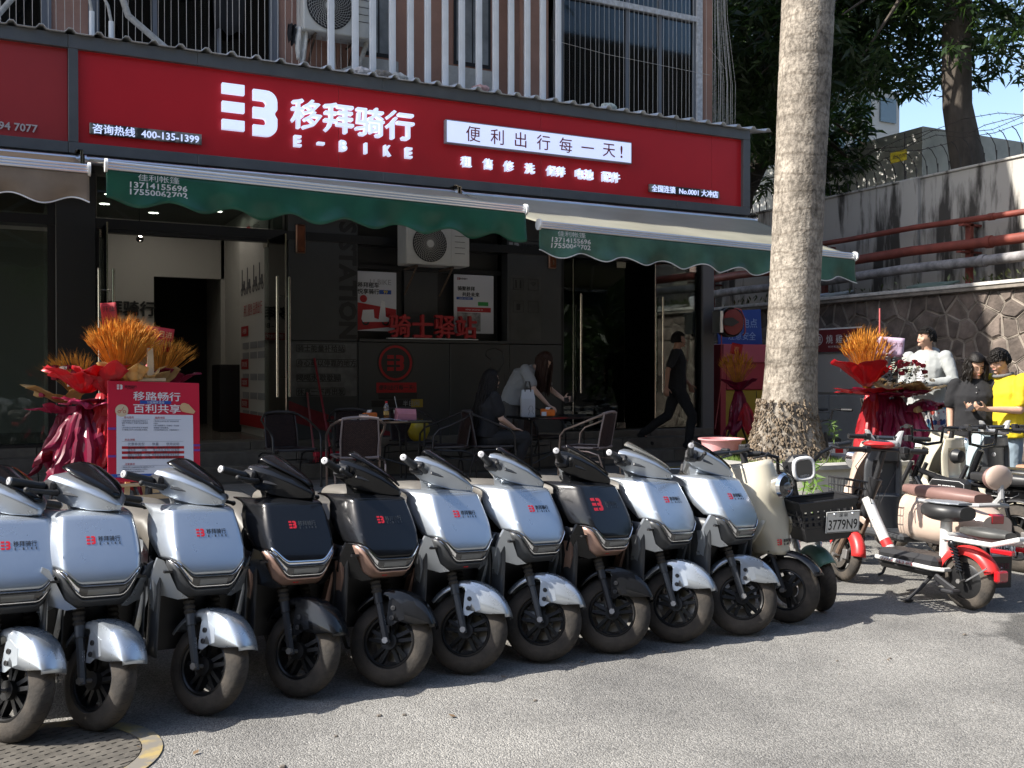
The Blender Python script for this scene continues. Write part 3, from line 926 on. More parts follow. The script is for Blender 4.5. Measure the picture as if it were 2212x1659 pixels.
# ---------------------------------------------------------------- outdoor air conditioners
def ac_unit(label, x0, x1, y, z0, z1):
    W, Hh = x1 - x0, z1 - z0
    t = thing('air_conditioner', label, 'air conditioner', (x0, y, z0))
    m = mat('aircon casing', (.52, .52, .49), rough=.5, var=.06, scale=4)
    obj('casing', B().rbox(0, W, 0, .34, 0, Hh, .012), m, t)
    cx, cz, r = W * .36, Hh * .5, Hh * .44
    obj('fan_well', B().lathe([(r, -.004), (r * .96, -.004), (r * .96, .0), (.001, .0)], 40, TR(cx, -.004, cz), 'y'), M_black, t)
    b = B()
    for k in range(9): b.lathe([(r * (k + 1.6) / 10.6 + .0015, 0), (r * (k + 1.6) / 10.6 - .0015, 0), (r * (k + 1.6) / 10.6 + .0015, .001)], 36, TR(cx, -.018, cz), 'y')
    for k in range(36):
        b.tube([(cx + r * q * math.cos(R(k * 10 + q * 50)), -.02, cz + r * q * math.sin(R(k * 10 + q * 50))) for q in (.2, .4, .6, .8, .97)], .0022, 4, caps=False)
    gr = obj('grille', b, mat('aircon grille', (.45, .44, .41), rough=.5), t)
    obj('hub', B().lathe([(r * .2, 0), (r * .2, -.012), (.001, -.014)], 20, TR(cx, -.018, cz), 'y'), m, t)
    b = B()
    for k in range(4): b.box(W * .76, W * .92, -.004, .002, Hh * (.3 + k * .14), Hh * (.3 + k * .14) + .006)
    obj('vent_slots', b, M_black, t)
    obj('seam', B().box(W * .7, W * .704, -.003, .001, 0.02, Hh - .02), MATS['aircon grille'], t)
    for bx_ in (W * .18, W * .75):
        obj('bracket', B().tube([(bx_, .04, -.02), (bx_, .5, -.02)], .018, 4).tube([(bx_, .06, -.03), (bx_, .5, -.36)], .015, 4), mat('rusty bracket', (.1, .07, .05), rough=.8, var=.3, scale=20), t)
    return t
ac_unit('cream outdoor air conditioner hanging under the green awning between two posters', 4.58, 5.47, 12.02, 2.88, 3.42)
ac_unit('dusty outdoor air conditioner on the upper wall above the sign emblem', 3.28, 4.2, 12.15, 5.72, 6.38)

# ---------------------------------------------------------------- posters in the niche and the standing red characters
def poster(label, x0, x1, z0, z1, y=12.72):
    t = thing('poster', label, 'poster', ((x0 + x1) / 2, y, (z0 + z1) / 2))
    obj('sheet', B().rbox(-(x1 - x0) / 2, (x1 - x0) / 2, 0, .015, -(z1 - z0) / 2, (z1 - z0) / 2, .002), M_pap, t)
    return t
p1 = poster('poster with a white scooter on a red floor and the price 99', 4.15, 4.70, 2.035, 2.83)
D = -.003
text('lettering', 'U-BIKE', M_grey, p1, (.05, D, .26), height=.07, ext=0)
text('lettering', '移拜租车', M_txtb, p1, (-.12, D, .215), height=.07, bold=.03, ext=.001)
text('lettering', '悦享骑行', M_txtb, p1, (-.12, D, .13), height=.07, bold=.03, ext=.001)
obj('price_tag', B().box(.03, .2, D - .001, D, .1, .155), M_blue, p1)
text('lettering', '99', mat('yellow print', (.75, .55, .03), rough=.5), p1, (.12, D - .002, .128), height=.045, bold=.03, ext=.001)
b = B(); fill_poly(b, [(-.27, -.39), (.27, -.33), (.27, -.1), (-.27, -.02)], lambda x, z, d: (x, D - d, z), 0, .001); obj('red_floor', b, M_txtr, p1, 0)
obj('round_stamp', B().lathe([(.05, 0), (.001, 0)], 20, TR(-.19, D - .001, .03), 'y'), M_txtr, p1)
b = B().lathe([(.055, 0), (.03, 0)], 16, TR(-.16, D - .003, -.27), 'y').lathe([(.055, 0), (.03, 0)], 16, TR(.12, D - .003, -.27), 'y')
obj('printed_wheel', b, M_txtb, p1)
b = B(); fill_poly(b, [(-.22, -.24), (-.2, -.12), (-.05, -.11), (-.04, -.22), (.02, -.24), (.06, .02), (.11, .0), (.12, -.2), (.17, -.22), (.16, -.27), (-.2, -.28)], lambda x, z, d: (x, D - .004 - d, z), 0, .001)
obj('printed_scooter', b, M_txtw, p1, 0)
p2 = poster('poster with black headline, green tag and red band under the air conditioner', 5.55, 6.16, 2.03, 2.85)
logo('emblem', M_txtr, p2, (-.24, D, .35), .035, ext=.001)
text('lettering', '移拜骑行', M_txtb, p2, (-.16, D, .35), height=.028, ext=.001)
text('lettering', '骑聚移拜', M_txtb, p2, (-.12, D, .215), height=.062, bold=.03, ext=.001)
text('lettering', '共赴未来', M_txtb, p2, (-.05, D, .135), height=.062, bold=.03, ext=.001)
obj('blue_tag', B().box(-.27, -.02, D - .001, D, .06, .095), M_blue, p2)
text('lettering', 'Q增值 创业不用愁', M_txtw, p2, (-.145, D - .002, .077), height=.022, ext=0)
obj('green_tag', B().box(.06, .22, D - .001, D, -.02, .035), M_grn, p2)
obj('red_band', B().box(-.26, .26, D - .001, D, -.11, -.045), M_txtr, p2)
text('lettering', '移拜骑行 便利出行每一天', M_txtw, p2, (0, D - .002, -.078), height=.022, ext=0)
obj('printed_shop', B().box(-.26, .1, D - .001, D, -.38, -.12), mat('dark photo print', (.12, .12, .12), rough=.5, col2=(.45, .43, .42), scale=9), p2)
rc = thing('standing_characters', 'four red standing characters on a white base strip on the wall sill', 'sign', (5.17, 12.56, 1.93))
obj('base_strip', B().rbox(-.66, .66, -.04, .04, 0, .012, .002), M_white, rc)
M_rch = mat('red letter foam', (.42, .02, .025), rough=.45)
for i, ch in enumerate('骑士驿站'):
    text('letter', ch, M_rch, rc, (-.485 + i * .325, .0, .175), height=.30, width=.29, bold=.03, ext=.03)

# ---------------------------------------------------------------- awnings
def awning(label, x0, x1, yr, zr, yb, zb0, zb1, ftop, fval, vd, stamp=None, trim=None, wav=11.3, bx0=None, sag=.02):
    t = thing('awning', label, 'awning', (0, 0, 0))
    bx0 = x0 if bx0 is None else bx0
    zb = lambda u: zb0 + (zb1 - zb0) * u
    obj('roller', B().cyl((x0 - .04, yr, zr), (x1 + .04, yr, zr), .045, n=16).cyl((x0 - .05, yr, zr), (x0 - .03, yr, zr), .06, n=16).cyl((x1 + .03, yr, zr), (x1 + .05, yr, zr), .06, n=16), M_alu, t)
    fab = B().grid(40, 14, lambda u, v: (x0 + (bx0 - x0) * v + (x1 - x0) * u, yr + .02 + (yb - yr) * v, zr + .03 + (zb(u) + .03 - zr - .03) * v - sag * math.sin(PI * v) + .006 * math.sin(u * 37) * v))
    obj('fabric', fab, ftop, t, solid=.003)
    b = B()
    for k, h in enumerate((.04, .014, -.012)):
        b.add([(bx0, yb - .03, zb(0) + h), (bx0 + x1 - x0, yb - .03, zb(1) + h), (bx0 + x1 - x0, yb - .038, zb(1) + h - .012), (bx0 + x1 - x0, yb - .03, zb(1) + h - .024), (bx0, yb - .03, zb(0) + h - .024), (bx0, yb - .038, zb(0) + h - .012)], [(0, 1, 2, 5), (5, 2, 3, 4)])
    b.loft([[(x, y, z) for x, y, z in ((bx0, yb - .03, zb(0) + .042), (bx0, yb + .02, zb(0) + .042), (bx0, yb + .02, zb(0) - .04), (bx0, yb - .03, zb(0) - .04))], [(bx0 + x1 - x0, yb - .03, zb(1) + .042), (bx0 + x1 - x0, yb + .02, zb(1) + .042), (bx0 + x1 - x0, yb + .02, zb(1) - .04), (bx0 + x1 - x0, yb - .03, zb(1) - .04)]])
    obj('front_bar', b, M_alu, t)
    for x, z in ((bx0, zb0), (bx0 + x1 - x0, zb1)):
        obj('end_cap', B().cyl((x - .012, yb - .01, z), (x + .012, yb - .01, z), .062, n=20), M_white, t)
    def val(u, v):
        x = bx0 + (x1 - x0) * u
        s = .5 + .5 * math.cos((x1 - x0) * u * wav)
        h = vd - .075 * s
        return (x, yb - .02 + .03 * math.sin(u * 61) * v * v + .05 * noise.noise(Vector((x * 2.2, v * 1.4, yb))) * v, zb(u) - .035 - h * v)
    n = int((x1 - x0) * 34)
    V = obj('valance', B().grid(n, 10, val), fval, t, solid=.002)
    if trim:
        obj('valance_trim', B().tube([Vector(val(i / (n - 1), 1)) + Vector((0, -.002, .002)) for i in range(n)], .007, 5), trim, t)
    for xx in (bx0 + .35, bx0 + x1 - x0 - .35):
        obj('arm', B().tube([(xx, yr + .1, zr - .1), (xx + (.55 if xx < (x0 + x1) / 2 else -.55), (yr + yb) / 2, (zr + zb0) / 2 - .1), (xx, yb + .03, zb((xx - bx0) / (x1 - x0)))], .026, 6), M_white, t)
    for xx in (x0 - .07, x1 + .05):
        obj('bracket', B().box(xx - .005, xx + .005, yr - .06, yr + .1, zr - .07, zr + .1).box(xx - .05, xx + .01, yr - .06, yr + .1, zr + .09, zr + .1), M_steel, t)
    if stamp:
        for s, dz, w in (('佳利帐篷', .0, .36), ('13714155696', -.07, .5), ('17550062702', -.133, .5)):
            zc = zb0 - .085 + dz
            text('lettering', s, mat('stencil white', (.6, .62, .6), rough=.6), t, (0, 0, 0), width=w, height=.055 if dz else .062, bold=.02, ext=0,
                 fn=lambda x, z, d, zc=zc: (stamp + x, val((stamp + x - bx0) / (x1 - x0), max(0, min(1, (zb0 - .035 - zc - z) / vd)))[1] - .004, zc + z - .02 * (stamp + x - bx0) / (x1 - x0)))
    return t
M_gtop = mat('awning top green grey', (.42, .41, .33), rough=.5, var=.12, scale=1.2, transl=(.3, .3, .2))
M_gval = mat('awning green', (.03, .15, .095), rough=.33, var=.2, scale=2.2, bump=.25, bscale=4, transl=(.02, .15, .08))
M_gval2 = mat('faded awning green', (.085, .19, .14), rough=.36, var=.35, scale=2.2, bump=.25, bscale=4, transl=(.05, .2, .12))
M_btop = mat('awning tan', (.55, .38, .22), rough=.7, var=.1, scale=2, transl=(.4, .25, .12))
M_bval = mat('awning brown', (.33, .25, .18), rough=.8, var=.2, scale=2.5, bump=.2, bscale=5, transl=(.2, .14, .08))
awning('dark green awning with white phone numbers over the left half of the terrace', .80, 5.05, 11.62, 3.75, 9.64, 3.33, 3.25, M_gtop, M_gval, .33, 1.25)
awning('faded green awning over the right shop door reaching behind the palm trunk', 5.21, 9.92, 11.62, 3.74, 9.63, 3.10, 3.0, M_gtop, M_gval2, .32, 5.62, MATS['stencil white'])
awning('brown awning with a white scalloped hem at the left edge of the picture', -4.0, .66, 11.62, 3.75, 9.64, 3.33, 3.28, M_btop, M_bval, .3, None, M_white, 12.5)
# ================================================================= THE ROW OF ELECTRIC SCOOTERS
M_sil = mat('silver blue paint', (.46, .50, .545), rough=.30, metal=.7, coat=.5, rvar=.06, scale=3, var=.05)
M_bpt = mat('black gloss paint', (.009, .0095, .011), spec=.28, rough=.2, coat=.25, rvar=.06, scale=14)
M_rose = mat('rose gold paint', (.42, .27, .215), rough=.35, metal=.55, coat=.2)
M_grip = mat('grip rubber', (.016, .016, .017), rough=.55, bump=.15, bscale=90)
M_plas = mat('black plastic', (.02, .02, .022), rough=.45)
M_pgry = mat('dark grey plastic', (.05, .053, .057), rough=.4)
M_tyre = mat('dusty tyre', (.026, .023, .02), rough=.85, col2=(.085, .07, .056), scale=7, bump=.15, bscale=60)
M_groove = mat('tyre groove', (.02, .018, .016), rough=.9)
M_rim = mat('black rim', (.018, .018, .019), rough=.35, metal=.3)
M_chr = mat('chrome', (.75, .76, .78), rough=.12, metal=1.0)
M_lens = mat('dark headlight glass', (.03, .032, .036), rough=.06, coat=1.0)
M_led2 = mat('light unit', (.18, .19, .2), rough=.25, metal=.6)
M_seat = mat('grey brown vinyl', (.125, .115, .10), rough=.5, var=.12, scale=5)
M_bseat = mat('black vinyl', (.025, .025, .026), rough=.42)
M_visor = mat('smoked visor', (.006, .006, .007), rough=.12, spec=.3)
M_redl = mat('red lens', (.4, .01, .015), rough=.2, coat=1)
M_dec = mat('dark decal', (.02, .02, .022), rough=.6)
M_decr = mat('red decal', (.75, .02, .035), rough=.45)
M_decw = mat('white decal', (.7, .7, .7), rough=.5)
M_bend = mat('bar end metal', (.35, .35, .36), rough=.5, metal=.5)
M_disc = mat('brake disc', (.3, .27, .24), rough=.4, metal=.9)
M_alloy = mat('cast alloy', (.35, .34, .33), rough=.45, metal=.8)


def sstep(a, b_, x):
    t = max(0.0, min(1.0, (x - a) / (b_ - a))); return t * t * (3 - 2 * t)


def wheel_parts(parent, r, w, spokes=5, disc=1, tread=True, rim_m=None, drum=False):
    """wheel centred on its axle, axle along x"""
    rr = r - w * .8
    prof = []
    for k in range(15):
        a = PI * (k / 14)
        prof.append((rr + (r - rr) * math.sin(a) ** .8, -w / 2 * math.cos(a)))
    prof = [(rr - .004, -w * .36)] + prof + [(rr - .004, w * .36)]
    obj('tyre', B().lathe(prof, 48, axis='x'), M_tyre, parent, 60)
    if tread:
        b = B()
        for k in range(34):
            for s in (-1, 1):
                pts = []
                for q in range(4):
                    t = .12 + .26 * q
                    ang = 2 * PI * (k + (.5 if s > 0 else 0)) / 34 + t * .16
                    a = PI / 2 + s * t * .95
                    x = -w / 2 * math.cos(a); rad = rr + (r - rr) * math.sin(a) ** .8 + .0006
                    pts.append((x, rad, ang))
                for q in range(3):
                    (x0, r0, a0), (x1, r1, a1) = pts[q], pts[q + 1]
                    d = .009 if q < 2 else .005
                    b.add([(x0, r0 * math.cos(a0), r0 * math.sin(a0)), (x1, r1 * math.cos(a1), r1 * math.sin(a1)), (x1, r1 * math.cos(a1 + d), r1 * math.sin(a1 + d)), (x0, r0 * math.cos(a0 + d * 1.8), r0 * math.sin(a0 + d * 1.8))], [(0, 1, 2, 3)])
        obj('tread_groove', b, M_groove, parent, 0)
    b = B().lathe([(rr, -w * .36), (rr - .012, -w * .42), (rr - .018, -w * .36), (rr - .02, 0), (rr - .018, w * .36), (rr - .012, w * .42), (rr, w * .36)], 44, axis='x')
    hub = .032 if not drum else rr * .62
    b.lathe([(.001, -.034), (hub, -.03), (hub, .03), (.001, .034)], 24, axis='x')
    for k in range(spokes):
        for s in (-1, 1):
            a = 2 * PI * k / spokes
            a2 = a + s * .20
            p0 = Vector((0, hub * .7 * math.cos(a + s * .35), hub * .7 * math.sin(a + s * .35)))
            p1 = Vector((0, (rr - .018) * math.cos(a2 + .12), (rr - .018) * math.sin(a2 + .12)))
            d = (p1 - p0).normalized(); n = Vector((0, -d.z, d.y)) * .0085
            ring = []
            for p, xw in ((p0, .022), (p1, .016)):
                ring.append([tuple(p + n + Vector((xw, 0, 0))), tuple(p - n + Vector((xw, 0, 0))), tuple(p - n - Vector((xw, 0, 0))), tuple(p + n - Vector((xw, 0, 0)))])
            b.loft(ring)
    obj('rim', b, rim_m or M_rim, parent)
    if disc:
        b = B().lathe([(.088, .048), (.088, .051), (.05, .051), (.05, .048), (.088, .048)], 36, axis='x')
        obj('brake_disc', b, M_disc, parent)
        b = B().rbox(.035, .065, .045, .1, -.02, .05, .006)
        obj('brake_caliper', b, M_alloy, parent)
    obj('axle', B().cyl((-.1, 0, 0), (.1, 0, 0), .009).cyl((-.105, 0, 0), (-.088, 0, 0), .015, n=6).cyl((.088, 0, 0), (.105, 0, 0), .015, n=6), M_alloy, parent)


RAKE = Vector((0, math.sin(R(25)), math.cos(R(25))))
def steer_mx(d, p=(0, .03, .2)):
    return TR(*p) @ Matrix.Rotation(R(d), 4, RAKE) @ TR(-p[0], -p[1], -p[2])


PW = lambda v: .184 + .016 * math.sin(PI * min(1, v * 1.05)) - .0 * v
PY = lambda v: -.015 + .15 * v ** 1.25
ZT = .852
def pzb(x):
    return .597 + .062 * sstep(.078, .165, abs(x))
def panel_pt(x, z, d=0.0):
    v = max(0, min(1, (z - .597) / (ZT - .597)))
    u = min(1, abs(x) / PW(v))
    return (x, PY(v) + .008 * u * u + .17 * max(0, (u - .73) / .27) ** 1.45 - .0012 - d, z)


def build_scooter():
    t = thing('electric_scooter', 'x', 'scooter')
    add = lambda n, b, m, **k: obj(n, b, m, t, **k)
    # --- front panel
    def pf(u, v):
        s = u * 2 - 1
        if v <= .8:
            q = v / .8
            x = PW(q) * s
            z0 = pzb(x); z = z0 + (ZT - .012 * abs(s) ** 5 - z0) * q
            return (x, panel_pt(x, z)[1] + .0012, z)
        q = (v - .8) / .2
        x = PW(1) * s; z = ZT - .012 * abs(s) ** 5
        y = panel_pt(x, z)[1]
        a = q * PI / 2 * .95
        return (x * (1 - .05 * q * q), y + .05 * math.sin(a) + .09 * q * q, z + .016 * math.sin(a * 1.2) - .0 * q)
    fp = add('front_panel', B().grid(41, 26, pf), M_sil, smooth=50, solid=.008)
    f = lambda x, z, d: panel_pt(x, z, d + .0046)
    logo('emblem', M_decr, fp, (-.036, 0, .765), .031, ext=.0006, fn=f)
    text('lettering', '移拜骑行', M_dec, fp, (.036, 0, .769), width=.088, bold=0, ext=.0006, fn=f)
    text('lettering', 'E-BIKE', M_dec, fp, (.038, 0, .751), width=.084, spacing=2.6, bold=.01, ext=.0006, fn=f)
    # --- flanks of the leg shield behind the panel
    def fl(sd):
        def g(u, v):
            z = .24 + .40 * u
            w0 = .194
            y0 = .07 + .1 * sstep(.5, .9, z)
            return (sd * (w0 - .0 * v - .03 * v * v + .012 * math.sin(PI * v)) , y0 + .2 * v, z)
        return g
    for sd in (-1, 1):
        add('leg_shield_side', B().grid(10, 8, fl(sd)), M_pgry, solid=.006)
    add('leg_shield_back', B().grid(8, 14, lambda u, v: ((u - .5) * .33, .32 + .03 * math.cos((u - .5) * PI), .3 + .5 * v)), M_plas, solid=.01)
    add('wheel_arch', B().box(-.185, .185, .2, .215, .24, .6).box(-.19, .19, .05, .31, .6, .61), M_plas)
    # --- headlight band
    def hl(u, v):
        s = u * 2 - 1; x = .178 * s
        zt = pzb(x) - .002
        zl = .536 + .118 * sstep(.07, .178, abs(x))
        z = zt + (zl - zt) * v
        return (x, panel_pt(x, pzb(x))[1] - .010 * math.sin(PI * min(1, v * 1.3) * .8) * (1 - abs(s) ** 6) - .004 + .02 * v, z)
    h = add('headlight', B().grid(33, 6, hl), M_lens, solid=.004)
    obj('light_trim', B().tube([Vector(hl(.04 + .92 * i / 24, .80)) + Vector((0, -.004, 0)) for i in range(25)], .0028, 5), M_chr, h)
    obj('light_trim', B().tube([Vector(hl(.08 + .84 * i / 24, .08)) + Vector((0, -.003, 0)) for i in range(25)], .0022, 5), M_chr, h)
    for sd in (-1, 1):
        b = B()
        b.grid(6, 3, lambda u, v: Vector(hl(.5 + sd * (.26 + .16 * u), .3 + .35 * v)) + Vector((0, -.0035, 0)))
        obj('side_reflector', b, M_chr, h)
    obj('light_unit', B().grid(8, 3, lambda u, v: Vector(hl(.33 + .34 * u, .28 + .4 * v)) + Vector((0, -.003, 0))), M_led2, h)
    # --- chin and wings
    def ch(u, v):
        s = u * 2 - 1; x = (.175 - .03 * v) * s
        zt = .536 + .118 * sstep(.07, .178, abs(.175 * s)) - .003
        zl = .497 + .045 * sstep(.09, .17, abs(x))
        return (x, panel_pt(.17 * s * .98, pzb(x))[1] + .018 + .045 * v - .012 * (1 - v), zt + (zl - zt) * v)
    add('chin', B().grid(25, 5, ch), M_pgry, solid=.006)
    for sd in (-1, 1):
        poly = [(.085, .492), (.13, .528), (.195, .655), (.218, .665), (.226, .60), (.222, .53), (.205, .497), (.17, .497), (.12, .483)]
        b = B()
        def wf(x, z, d, sd=sd): return (sd * x, .0 + (x - .088) ** 1.0 * .75 + .014 + d * 1.0 + (.665 - z) * .42 - .05, z)
        fill_poly(b, poly, wf, 0, .014)
        add('wing', b, M_sil)
        b = B().loft([[(sd * x, y, z) for x, y in ((w, y0), (w - wd, y0 + .004), (w - wd, y0 + .05), (w, y0 + .05))] for w, y0, z, wd in ((.224, .10, .57, .035), (.214, .095, .50, .03), (.198, .12, .40, .022), (.178, .16, .25, .016))])
        add('shield_arm', b, M_sil, smooth=30)
    # --- floorboard, seat, rear body
    add('floorboard', B().rbox(-.16, .16, .3, .8, .26, .33, .015), M_plas)
    def rb(u, v):
        a = u * 2 * PI
        w = .14 + .02 * math.sin(PI * v); y = .66 + .70 * v
        zc = .53 + .06 * v; hh = .17 - .07 * v
        return (w * math.copysign(abs(math.cos(a)) ** .6, math.cos(a)), y, zc + hh * math.copysign(abs(math.sin(a)) ** .6, math.sin(a)))
    b = B().grid(25, 12, rb)
    add('rear_body', b, M_sil)
    def st(u, v):
        a = u * 2 * PI; q = v
        w = (.105 + .055 * sstep(0, .4, q)) * (1 - .35 * sstep(.85, 1, q)); y = .50 + .84 * q
        top = .775 + .02 * math.sin(PI * q) + .03 * sstep(.5, .62, q) - .05 * (1 - sstep(0, .12, q)) - .03 * sstep(.93, 1, q)
        c, s_ = math.cos(a), math.sin(a)
        return (w * math.copysign(abs(c) ** .55, c), y, top - .065 + .065 * math.copysign(abs(s_) ** .7, s_))
    b = B().grid(25, 18, st)
    b.f.append(tuple(range(24))); b.f.append(tuple(17 * 25 + i for i in range(24)))
    add('seat', b, M_seat)
    add('grab_rail', B().tube([(-.12, 1.1, .70), (-.13, 1.38, .72), (-.06, 1.46, .74), (.06, 1.46, .74), (.13, 1.38, .72), (.12, 1.1, .70)], .012, 8), M_pgry)
    add('tail_light', B().rbox(-.07, .07, 1.36, 1.40, .55, .62, .01), M_redl)
    rw = obj('rear_wheel', B().cyl((-.07, 0, 0), (.07, 0, 0), .06, n=24), M_pgry, t, mx=TR(0, 1.22, .2))
    wheel_parts(rw, .2, .09, tread=False)
    add('rear_fender', B().grid(18, 7, lambda u, v: ((v - .5) * .12, 1.22 - .235 * math.cos(R(30 + 170 * u)), .2 + (.235 - .03 * abs(v * 2 - 1) ** 3) * math.sin(R(30 + 170 * u)) * 1.0)), M_plas, solid=.004)
    add('side_stand', B().tube([(.09, .7, .24), (.16, .66, .02), (.19, .65, .006)], .010, 8), M_plas)
    # --- steering group
    fw = obj('front_wheel', B().cyl((-.045, 0, 0), (.045, 0, 0), .038, n=20), M_rim, t)
    wheel_parts(fw, .2, .092)
    for sd in (-1, 1):
        lo, hi = Vector((sd * .084, -.005, .185)), Vector((sd * .084, .195, .615))
        P_ = lambda q: lo + (hi - lo) * q
        fo = add('fork_leg', B().cyl(P_(.0), P_(.42), .017, n=6).cyl(P_(.40), P_(.5), .021, n=14).cyl(P_(.3), P_(1), .012), M_pgry)
        rings = []; rads = []
        for k in range(21):
            rings.append(P_(.5 + .46 * k / 20)); rads.append(.0265 if k % 2 else .0205)
        obj('gaiter', B().tube(rings, rads, 14), mat('gaiter rubber', (.03, .026, .022), rough=.7), fo, 20)
        text('lettering', 'TLIQUL', M_decw, fo, (0, 0, 0), height=.012, bold=.02, ext=0, fn=lambda x, z, d, sd=sd: tuple(P_(.26 - x * 2.1) + Vector((z + sd * .0, -.0185, -.004))))
    def ff(u, v):
        th = R(28 + 124 * u); s = v * 2 - 1
        ro = .232 + .014 * math.sin(PI * u); w = .058 + .012 * math.sin(PI * u)
        t_ = abs(s); sg = math.copysign(1, s)
        e = (sg * w, -(ro - .022) * math.cos(th), .2 + (ro - .022) * math.sin(th))
        if t_ < .6:
            a = t_ / .6 * PI / 2; r = ro - .022 * (1 - math.cos(a))
            return (sg * w * math.sin(a), -r * math.cos(th), .2 + r * math.sin(th))
        q = (t_ - .6) / .4
        if th < R(88):
            zb_ = .315 - .02 * sstep(R(28), R(70), th)
            bt_ = (sg * w * 1.02, e[1] * (.97 if th > R(45) else 1), min(zb_, e[2]))
        else:
            k_ = sstep(R(88), R(104), th)
            bt_ = (sg * w, -(.205) * math.cos(th), .2 + .095 * (1 - k_) + k_ * .205 * math.sin(th))
        return tuple(e[i] + (bt_[i] - e[i]) * q for i in range(3))
    fe = add('front_fender', B().grid(28, 13, ff), M_sil, smooth=50, solid=.004)
    for sd in (-1, 1):
        poly = []
        poly = [(-.06, .31), (-.04, .37), (.02, .395), (.035, .38), (.022, .268), (-.004, .27), (-.03, .295)]
        b = B(); fill_poly(b, poly, lambda y, z, d, sd=sd: (sd * (.069 + d), y, z), 0, .004)
        obj('side_plate', b, M_sil, fe, 0)
        for (y, z) in ((.006, .35), (.002, .305)):
            obj('bolt', B().lathe([(.011, 0), (.011, .004), (.0065, .0045), (.0065, .001), (.0035, .001), (.0035, .004), (.001, .004)], 14, TR(sd * .0735, y, z) @ (RY(0) if sd > 0 else RZ(180)), 'x'), M_plas, fe)
    N = Vector((0, .345, .935))
    ring = lambda y, w, zt, zm, zb, k=.6: [(sx * N.x + a, N.y + y, N.z + z) for sx, a, z in ((1, -w, zm), (1, -w * .92, zm + (zt - zm) * .45), (1, -w * k, zt), (1, w * k, zt), (1, w * .92, zm + (zt - zm) * .45), (1, w, zm), (1, w * .72, zb), (1, -w * .72, zb))]
    cov = B().loft([ring(-.215, .014, -.025, -.033, -.05, .5), ring(-.19, .045, -.006, -.02, -.06, .5), ring(-.13, .095, .03, .0, -.07, .5), ring(-.05, .137, .058, .018, -.07, .5), ring(.03, .165, .074, .028, -.056, .5), ring(.07, .167, .072, .03, -.036, .5)])
    cv = add('handlebar_cover', cov, M_sil, smooth=25, bevel=.004)
    def vz(u, v):
        s = u * 2 - 1
        y = -.195 + .25 * v
        w = .008 + .112 * math.sin(PI * min(1, .02 + v * .72) * .75)
        z = .004 + .122 * v ** .8 - .034 * abs(s) ** 2.2 * (v + .1)
        return (w * s, N.y + y, N.z + z)
    obj('windscreen', B().grid(15, 14, vz), M_visor, cv, 60, solid=.008)
    for sd in (-1, 1):
        obj('indicator', B().rbox(-.035, .035, -.004, .004, -.007, .007, .002, TR(sd * .121, N.y - .052, N.z - .018) @ RZ(sd * 58) @ RX(-18) ), M_pgry, cv)
        obj('grip_well', B().rbox(-.03, .03, -.035, .035, -.03, .032, .01, TR(sd * .146, N.y + .05, N.z - .006)), M_plas, cv)
        g = add('grip', B().tube([(sd * .11, N.y + .055, N.z - .006), (sd * .19, N.y + .06, N.z - .004)], .0125, 12).tube([(sd * .185, N.y + .06, N.z - .004), (sd * .19, N.y + .06, N.z - .004), (sd * .20, N.y + .061, N.z - .004), (sd * .33, N.y + .07, N.z - .002)], [.02, .021, .0175, .0175], 16), M_grip)
        obj('bar_end', B().lathe([(.0165, 0), (.016, .008), (.004, .010), (.001, .004)], 16, TR(sd * .33, N.y + .07, N.z - .002) @ (RZ(4) if sd > 0 else RZ(176)), 'x'), M_bend, g)
        lv = add('brake_lever', B().tube([(sd * .13, N.y + .03, N.z - .014), (sd * .155, N.y + .0, N.z - .02), (sd * .2, N.y - .005, N.z - .024), (sd * .30, N.y - .012, N.z - .026)], [.015, .012, .011, .009], 10).ball((sd * .302, N.y - .012, N.z - .026), .0125, 10, 8), M_grip)
    nk = B().loft([[(a, N.y + c_, N.z + z) for a, c_ in ((-w, y1), (-w * .7, y0), (w * .7, y0), (w, y1), (w * .8, y2), (-w * .8, y2))] for z, w, y0, y1, y2 in ((-.045, .095, -.08, .0, .05), (-.075, .074, -.07, .0, .04), (-.12, .066, -.085, -.02, .03), (-.19, .072, -.12, -.03, .03))])
    add('steering_neck', nk, M_sil, smooth=40, bevel=.003)
    add('steering_stem', B().cyl((0, .335, .76), (0, .2, .46), .03, n=14), M_plas)
    return t


STEER = ('front_wheel', 'fork_leg', 'front_fender', 'handlebar_cover', 'grip', 'brake_lever', 'steering_neck', 'steering_stem')
base = lambda n: n.split('.')[0]
def set_steer(root, d):
    S = steer_mx(d)
    for c in root.children:
        if base(c.name) in STEER:
            c.matrix_local = (S @ TR(0, 0, .2)) if base(c.name) == 'front_wheel' else S
def recolour(root, mp):
    def go(o):
        for s in o.material_slots:
            nm_ = s.material.name if s.material else ''
            if nm_ in mp:
                s.link = 'OBJECT'; s.material = mp[nm_]
        for c in o.children: go(c)
    go(root)


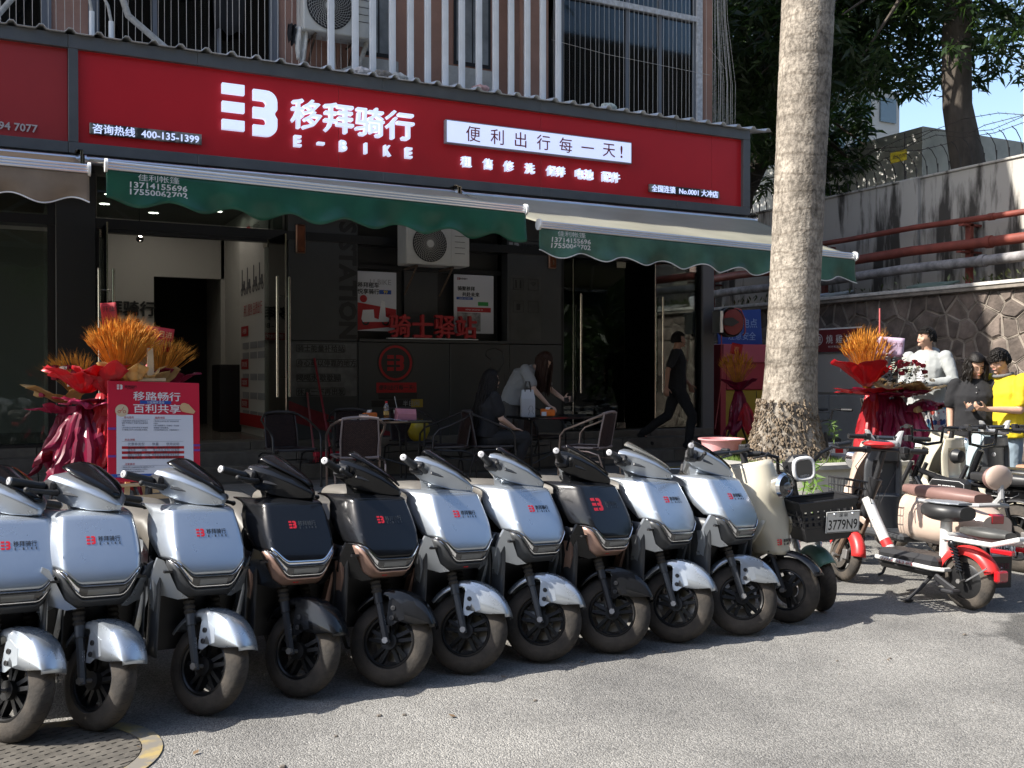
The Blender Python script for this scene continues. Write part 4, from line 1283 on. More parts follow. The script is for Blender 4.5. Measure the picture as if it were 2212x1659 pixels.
sc0 = build_scooter()
for c in sc0.children:
    if base(c.name) == 'front_wheel': c.matrix_local = TR(0, 0, .2)
GRP = 'electric scooters parked in a row along the road'
rows = [  # x, y, yaw, lean, steer, kind, label
    (.0, 4.40, 10, 3.0, 30, 's', 'silver electric scooter cut off by the left edge of the picture'),
    (.314, 4.385, 9, 3.0, 25, 's', 'silver electric scooter standing over the manhole cover, first whole one from the left'),
    (.745, 4.385, 12, 3.8, 28, 's', 'silver electric scooter parked in front of the red easel board, left of the black pair'),
    (1.165, 4.43, 10, 3.2, 29, 'k1', 'black and rose gold electric scooter with a chrome strip above its headlight'),
    (1.575, 4.40, 12, 3.5, 42, 'k', 'black and rose gold electric scooter with a plain headlight, right one of the black pair'),
    (1.973, 4.415, 12, 3.5, 42, 's2', 'silver electric scooter with an extra red emblem on its chin, right of the black pair'),
    (2.395, 4.42, 13, 3.5, 42, 's', 'silver electric scooter just left of the single black one with the big emblem'),
    (2.80, 4.40, 14, 4.0, 44, 'k2', 'black and rose gold electric scooter with one big red emblem, between silver ones'),
    (3.225, 4.41, 14, 4.0, 30, 's', 'silver electric scooter with clear windscreen, right of the single black one'),
    (3.635, 4.37, 15, 4.0, 46, 's', 'silver electric scooter standing against the cream one, last silver at the right'),
]
M_clearv = mat('clear visor', (.16, .155, .14), rough=.06, coat=1.0)
BLK = {'silver blue paint': M_bpt, 'dark grey plastic': M_plas, 'dark decal': mat('faint decal', (.05, .055, .06), rough=.5)}
f_ = lambda x, z, d: panel_pt(x, z, d + .0046)
for i, (x, y, yaw, lean, steer, kind, lab) in enumerate(rows):
    mx = TR(x, y, 0) @ RZ(yaw) @ RY(lean)
    s = sc0 if i == 0 else dup(sc0, mx, lab)
    if i == 0: s.matrix_world = mx
    tag(s, lab, 'scooter', GRP)
    set_steer(s, steer)
    ch_f = lambda x, z, d: (x, -.012 + .01 + (.546 - z) * .9 - .012 + .035 * sstep(.09, .17, abs(x)), z)
    if kind[0] == 'k':
        recolour(s, BLK)
        for c in s.children:
            if base(c.name) in ('chin', 'shield_arm'):
                sl_ = c.material_slots[0]; sl_.link = 'OBJECT'; sl_.material = M_rose
        fpn = [c for c in s.children if base(c.name) == 'front_panel'][0]
        chn = [c for c in s.children if base(c.name) == 'chin'][0]
        logo('emblem', M_decr, chn, (-.03, 0, .521), .024, ext=.0006, fn=ch_f)
        text('lettering', '移拜骑行', M_dec, chn, (.03, 0, .524), width=.075, bold=.02, ext=.0006, fn=ch_f)
        if kind == 'k2':
            for c in list(fpn.children):
                if base(c.name) == 'emblem':
                    bpy.data.objects.remove(c)
            logo('emblem', M_decr, fpn, (-.07, 0, .765), .062, ext=.0006, fn=f_)
        if kind == 'k1':
            obj('chrome_strip', B().grid(25, 3, lambda u, v: (lambda X: (X, panel_pt(X, pzb(X) + .014 * v)[1] - .004, pzb(X) + .001 + .017 * v))((u * 2 - 1) * .162)), M_chr, fpn, solid=.003)
    if kind == 's2':
        chn = [c for c in s.children if base(c.name) == 'chin'][0]
        logo('emblem', M_decr, chn, (-.0, 0, .521), .026, ext=.0006, fn=ch_f)
    if i == 8:
        for c in s.children:
            for g in c.children:
                if base(g.name) == 'windscreen': recolour(g, {'smoked visor': M_clearv})
# ================================================================= TERRACE: TABLES, CHAIRS AND WHAT LIES ON THEM
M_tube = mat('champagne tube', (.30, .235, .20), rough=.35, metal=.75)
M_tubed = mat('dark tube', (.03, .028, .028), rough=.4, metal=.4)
M_weave = mat('rattan weave', (.05, .03, .028), rough=.5, spec=.2)
def weave_nodes(m, ca, cb):
    t = m.node_tree; p = t.nodes['Principled BSDF']
    tc = t.nodes.new('ShaderNodeTexCoord'); br = t.nodes.new('ShaderNodeTexBrick')
    mp = t.nodes.new('ShaderNodeMapping'); mp.inputs['Rotation'].default_value = (R(90), 0, 0)
    br.inputs['Scale'].default_value = 1; br.inputs['Brick Width'].default_value = .022; br.inputs['Row Height'].default_value = .009; br.inputs['Mortar Size'].default_value = .0022
    br.inputs['Color1'].default_value = (*ca, 1); br.inputs['Color2'].default_value = (*cb, 1); br.inputs['Mortar'].default_value = (.006, .005, .005, 1)
    L = t.links.new
    L(tc.outputs['Object'], mp.inputs[0]); L(mp.outputs[0], br.inputs['Vector']); L(br.outputs['Color'], p.inputs['Base Color'])
    b = t.nodes.new('ShaderNodeBump'); b.inputs['Strength'].default_value = .9; b.inputs['Distance'].default_value = .004; b.invert = True
    L(br.outputs['Fac'], b.inputs['Height']); L(b.outputs[0], p.inputs['Normal'])
weave_nodes(M_weave, (.10, .055, .05), (.05, .03, .03))
M_arm = mat('mauve plastic rim', (.20, .165, .16), rough=.5)


def make_chair(label, mx, tube=M_tube, rim=M_arm):
    t = thing('armchair', label, 'chair', mx=mx)
    for s in (-1, 1):
        # front leg rising into the arm that runs round to the back
        obj('arm', B().tube([(s * .27, -.25, 0), (s * .275, -.24, .35), (s * .28, -.22, .56), (s * .285, -.16, .63), (s * .285, -.02, .68), (s * .27, .14, .745), (s * .2, .25, .80), (s * .12, .275, .815)], .0125, 10), tube, t)
        obj('leg', B().tube([(s * .2, -.2, .40), (s * .235, -.05, .39), (s * .26, .12, .385), (s * .255, .24, .35), (s * .25, .29, .2), (s * .25, .31, 0)], .0115, 8), tube, t)
        obj('back_post', B().tube([(s * .185, .2, .40), (s * .19, .235, .6), (s * .175, .28, .815)], .010, 8), rim, t)
        obj('foot_cap', B().cyl((s * .27, -.25, 0), (s * .27, -.25, .03), .016, n=10).cyl((s * .25, .31, 0), (s * .25, .31, .03), .016, n=10), M_tubed, t)
    obj('stretcher', B().tube([(-.25, .27, .27), (-.2, 0, .30), (.2, 0, .30), (.25, .27, .27)], .008, 8), tube, t)
    obj('backrest', B().grid(12, 14, lambda u, v: ((u - .5) * (.37 - .02 * v), .2 + .075 * v + .02 * math.cos((u - .5) * PI), .42 + .385 * v)), M_weave, t, solid=.008)
    obj('top_rim', B().tube([(-.18, .268, .812), (-.09, .288, .826), (0, .294, .83), (.09, .288, .826), (.18, .268, .812)], .016, 10), rim, t)
    obj('seat', B().grid(12, 12, lambda u, v: ((u - .5) * (.42 + .04 * (1 - v)), -.23 + .45 * v, .425 - .012 * math.sin(PI * u) * math.sin(PI * v))), M_weave, t, solid=.014)
    obj('seat_rim', B().tube([(-.225, -.22, .425), (0, -.245, .425), (.225, -.22, .425), (.215, .1, .425), (.19, .215, .425), (-.19, .215, .425), (-.215, .1, .425)], .014, 8, closed=True), rim, t)
    return t


ch0 = make_chair('champagne tube armchair with lit brown woven back turned to the camera, before the left table', TR(3.16, 9.72, .2) @ RZ(170))
def chair(x, y, rz, label, dark=False):
    o = dup(ch0, TR(x, y, .2) @ RZ(rz), label)
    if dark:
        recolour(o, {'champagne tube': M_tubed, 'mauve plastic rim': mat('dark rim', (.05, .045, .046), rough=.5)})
    return tag(o, group='woven armchairs on the terrace')
tag(ch0, group='woven armchairs on the terrace')
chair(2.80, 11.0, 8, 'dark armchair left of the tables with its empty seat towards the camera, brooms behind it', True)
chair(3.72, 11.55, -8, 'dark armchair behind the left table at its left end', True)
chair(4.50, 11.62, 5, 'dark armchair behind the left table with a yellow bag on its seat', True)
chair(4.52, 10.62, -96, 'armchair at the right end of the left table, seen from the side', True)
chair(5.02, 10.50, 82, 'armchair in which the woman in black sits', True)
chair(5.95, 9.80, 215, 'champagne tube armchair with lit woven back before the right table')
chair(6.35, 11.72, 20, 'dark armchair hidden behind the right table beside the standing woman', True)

M_ttop = mat('black glass table top', (.012, .012, .013), rough=.12, coat=.5)
def table(label, x0, x1, y0, y1):
    t = thing('table', label, 'table', (x0, y0, .2))
    W, Dp = x1 - x0, y1 - y0
    obj('table_top', B().rbox(0, W, 0, Dp, .70, .735, .008), M_ttop, t)
    for a, c in ((.07, .07), (W - .07, .07), (.07, Dp - .07), (W - .07, Dp - .07)):
        obj('leg', B().tube([(a, c, .70), (a, c, .2), (a, c, 0)], .013, 8), M_tubed, t)
    obj('stretcher', B().tube([(.07, .07, .16), (W / 2, Dp / 2, .3), (W - .07, .07, .16)], .008, 6).tube([(.07, Dp - .07, .16), (W / 2, Dp / 2, .3), (W - .07, Dp - .07, .16)], .008, 6), M_tubed, t)
    return t
table('left black table carrying a bottle, a cup, a pink bag and tissues', 3.31, 4.33, 10.54, 11.28)
table('right black table under the leaning woman with a white bag and a tablet', 5.62, 6.80, 10.62, 11.25)
TZ = .936

M_or = mat('orange wrapper', (.72, .16, .015), rough=.4, var=.2, scale=20)
def tissue(label, x, y, rz, k):
    t = thing('tissue_pack', label, 'tissues', (x, y, TZ), rz)
    b = B().rbox(-.09, .09, -.045, .045, 0, .075, .012)
    b.v = [(v[0] * (1 + .1 * noise.noise(Vector(v) * 30)), v[1], v[2] * (1 + .5 * noise.noise(Vector(v) * 18 + Vector((k, 0, 0)))) + (.02 * math.cos(v[0] * 12) if v[2] > .05 else 0)) for v in b.v]
    obj('pack', b, M_or, t, 60, sub=2)
    b = B().grid(6, 6, lambda u, v: (-.01 + (u - .5) * .06 + .02 * v, .01 * math.sin(u * 9), .06 + .055 * v))
    obj('tissue', b, M_white, t, solid=.002)
    obj('label_print', B().box(-.093, -.03, -.05, -.0465, .01, .06), M_pap, t)
    return t
tissue('orange tissue pack with a white tissue sticking out on the left table', 3.66, 10.80, 8, 1)
tissue('orange tissue pack at the front of the right table beside the white bag', 5.93, 10.72, -12, 5)
o = obj('plastic_box', B().rbox(-.04, .04, -.035, .035, 0, .075, .004), mat('cloudy plastic', (.55, .5, .48), rough=.2, trans=.5), mx=TR(3.545, 10.66, TZ)); tag(o, 'small clear plastic box beside the orange tissue pack', 'box')
bt = thing('drink_bottle', 'plastic bottle of amber drink with a red cap on the left table', 'bottle', (3.86, 10.78, TZ))
obj('bottle_body', B().lathe([(.001, 0), (.029, .003), (.031, .02), (.031, .10), (.027, .115), (.031, .13), (.030, .15), (.014, .185), (.012, .195)], 20), mat('amber drink', (.35, .13, .02), rough=.08, trans=.6), bt)
obj('bottle_shoulder', B().lathe([(.0315, .105), (.0275, .115), (.0315, .13), (.0305, .152), (.0145, .187), (.0125, .197)], 20), mat('clear plastic', (.75, .75, .78), rough=.05, trans=.8), bt)
obj('label_band', B().lathe([(.0318, .055), (.0318, .10)], 20), mat('bottle label', (.5, .33, .1), rough=.5, var=.5, scale=50), bt)
obj('cap', B().lathe([(.0145, .19), (.0145, .212), (.001, .213)], 16), mat('red cap', (.6, .02, .03), rough=.4), bt)
o = thing('paper_cup', 'white paper cup with a black lid and a straw behind the pink bag', 'cup', (4.07, 11.0, TZ))
obj('cup_body', B().lathe([(.001, 0), (.028, 0), (.04, .1), (.042, .102)], 20), M_white, o)
obj('lid', B().lathe([(.044, .1), (.044, .112), (.036, .125), (.001, .125)], 20), M_plas, o)
obj('straw', B().cyl((0, 0, .12), (-.03, 0, .26), .003), M_white, o)
text('lettering', 'WILLY BOX', M_txtb, o, (0, -.042, .07), width=.04, ext=0)
b = B().loft([[(-.12, -.05, 0), (.12, -.05, 0), (.12, .05, 0), (-.12, .05, 0)], [(-.115, -.055, .07), (.115, -.055, .06), (.115, .055, .06), (-.115, .055, .07)], [(-.125, -.01, .13), (.13, -.015, .115), (.13, .01, .115), (-.125, .01, .13)]])
o = obj('pink_bag', b, mat('pink paper', (.62, .25, .30), rough=.6, var=.08, scale=9), mx=TR(4.09, 10.78, TZ) @ RZ(6), smooth=0); tag(o, 'folded pink paper bag on the left table', 'paper bag')
o = obj('leaflet', B().grid(10, 6, lambda u, v: (-.14 + .3 * u, -.08 + .14 * v - .08 * u, .004 + .012 * math.sin(u * 5) + .008 * v)), mat('printed leaflet', (.5, .52, .58), rough=.5, var=.3, scale=14), mx=TR(3.86, 10.66, TZ), solid=.001); tag(o, 'printed leaflets lying open at the front edge of the left table', 'leaflet')
o = obj('crumpled_tissue', B().ball((0, 0, .015), .06, 10, 6, sc=(1.4, 1, .3)), M_white, mx=TR(3.44, 10.80, TZ), smooth=0); tag(o, 'crumpled white tissues at the left end of the left table', 'tissue')
for v in o.data.vertices: v.co += Vector((noise.noise(v.co * 60) * .02, noise.noise(v.co * 60 + Vector((3, 0, 0))) * .02, abs(noise.noise(v.co * 40)) * .03))
b = B().ball((0, 0, .12), .14, 14, 10, sc=(1, .7, 1.0))
b.v = [(v[0] * (1 + .3 * noise.noise(Vector(v) * 9)), v[1], v[2] * (1 + .2 * noise.noise(Vector(v) * 7))) for v in b.v]
o = obj('yellow_bag', b, mat('yellow plastic', (.45, .33, .02), rough=.35, var=.2, scale=9), mx=TR(4.52, 11.45, .635)); tag(o, 'crumpled yellow plastic bag on the chair behind the left table', 'bag')
# right table
wb = thing('takeaway_bag', 'tall white takeaway bag with black handles and a drawn figure on the right table', 'bag', (5.72, 10.85, TZ), -20)
obj('bag_body', B().loft([[(-.085, -.06, 0), (.085, -.06, 0), (.085, .06, 0), (-.085, .06, 0)], [(-.085, -.06, .22), (.085, -.06, .22), (.085, .06, .22), (-.085, .06, .22)], [(-.07, -.02, .33), (.07, -.02, .33), (.07, .02, .33), (-.07, .02, .33)]]), mat('white bag paper', (.52, .53, .55), rough=.5), wb, 0)
for s in (-1, 1):
    obj('handle', B().tube([(-.035, s * .022, .24), (-.035, s * .024, .36), (-.02, s * .03, .43), (.02, s * .03, .43), (.035, s * .024, .36), (.035, s * .022, .24)], .008, 6), M_plas, wb)
obj('drawn_figure', B().tube([(.0, -.062, .02), (.02, -.062, .07), (.0, -.062, .09), (.02, -.062, .13), (.05, -.062, .13), (.06, -.062, .09), (.045, -.062, .07), (.07, -.062, .03)], .002, 4), M_txtb, wb)
tb = thing('tablet', 'dark tablet lying flat on the right table under her hand', 'tablet', (6.42, 10.95, TZ), 5)
obj('tablet_body', B().rbox(-.15, .15, -.1, .1, 0, .012, .004), M_plas, tb)
obj('screen', B().box(-.14, .14, -.09, .09, .012, .0125), M_lens, tb)

# brooms and dustpan by the wall
M_rod = mat('broom handle red', (.30, .02, .035), rough=.5, var=.3, scale=20)
br = thing('broom', 'broom with a red printed handle leaning on the wall beside the left chair', 'broom', (0, 0, 0))
obj('handle', B().cyl((3.60, 12.05, .42), (3.53, 12.58, 1.66), .014, n=10), M_rod, br)
bh = B().rbox(3.36, 3.86, 11.95, 12.06, .44, .5, .01)
obj('broom_head', bh, mat('broom red', (.4, .012, .03), rough=.6), br)
b = B()
for i in range(260):
    x = 3.37 + .48 * rnd.random(); y = 11.96 + .09 * rnd.random()
    b.tube([(x, y, .445), (x + rnd.uniform(-.02, .02) + (x - 3.6) * .12, y - .02, .37 + rnd.uniform(0, .02))], .0018, 3, caps=False)
tag(obj('bristles', b, MATS['broom red'], br, 0), kind='stuff')
br = thing('broom', 'shorter pinkish stick leaning on the wall left of the broom', 'broom', (0, 0, 0))
obj('handle', B().cyl((3.40, 12.1, .4), (3.43, 12.57, 1.22), .013, n=10), mat('pink stick', (.36, .1, .11), rough=.5), br)
obj('pan', B().rbox(3.28, 3.5, 11.98, 12.12, .365, .40, .01), M_plas, br)

# ================================================================= EASEL BOARD
M_pine = mat('pine wood', (.52, .38, .22), rough=.55, var=.15, scale=3, stretch=(1, 1, .1))
em = TR(1.075, 8.42, .2) @ RZ(6)
ea = thing('easel', 'pine easel carrying the red promotion board', 'easel', mx=em)
back = lambda z: .02 + (z) * .17
for s in (-1, 1):
    obj('leg', B().rbox(-.02, .02, -.012, .012, 0, 1.12, .003, TR(s * .25, 0, 0) @ RY(-s * 5) @ RX(-9.5)), M_pine, ea)
obj('leg', B().rbox(-.02, .02, -.012, .012, 0, 1.25, .003, TR(0, .62, 0) @ RX(19)), M_pine, ea)
obj('mast', B().rbox(-.025, .025, -.012, .012, .3, 1.49, .003, TR(0, 0, 0) @ RX(-9.5)), M_pine, ea)
obj('top_clamp', B().rbox(-.11, .11, -.03, .03, 1.205, 1.235, .004, TR(0, -.01, 0) @ RX(-9.5)), M_pine, ea)
obj('ledge', B().rbox(-.32, .32, -.05, .03, .36, .385, .004, RX(-9.5)), M_pine, ea)
obj('crossbar', B().rbox(-.22, .22, -.01, .01, .25, .29, .003, RX(-9.5)), M_pine, ea)
M_brd = mat('board red', (.56, .012, .04), rough=.4)
bdx = em @ RX(-9.5) @ TR(0, -.045, .795) @ RY(2.0)
bd = thing('promotion_board', 'red promotion board with a white printed sheet on the pine easel', 'board', mx=bdx)
W, Hh = .36, .405
obj('board', B().rbox(-W, W, -.006, .006, -Hh, Hh, .002), M_brd, bd)
yb = -.0075
tx = lambda s, m, x, z, h=None, w=None, bold=.02, ext=.0004, y=yb, al='CENTER': text('lettering', s, m, bd, (x, y, z), height=h, width=w, bold=bold, ext=ext, align=al)
obj('white_sheet', B().box(-W + .065, W - .055, yb - .001, yb, -Hh + .055, .135), mat('sheet white', (.66, .68, .74), rough=.5), bd)
logo('emblem', M_txtw, bd, (-.27, yb, .355), .038, ext=.0004)
tx('移拜骑行', M_txtb, -.185, .36, .022); tx('E - B I K E', M_txtb, -.185, .343, .009)
tx('移路畅行', M_txtw, .02, .285, .072, .37, .016); tx('百利共享', M_txtw, .02, .185, .072, .37, .016)
obj('blue_tag', B().box(-.115, .13, yb - .0018, yb - .001, .222, .25), M_blue, bd)
tx('公益抽奖活动', M_txtw, .007, .236, .021, None, .02, y=yb - .002)
ys = yb - .0015
tx('参与条件', M_txtr, -.20, .11, .018, y=ys); tx('抽奖流程', M_txtr, .04, .11, .018, y=ys); tx('奖品详情', M_txtr, -.195, -.07, .018, y=ys); tx('注意事项', M_txtr, -.195, -.265, .018, y=ys)
M_small = mat('small print', (.16, .17, .22), rough=.6)
body1 = ['1.粘贴定制车身贴:在您的电动车上', '粘贴“移拜骑行”专属车身贴(需现场', '领取)', '2.关注官方公众号:扫码关注“移拜骑', '行”微信公众号,并完成账号绑定。']
body2 = ['1.完成参与条件后,至门店活动区登', '记信息;', '3.每人每期参与一次抽奖,一次可随', '机抽取1份优惠券。', '3.中奖后获取的公司、优惠券通过小']
for k, s in enumerate(body1): tx(s, M_small, -.255, .082 - k * .018, .0105 if len(s) < 5 else None, None if len(s) < 5 else .2, 0, y=ys, al='LEFT')
for k, s in enumerate(body2): tx(s, M_small, -.01, .082 - k * .018, .0105 if len(s) < 5 else None, None if len(s) < 5 else (.2 if len(s) > 12 else .12), 0, y=ys, al='LEFT')
for k, s in enumerate(['1.领奖者请至门店服务提供管理,详情咨询工作人员;', '2.本活动奖品不可兑换现金,不可转让。', '3.活动最终解释权归移拜骑行所有']): tx(s, M_small, -.255, -.29 - k * .017, None, (.25, .2, .17)[k], 0, y=ys, al='LEFT')
b = B()
for z in (.097, -.083, -.278): b.box(-.255, -.04 if z > 0 else .225, ys - .0005, ys, z - .0008, z + .0008)
b.box(-.01, .21, ys - .0005, ys, .0962, .0978)
obj('rule_line', b, M_small, bd)
for k, z in enumerate((-.133, -.173, -.213)):
    obj('red_row', B().box(-.255, .23, ys - .0006, ys, z - .0105, z + .0105), M_txtr, bd)
    tx(('满20元优惠券   300张   满减券,全门店可用', '新人体验券   100张   骑行优惠券,当日有效', '特等礼品   20份   凭券至前台领取')[k], M_dec, -.01, z, None, .40, 0, y=ys - .001)
for k, z in enumerate((-.105, -.153, -.193)):
    tx(('优惠券类型        数量        使用说明', '租车券        50张        限工作日,全市门店使用', '换购卡优惠券   120张   换新电池7折优惠,专享优惠')[k], M_small, -.01, z, None, .40, 0, y=ys)
obj('blue_band', B().box(-W, W, yb - .0012, yb - .0005, -Hh + .035, -Hh + .062), M_blue, bd)
for x in (-.28, -.15, -.02, .11, .24):
    logo('emblem', M_txtw, bd, (x, yb - .0014, -Hh + .048), .013, ext=.0003)
    tx('移拜骑行', M_txtw, x + .035, -Hh + .048, .009, y=yb - .0014)
M_lil = mat('violet band', (.17, .05, .28), rough=.5)
for x0, x1, z in ((-W, -W + .062, .01), (-W, -W + .062, -.21), (W - .055, W, -.125), (W - .055, W, -.165)):
    obj('violet_band', B().box(x0 + .0005, x1, yb - .001, yb - .0003, z, z + .018), M_lil, bd)
M_gold = mat('gold print', (.62, .40, .20), rough=.45)
b = B().lathe([(.05, 0), (.001, 0)], 24, TR(-.255, yb - .002, .165), 'y'); obj('round_badge', b, mat('cream print', (.62, .5, .33), rough=.5), bd)
b = B().lathe([(.012, 0), (.008, 0)], 10, TR(-.275, yb - .003, .155), 'y').lathe([(.012, 0), (.008, 0)], 10, TR(-.235, yb - .003, .155), 'y').tube([(-.275, yb - .003, .165), (-.255, yb - .003, .165), (-.24, yb - .003, .195)], .002, 4); obj('badge_scooter', b, M_txtr, bd)
b = B(); fill_poly(b, [(.20, .19), (.235, .235), (.27, .225), (.325, .165), (.31, .145), (.25, .155), (.215, .165)], lambda x, z, d: (x, yb - .002 - d, z), 0, .001).lathe([(.035, 0), (.001, 0)], 20, TR(.235, yb - .0035, .2), 'y'); obj('megaphone_print', b, M_gold, bd)
b = B(); fill_poly(b, [(-W, .405), (-.1, .405), (-.02, .37), (.12, .345), (.07, .37), (.02, .405), (W, .405), (W, .33), (.28, .36), (.2, .405)], lambda x, z, d: (x, yb + .0008 - d, z), 0, .0002)

# ================================================================= OPENING FLOWER STANDS
M_prd = mat('red florist paper', (.50, .02, .03), rough=.38, var=.15, scale=5, transl=(.6, .02, .02))
M_pma = mat('maroon florist paper', (.22, .008, .04), rough=.35, var=.15, scale=5, transl=(.4, .01, .05))
M_ppk = mat('pinkish red florist paper', (.45, .03, .10), rough=.4, transl=(.5, .03, .08))
M_pgo = mat('gold florist paper', (.55, .36, .15), rough=.32, metal=.15, var=.12, scale=4, transl=(.5, .32, .1))
M_whe = mat('dyed wheat', (.78, .36, .045), rough=.7, var=.35, scale=14, transl=(.7, .28, .02))
M_leafr = mat('eucalyptus leaf', (.42, .46, .36), rough=.6)
M_dkl = mat('dark leaf', (.02, .035, .015), rough=.6)
M_rose_ = mat('dark red rose', (.25, .005, .02), rough=.6, var=.3, scale=30)
M_wros = mat('cream rose', (.68, .62, .5), rough=.6)
M_pole = mat('dark pole', (.05, .045, .04), rough=.6, var=.4, scale=8)


def paper(c, ax0, ax1, r0, r1, L, up, folds, seed, flat=.8):
    """a creased fan of wrapping paper from a tie point; ax0..ax1 degrees round z, up<0 hangs down"""
    c = Vector(c); rr = random.Random(seed)
    ph = [rr.uniform(0, 6) for _ in range(6)]
    def g(u, v):
        a = R(ax0 + (ax1 - ax0) * u)
        rad = r0 + (r1 - r0) * v ** .85
        f = math.asin(math.sin(u * folds * PI + ph[0])) / 1.57
        f2 = math.asin(math.sin(u * folds * 2.3 * PI + ph[1] + v * 2)) / 1.57
        n = noise.noise(Vector((u * 4 + seed, v * 3, seed * 3.1)))
        rad += (.17 * f + .11 * f2 + .22 * n) * v * (r1 + .10)
        z = up * L * v * (1 + .18 * f + .25 * noise.noise(Vector((u * 3 + seed * 2, 7.7, 1)))) + .07 * n * v
        if up > 0: z -= .25 * L * v ** 3
        return (c.x + rad * math.cos(a), c.y + rad * math.sin(a) * flat, c.z + z)
    b = B().grid(34, 10, g)
    b.v = [(v[0] + .02 * noise.noise(Vector(v) * 11), v[1] + .02 * noise.noise(Vector(v) * 13 + Vector((9, 0, 0))), v[2] + .008 * noise.noise(Vector(v) * 17)) for v in b.v]
    return b


def wheat(c, n, h, spread, lean, seed, w=1.0):
    rr = random.Random(seed); b = B(); c = Vector(c)
    for i in range(n):
        a = rr.uniform(0, 2 * PI); q = math.sqrt(rr.random())
        tip = Vector((math.cos(a) * q * spread * w + lean[0], math.sin(a) * q * spread * .7 + lean[1], h * (1 - .28 * q * q) * rr.uniform(.82, 1.06)))
        d = tip.normalized()
        mid = tip * .55 + Vector((0, 0, .03 * h))
        p = [c + Vector((math.cos(a) * .02, math.sin(a) * .02, 0)), c + mid, c + tip]
        b.tube(p, .0016, 3, caps=False)
        dd = (tip - mid).normalized() + Vector((rr.uniform(-.15, .15), rr.uniform(-.15, .15), -.1 * q)); dd.normalize()
        hl_ = rr.uniform(.055, .085)
        s0 = c + tip
        b.tube([s0, s0 + dd * hl_ * .3, s0 + dd * hl_ * .7, s0 + dd * hl_], [.002, .0058, .005, .0008], 5, caps=False)
        for k in range(4):
            e = s0 + dd * hl_ * (.3 + .2 * k)
            t_ = e + (dd + Vector((rr.uniform(-.5, .5), rr.uniform(-.5, .5), rr.uniform(-.2, .3)))) * .055
            b.tube([e, t_], [.0007, .0003], 3, caps=False)
    return b


def rose(b, c, r, seed):
    rr = random.Random(seed); c = Vector(c)
    for k in range(9):
        a = k * 2.4; q = k / 9
        rad = r * (.25 + .75 * q)
        n = Vector((math.cos(a), math.sin(a) * .9, .3))
        u = Vector((-math.sin(a), math.cos(a), 0)); w = Vector((0, 0, 1))
        pts = []
        for j in range(3):
            for i in range(4):
                s = (i / 3 - .5) * 2; t = j / 2
                pts.append(tuple(c + n * rad * (.55 + .5 * t * q + .15 * (1 - s * s)) + u * rad * s * .8 + w * r * (-.5 + 1.3 * t * (1 - .35 * q) - .2 * s * s)))
        b.add(pts, [(j * 4 + i, j * 4 + i + 1, j * 4 + i + 5, j * 4 + i + 4) for j in range(2) for i in range(3)])


def legs(t, c, h, m=M_pole, sp=.28):
    for k in range(3):
        a = R(90 + 120 * k + 20)
        obj('leg', B().cyl((c[0] + sp * math.cos(a), c[1] + sp * math.sin(a), .2), (c[0] - .04 * math.cos(a), c[1] - .04 * math.sin(a), h), .014, n=8), m, t)


def card(t, c, w, h, m, lines, mt, rz=0, tilt=0, bend=.0):
    o = obj('greeting_card', B().grid(8, 6, lambda u, v: ((u - .5) * w, bend * math.sin(u * PI), (v - .5) * h)), m, t, mx=TR(*c) @ RZ(rz) @ RY(tilt), solid=.002)
    for s, x, z, hh in lines:
        text('lettering', s, mt, o, (x, -.003 - abs(bend) * .2, z), height=hh, bold=.02, ext=0, fn=lambda X, Z, d: (X, bend * math.sin((X / w + .5) * PI) - .0025, Z))
    return o


# left stand
t = thing('flower_stand', 'opening flower stand with sunlit orange wheat and red paper behind the easel board', 'flower stand')
legs(t, (0.75, 8.78), 1.2)
M_wr = lambda a, n, b, m: tag(obj(n, b, m, a, 0), kind='stuff')
M_wr(t, 'wheat', wheat((0.83, 8.72, 1.34), 420, .50, .20, (.02, 0), 3, 1.25), M_whe)
obj('wrapping_paper', paper((0.91, 8.66, 1.34), 200, 350, .04, .22, .20, 1, 4, 4), M_pgo, t, 22, solid=.0015)
obj('wrapping_paper', paper((0.75, 8.68, 1.28), 130, 290, .04, .26, .26, 1, 4, 9), M_prd, t, 22, solid=.0015)
obj('wrapping_paper', paper((0.83, 8.84, 1.30), -40, 120, .05, .24, .28, 1, 4, 12), M_prd, t, 22, solid=.0015)
obj('wrapping_paper', paper((0.79, 8.66, 1.30), 160, 350, .04, .22, .66, -1, 6, 2), M_prd, t, 18, solid=.0015)
obj('wrapping_paper', paper((0.69, 8.72, 1.24), 150, 330, .03, .26, .50, -1, 5, 6), M_prd, t, 18, solid=.0015)
obj('wrapping_paper', paper((0.83, 8.60, 1.10), 190, 330, .03, .15, .5, -1, 4, 7), M_ppk, t, 18, solid=.0015)
obj('wrapping_paper', paper((0.87, 8.60, 1.14), 200, 330, .03, .13, .36, -1, 4, 8), M_pgo, t, 18, solid=.0015)
obj('wrapping_paper', paper((0.63, 8.7, 1.2), 150, 290, .03, .2, .3, .25, 4, 18), M_ppk, t, 18, solid=.0015)
obj('bow_knot', B().ball((0.79, 8.56, 1.29), .035, 10, 8), M_ppk, t)
card(t, (0.75, 8.76, 1.93), .12, .22, mat('pinkish red card', (.5, .05, .06), rough=.6, transl=(.5, .05, .05)), [('开业', 0, .06, .045), ('大吉', 0, -.03, .045)], M_dec, 0, -6, .02)
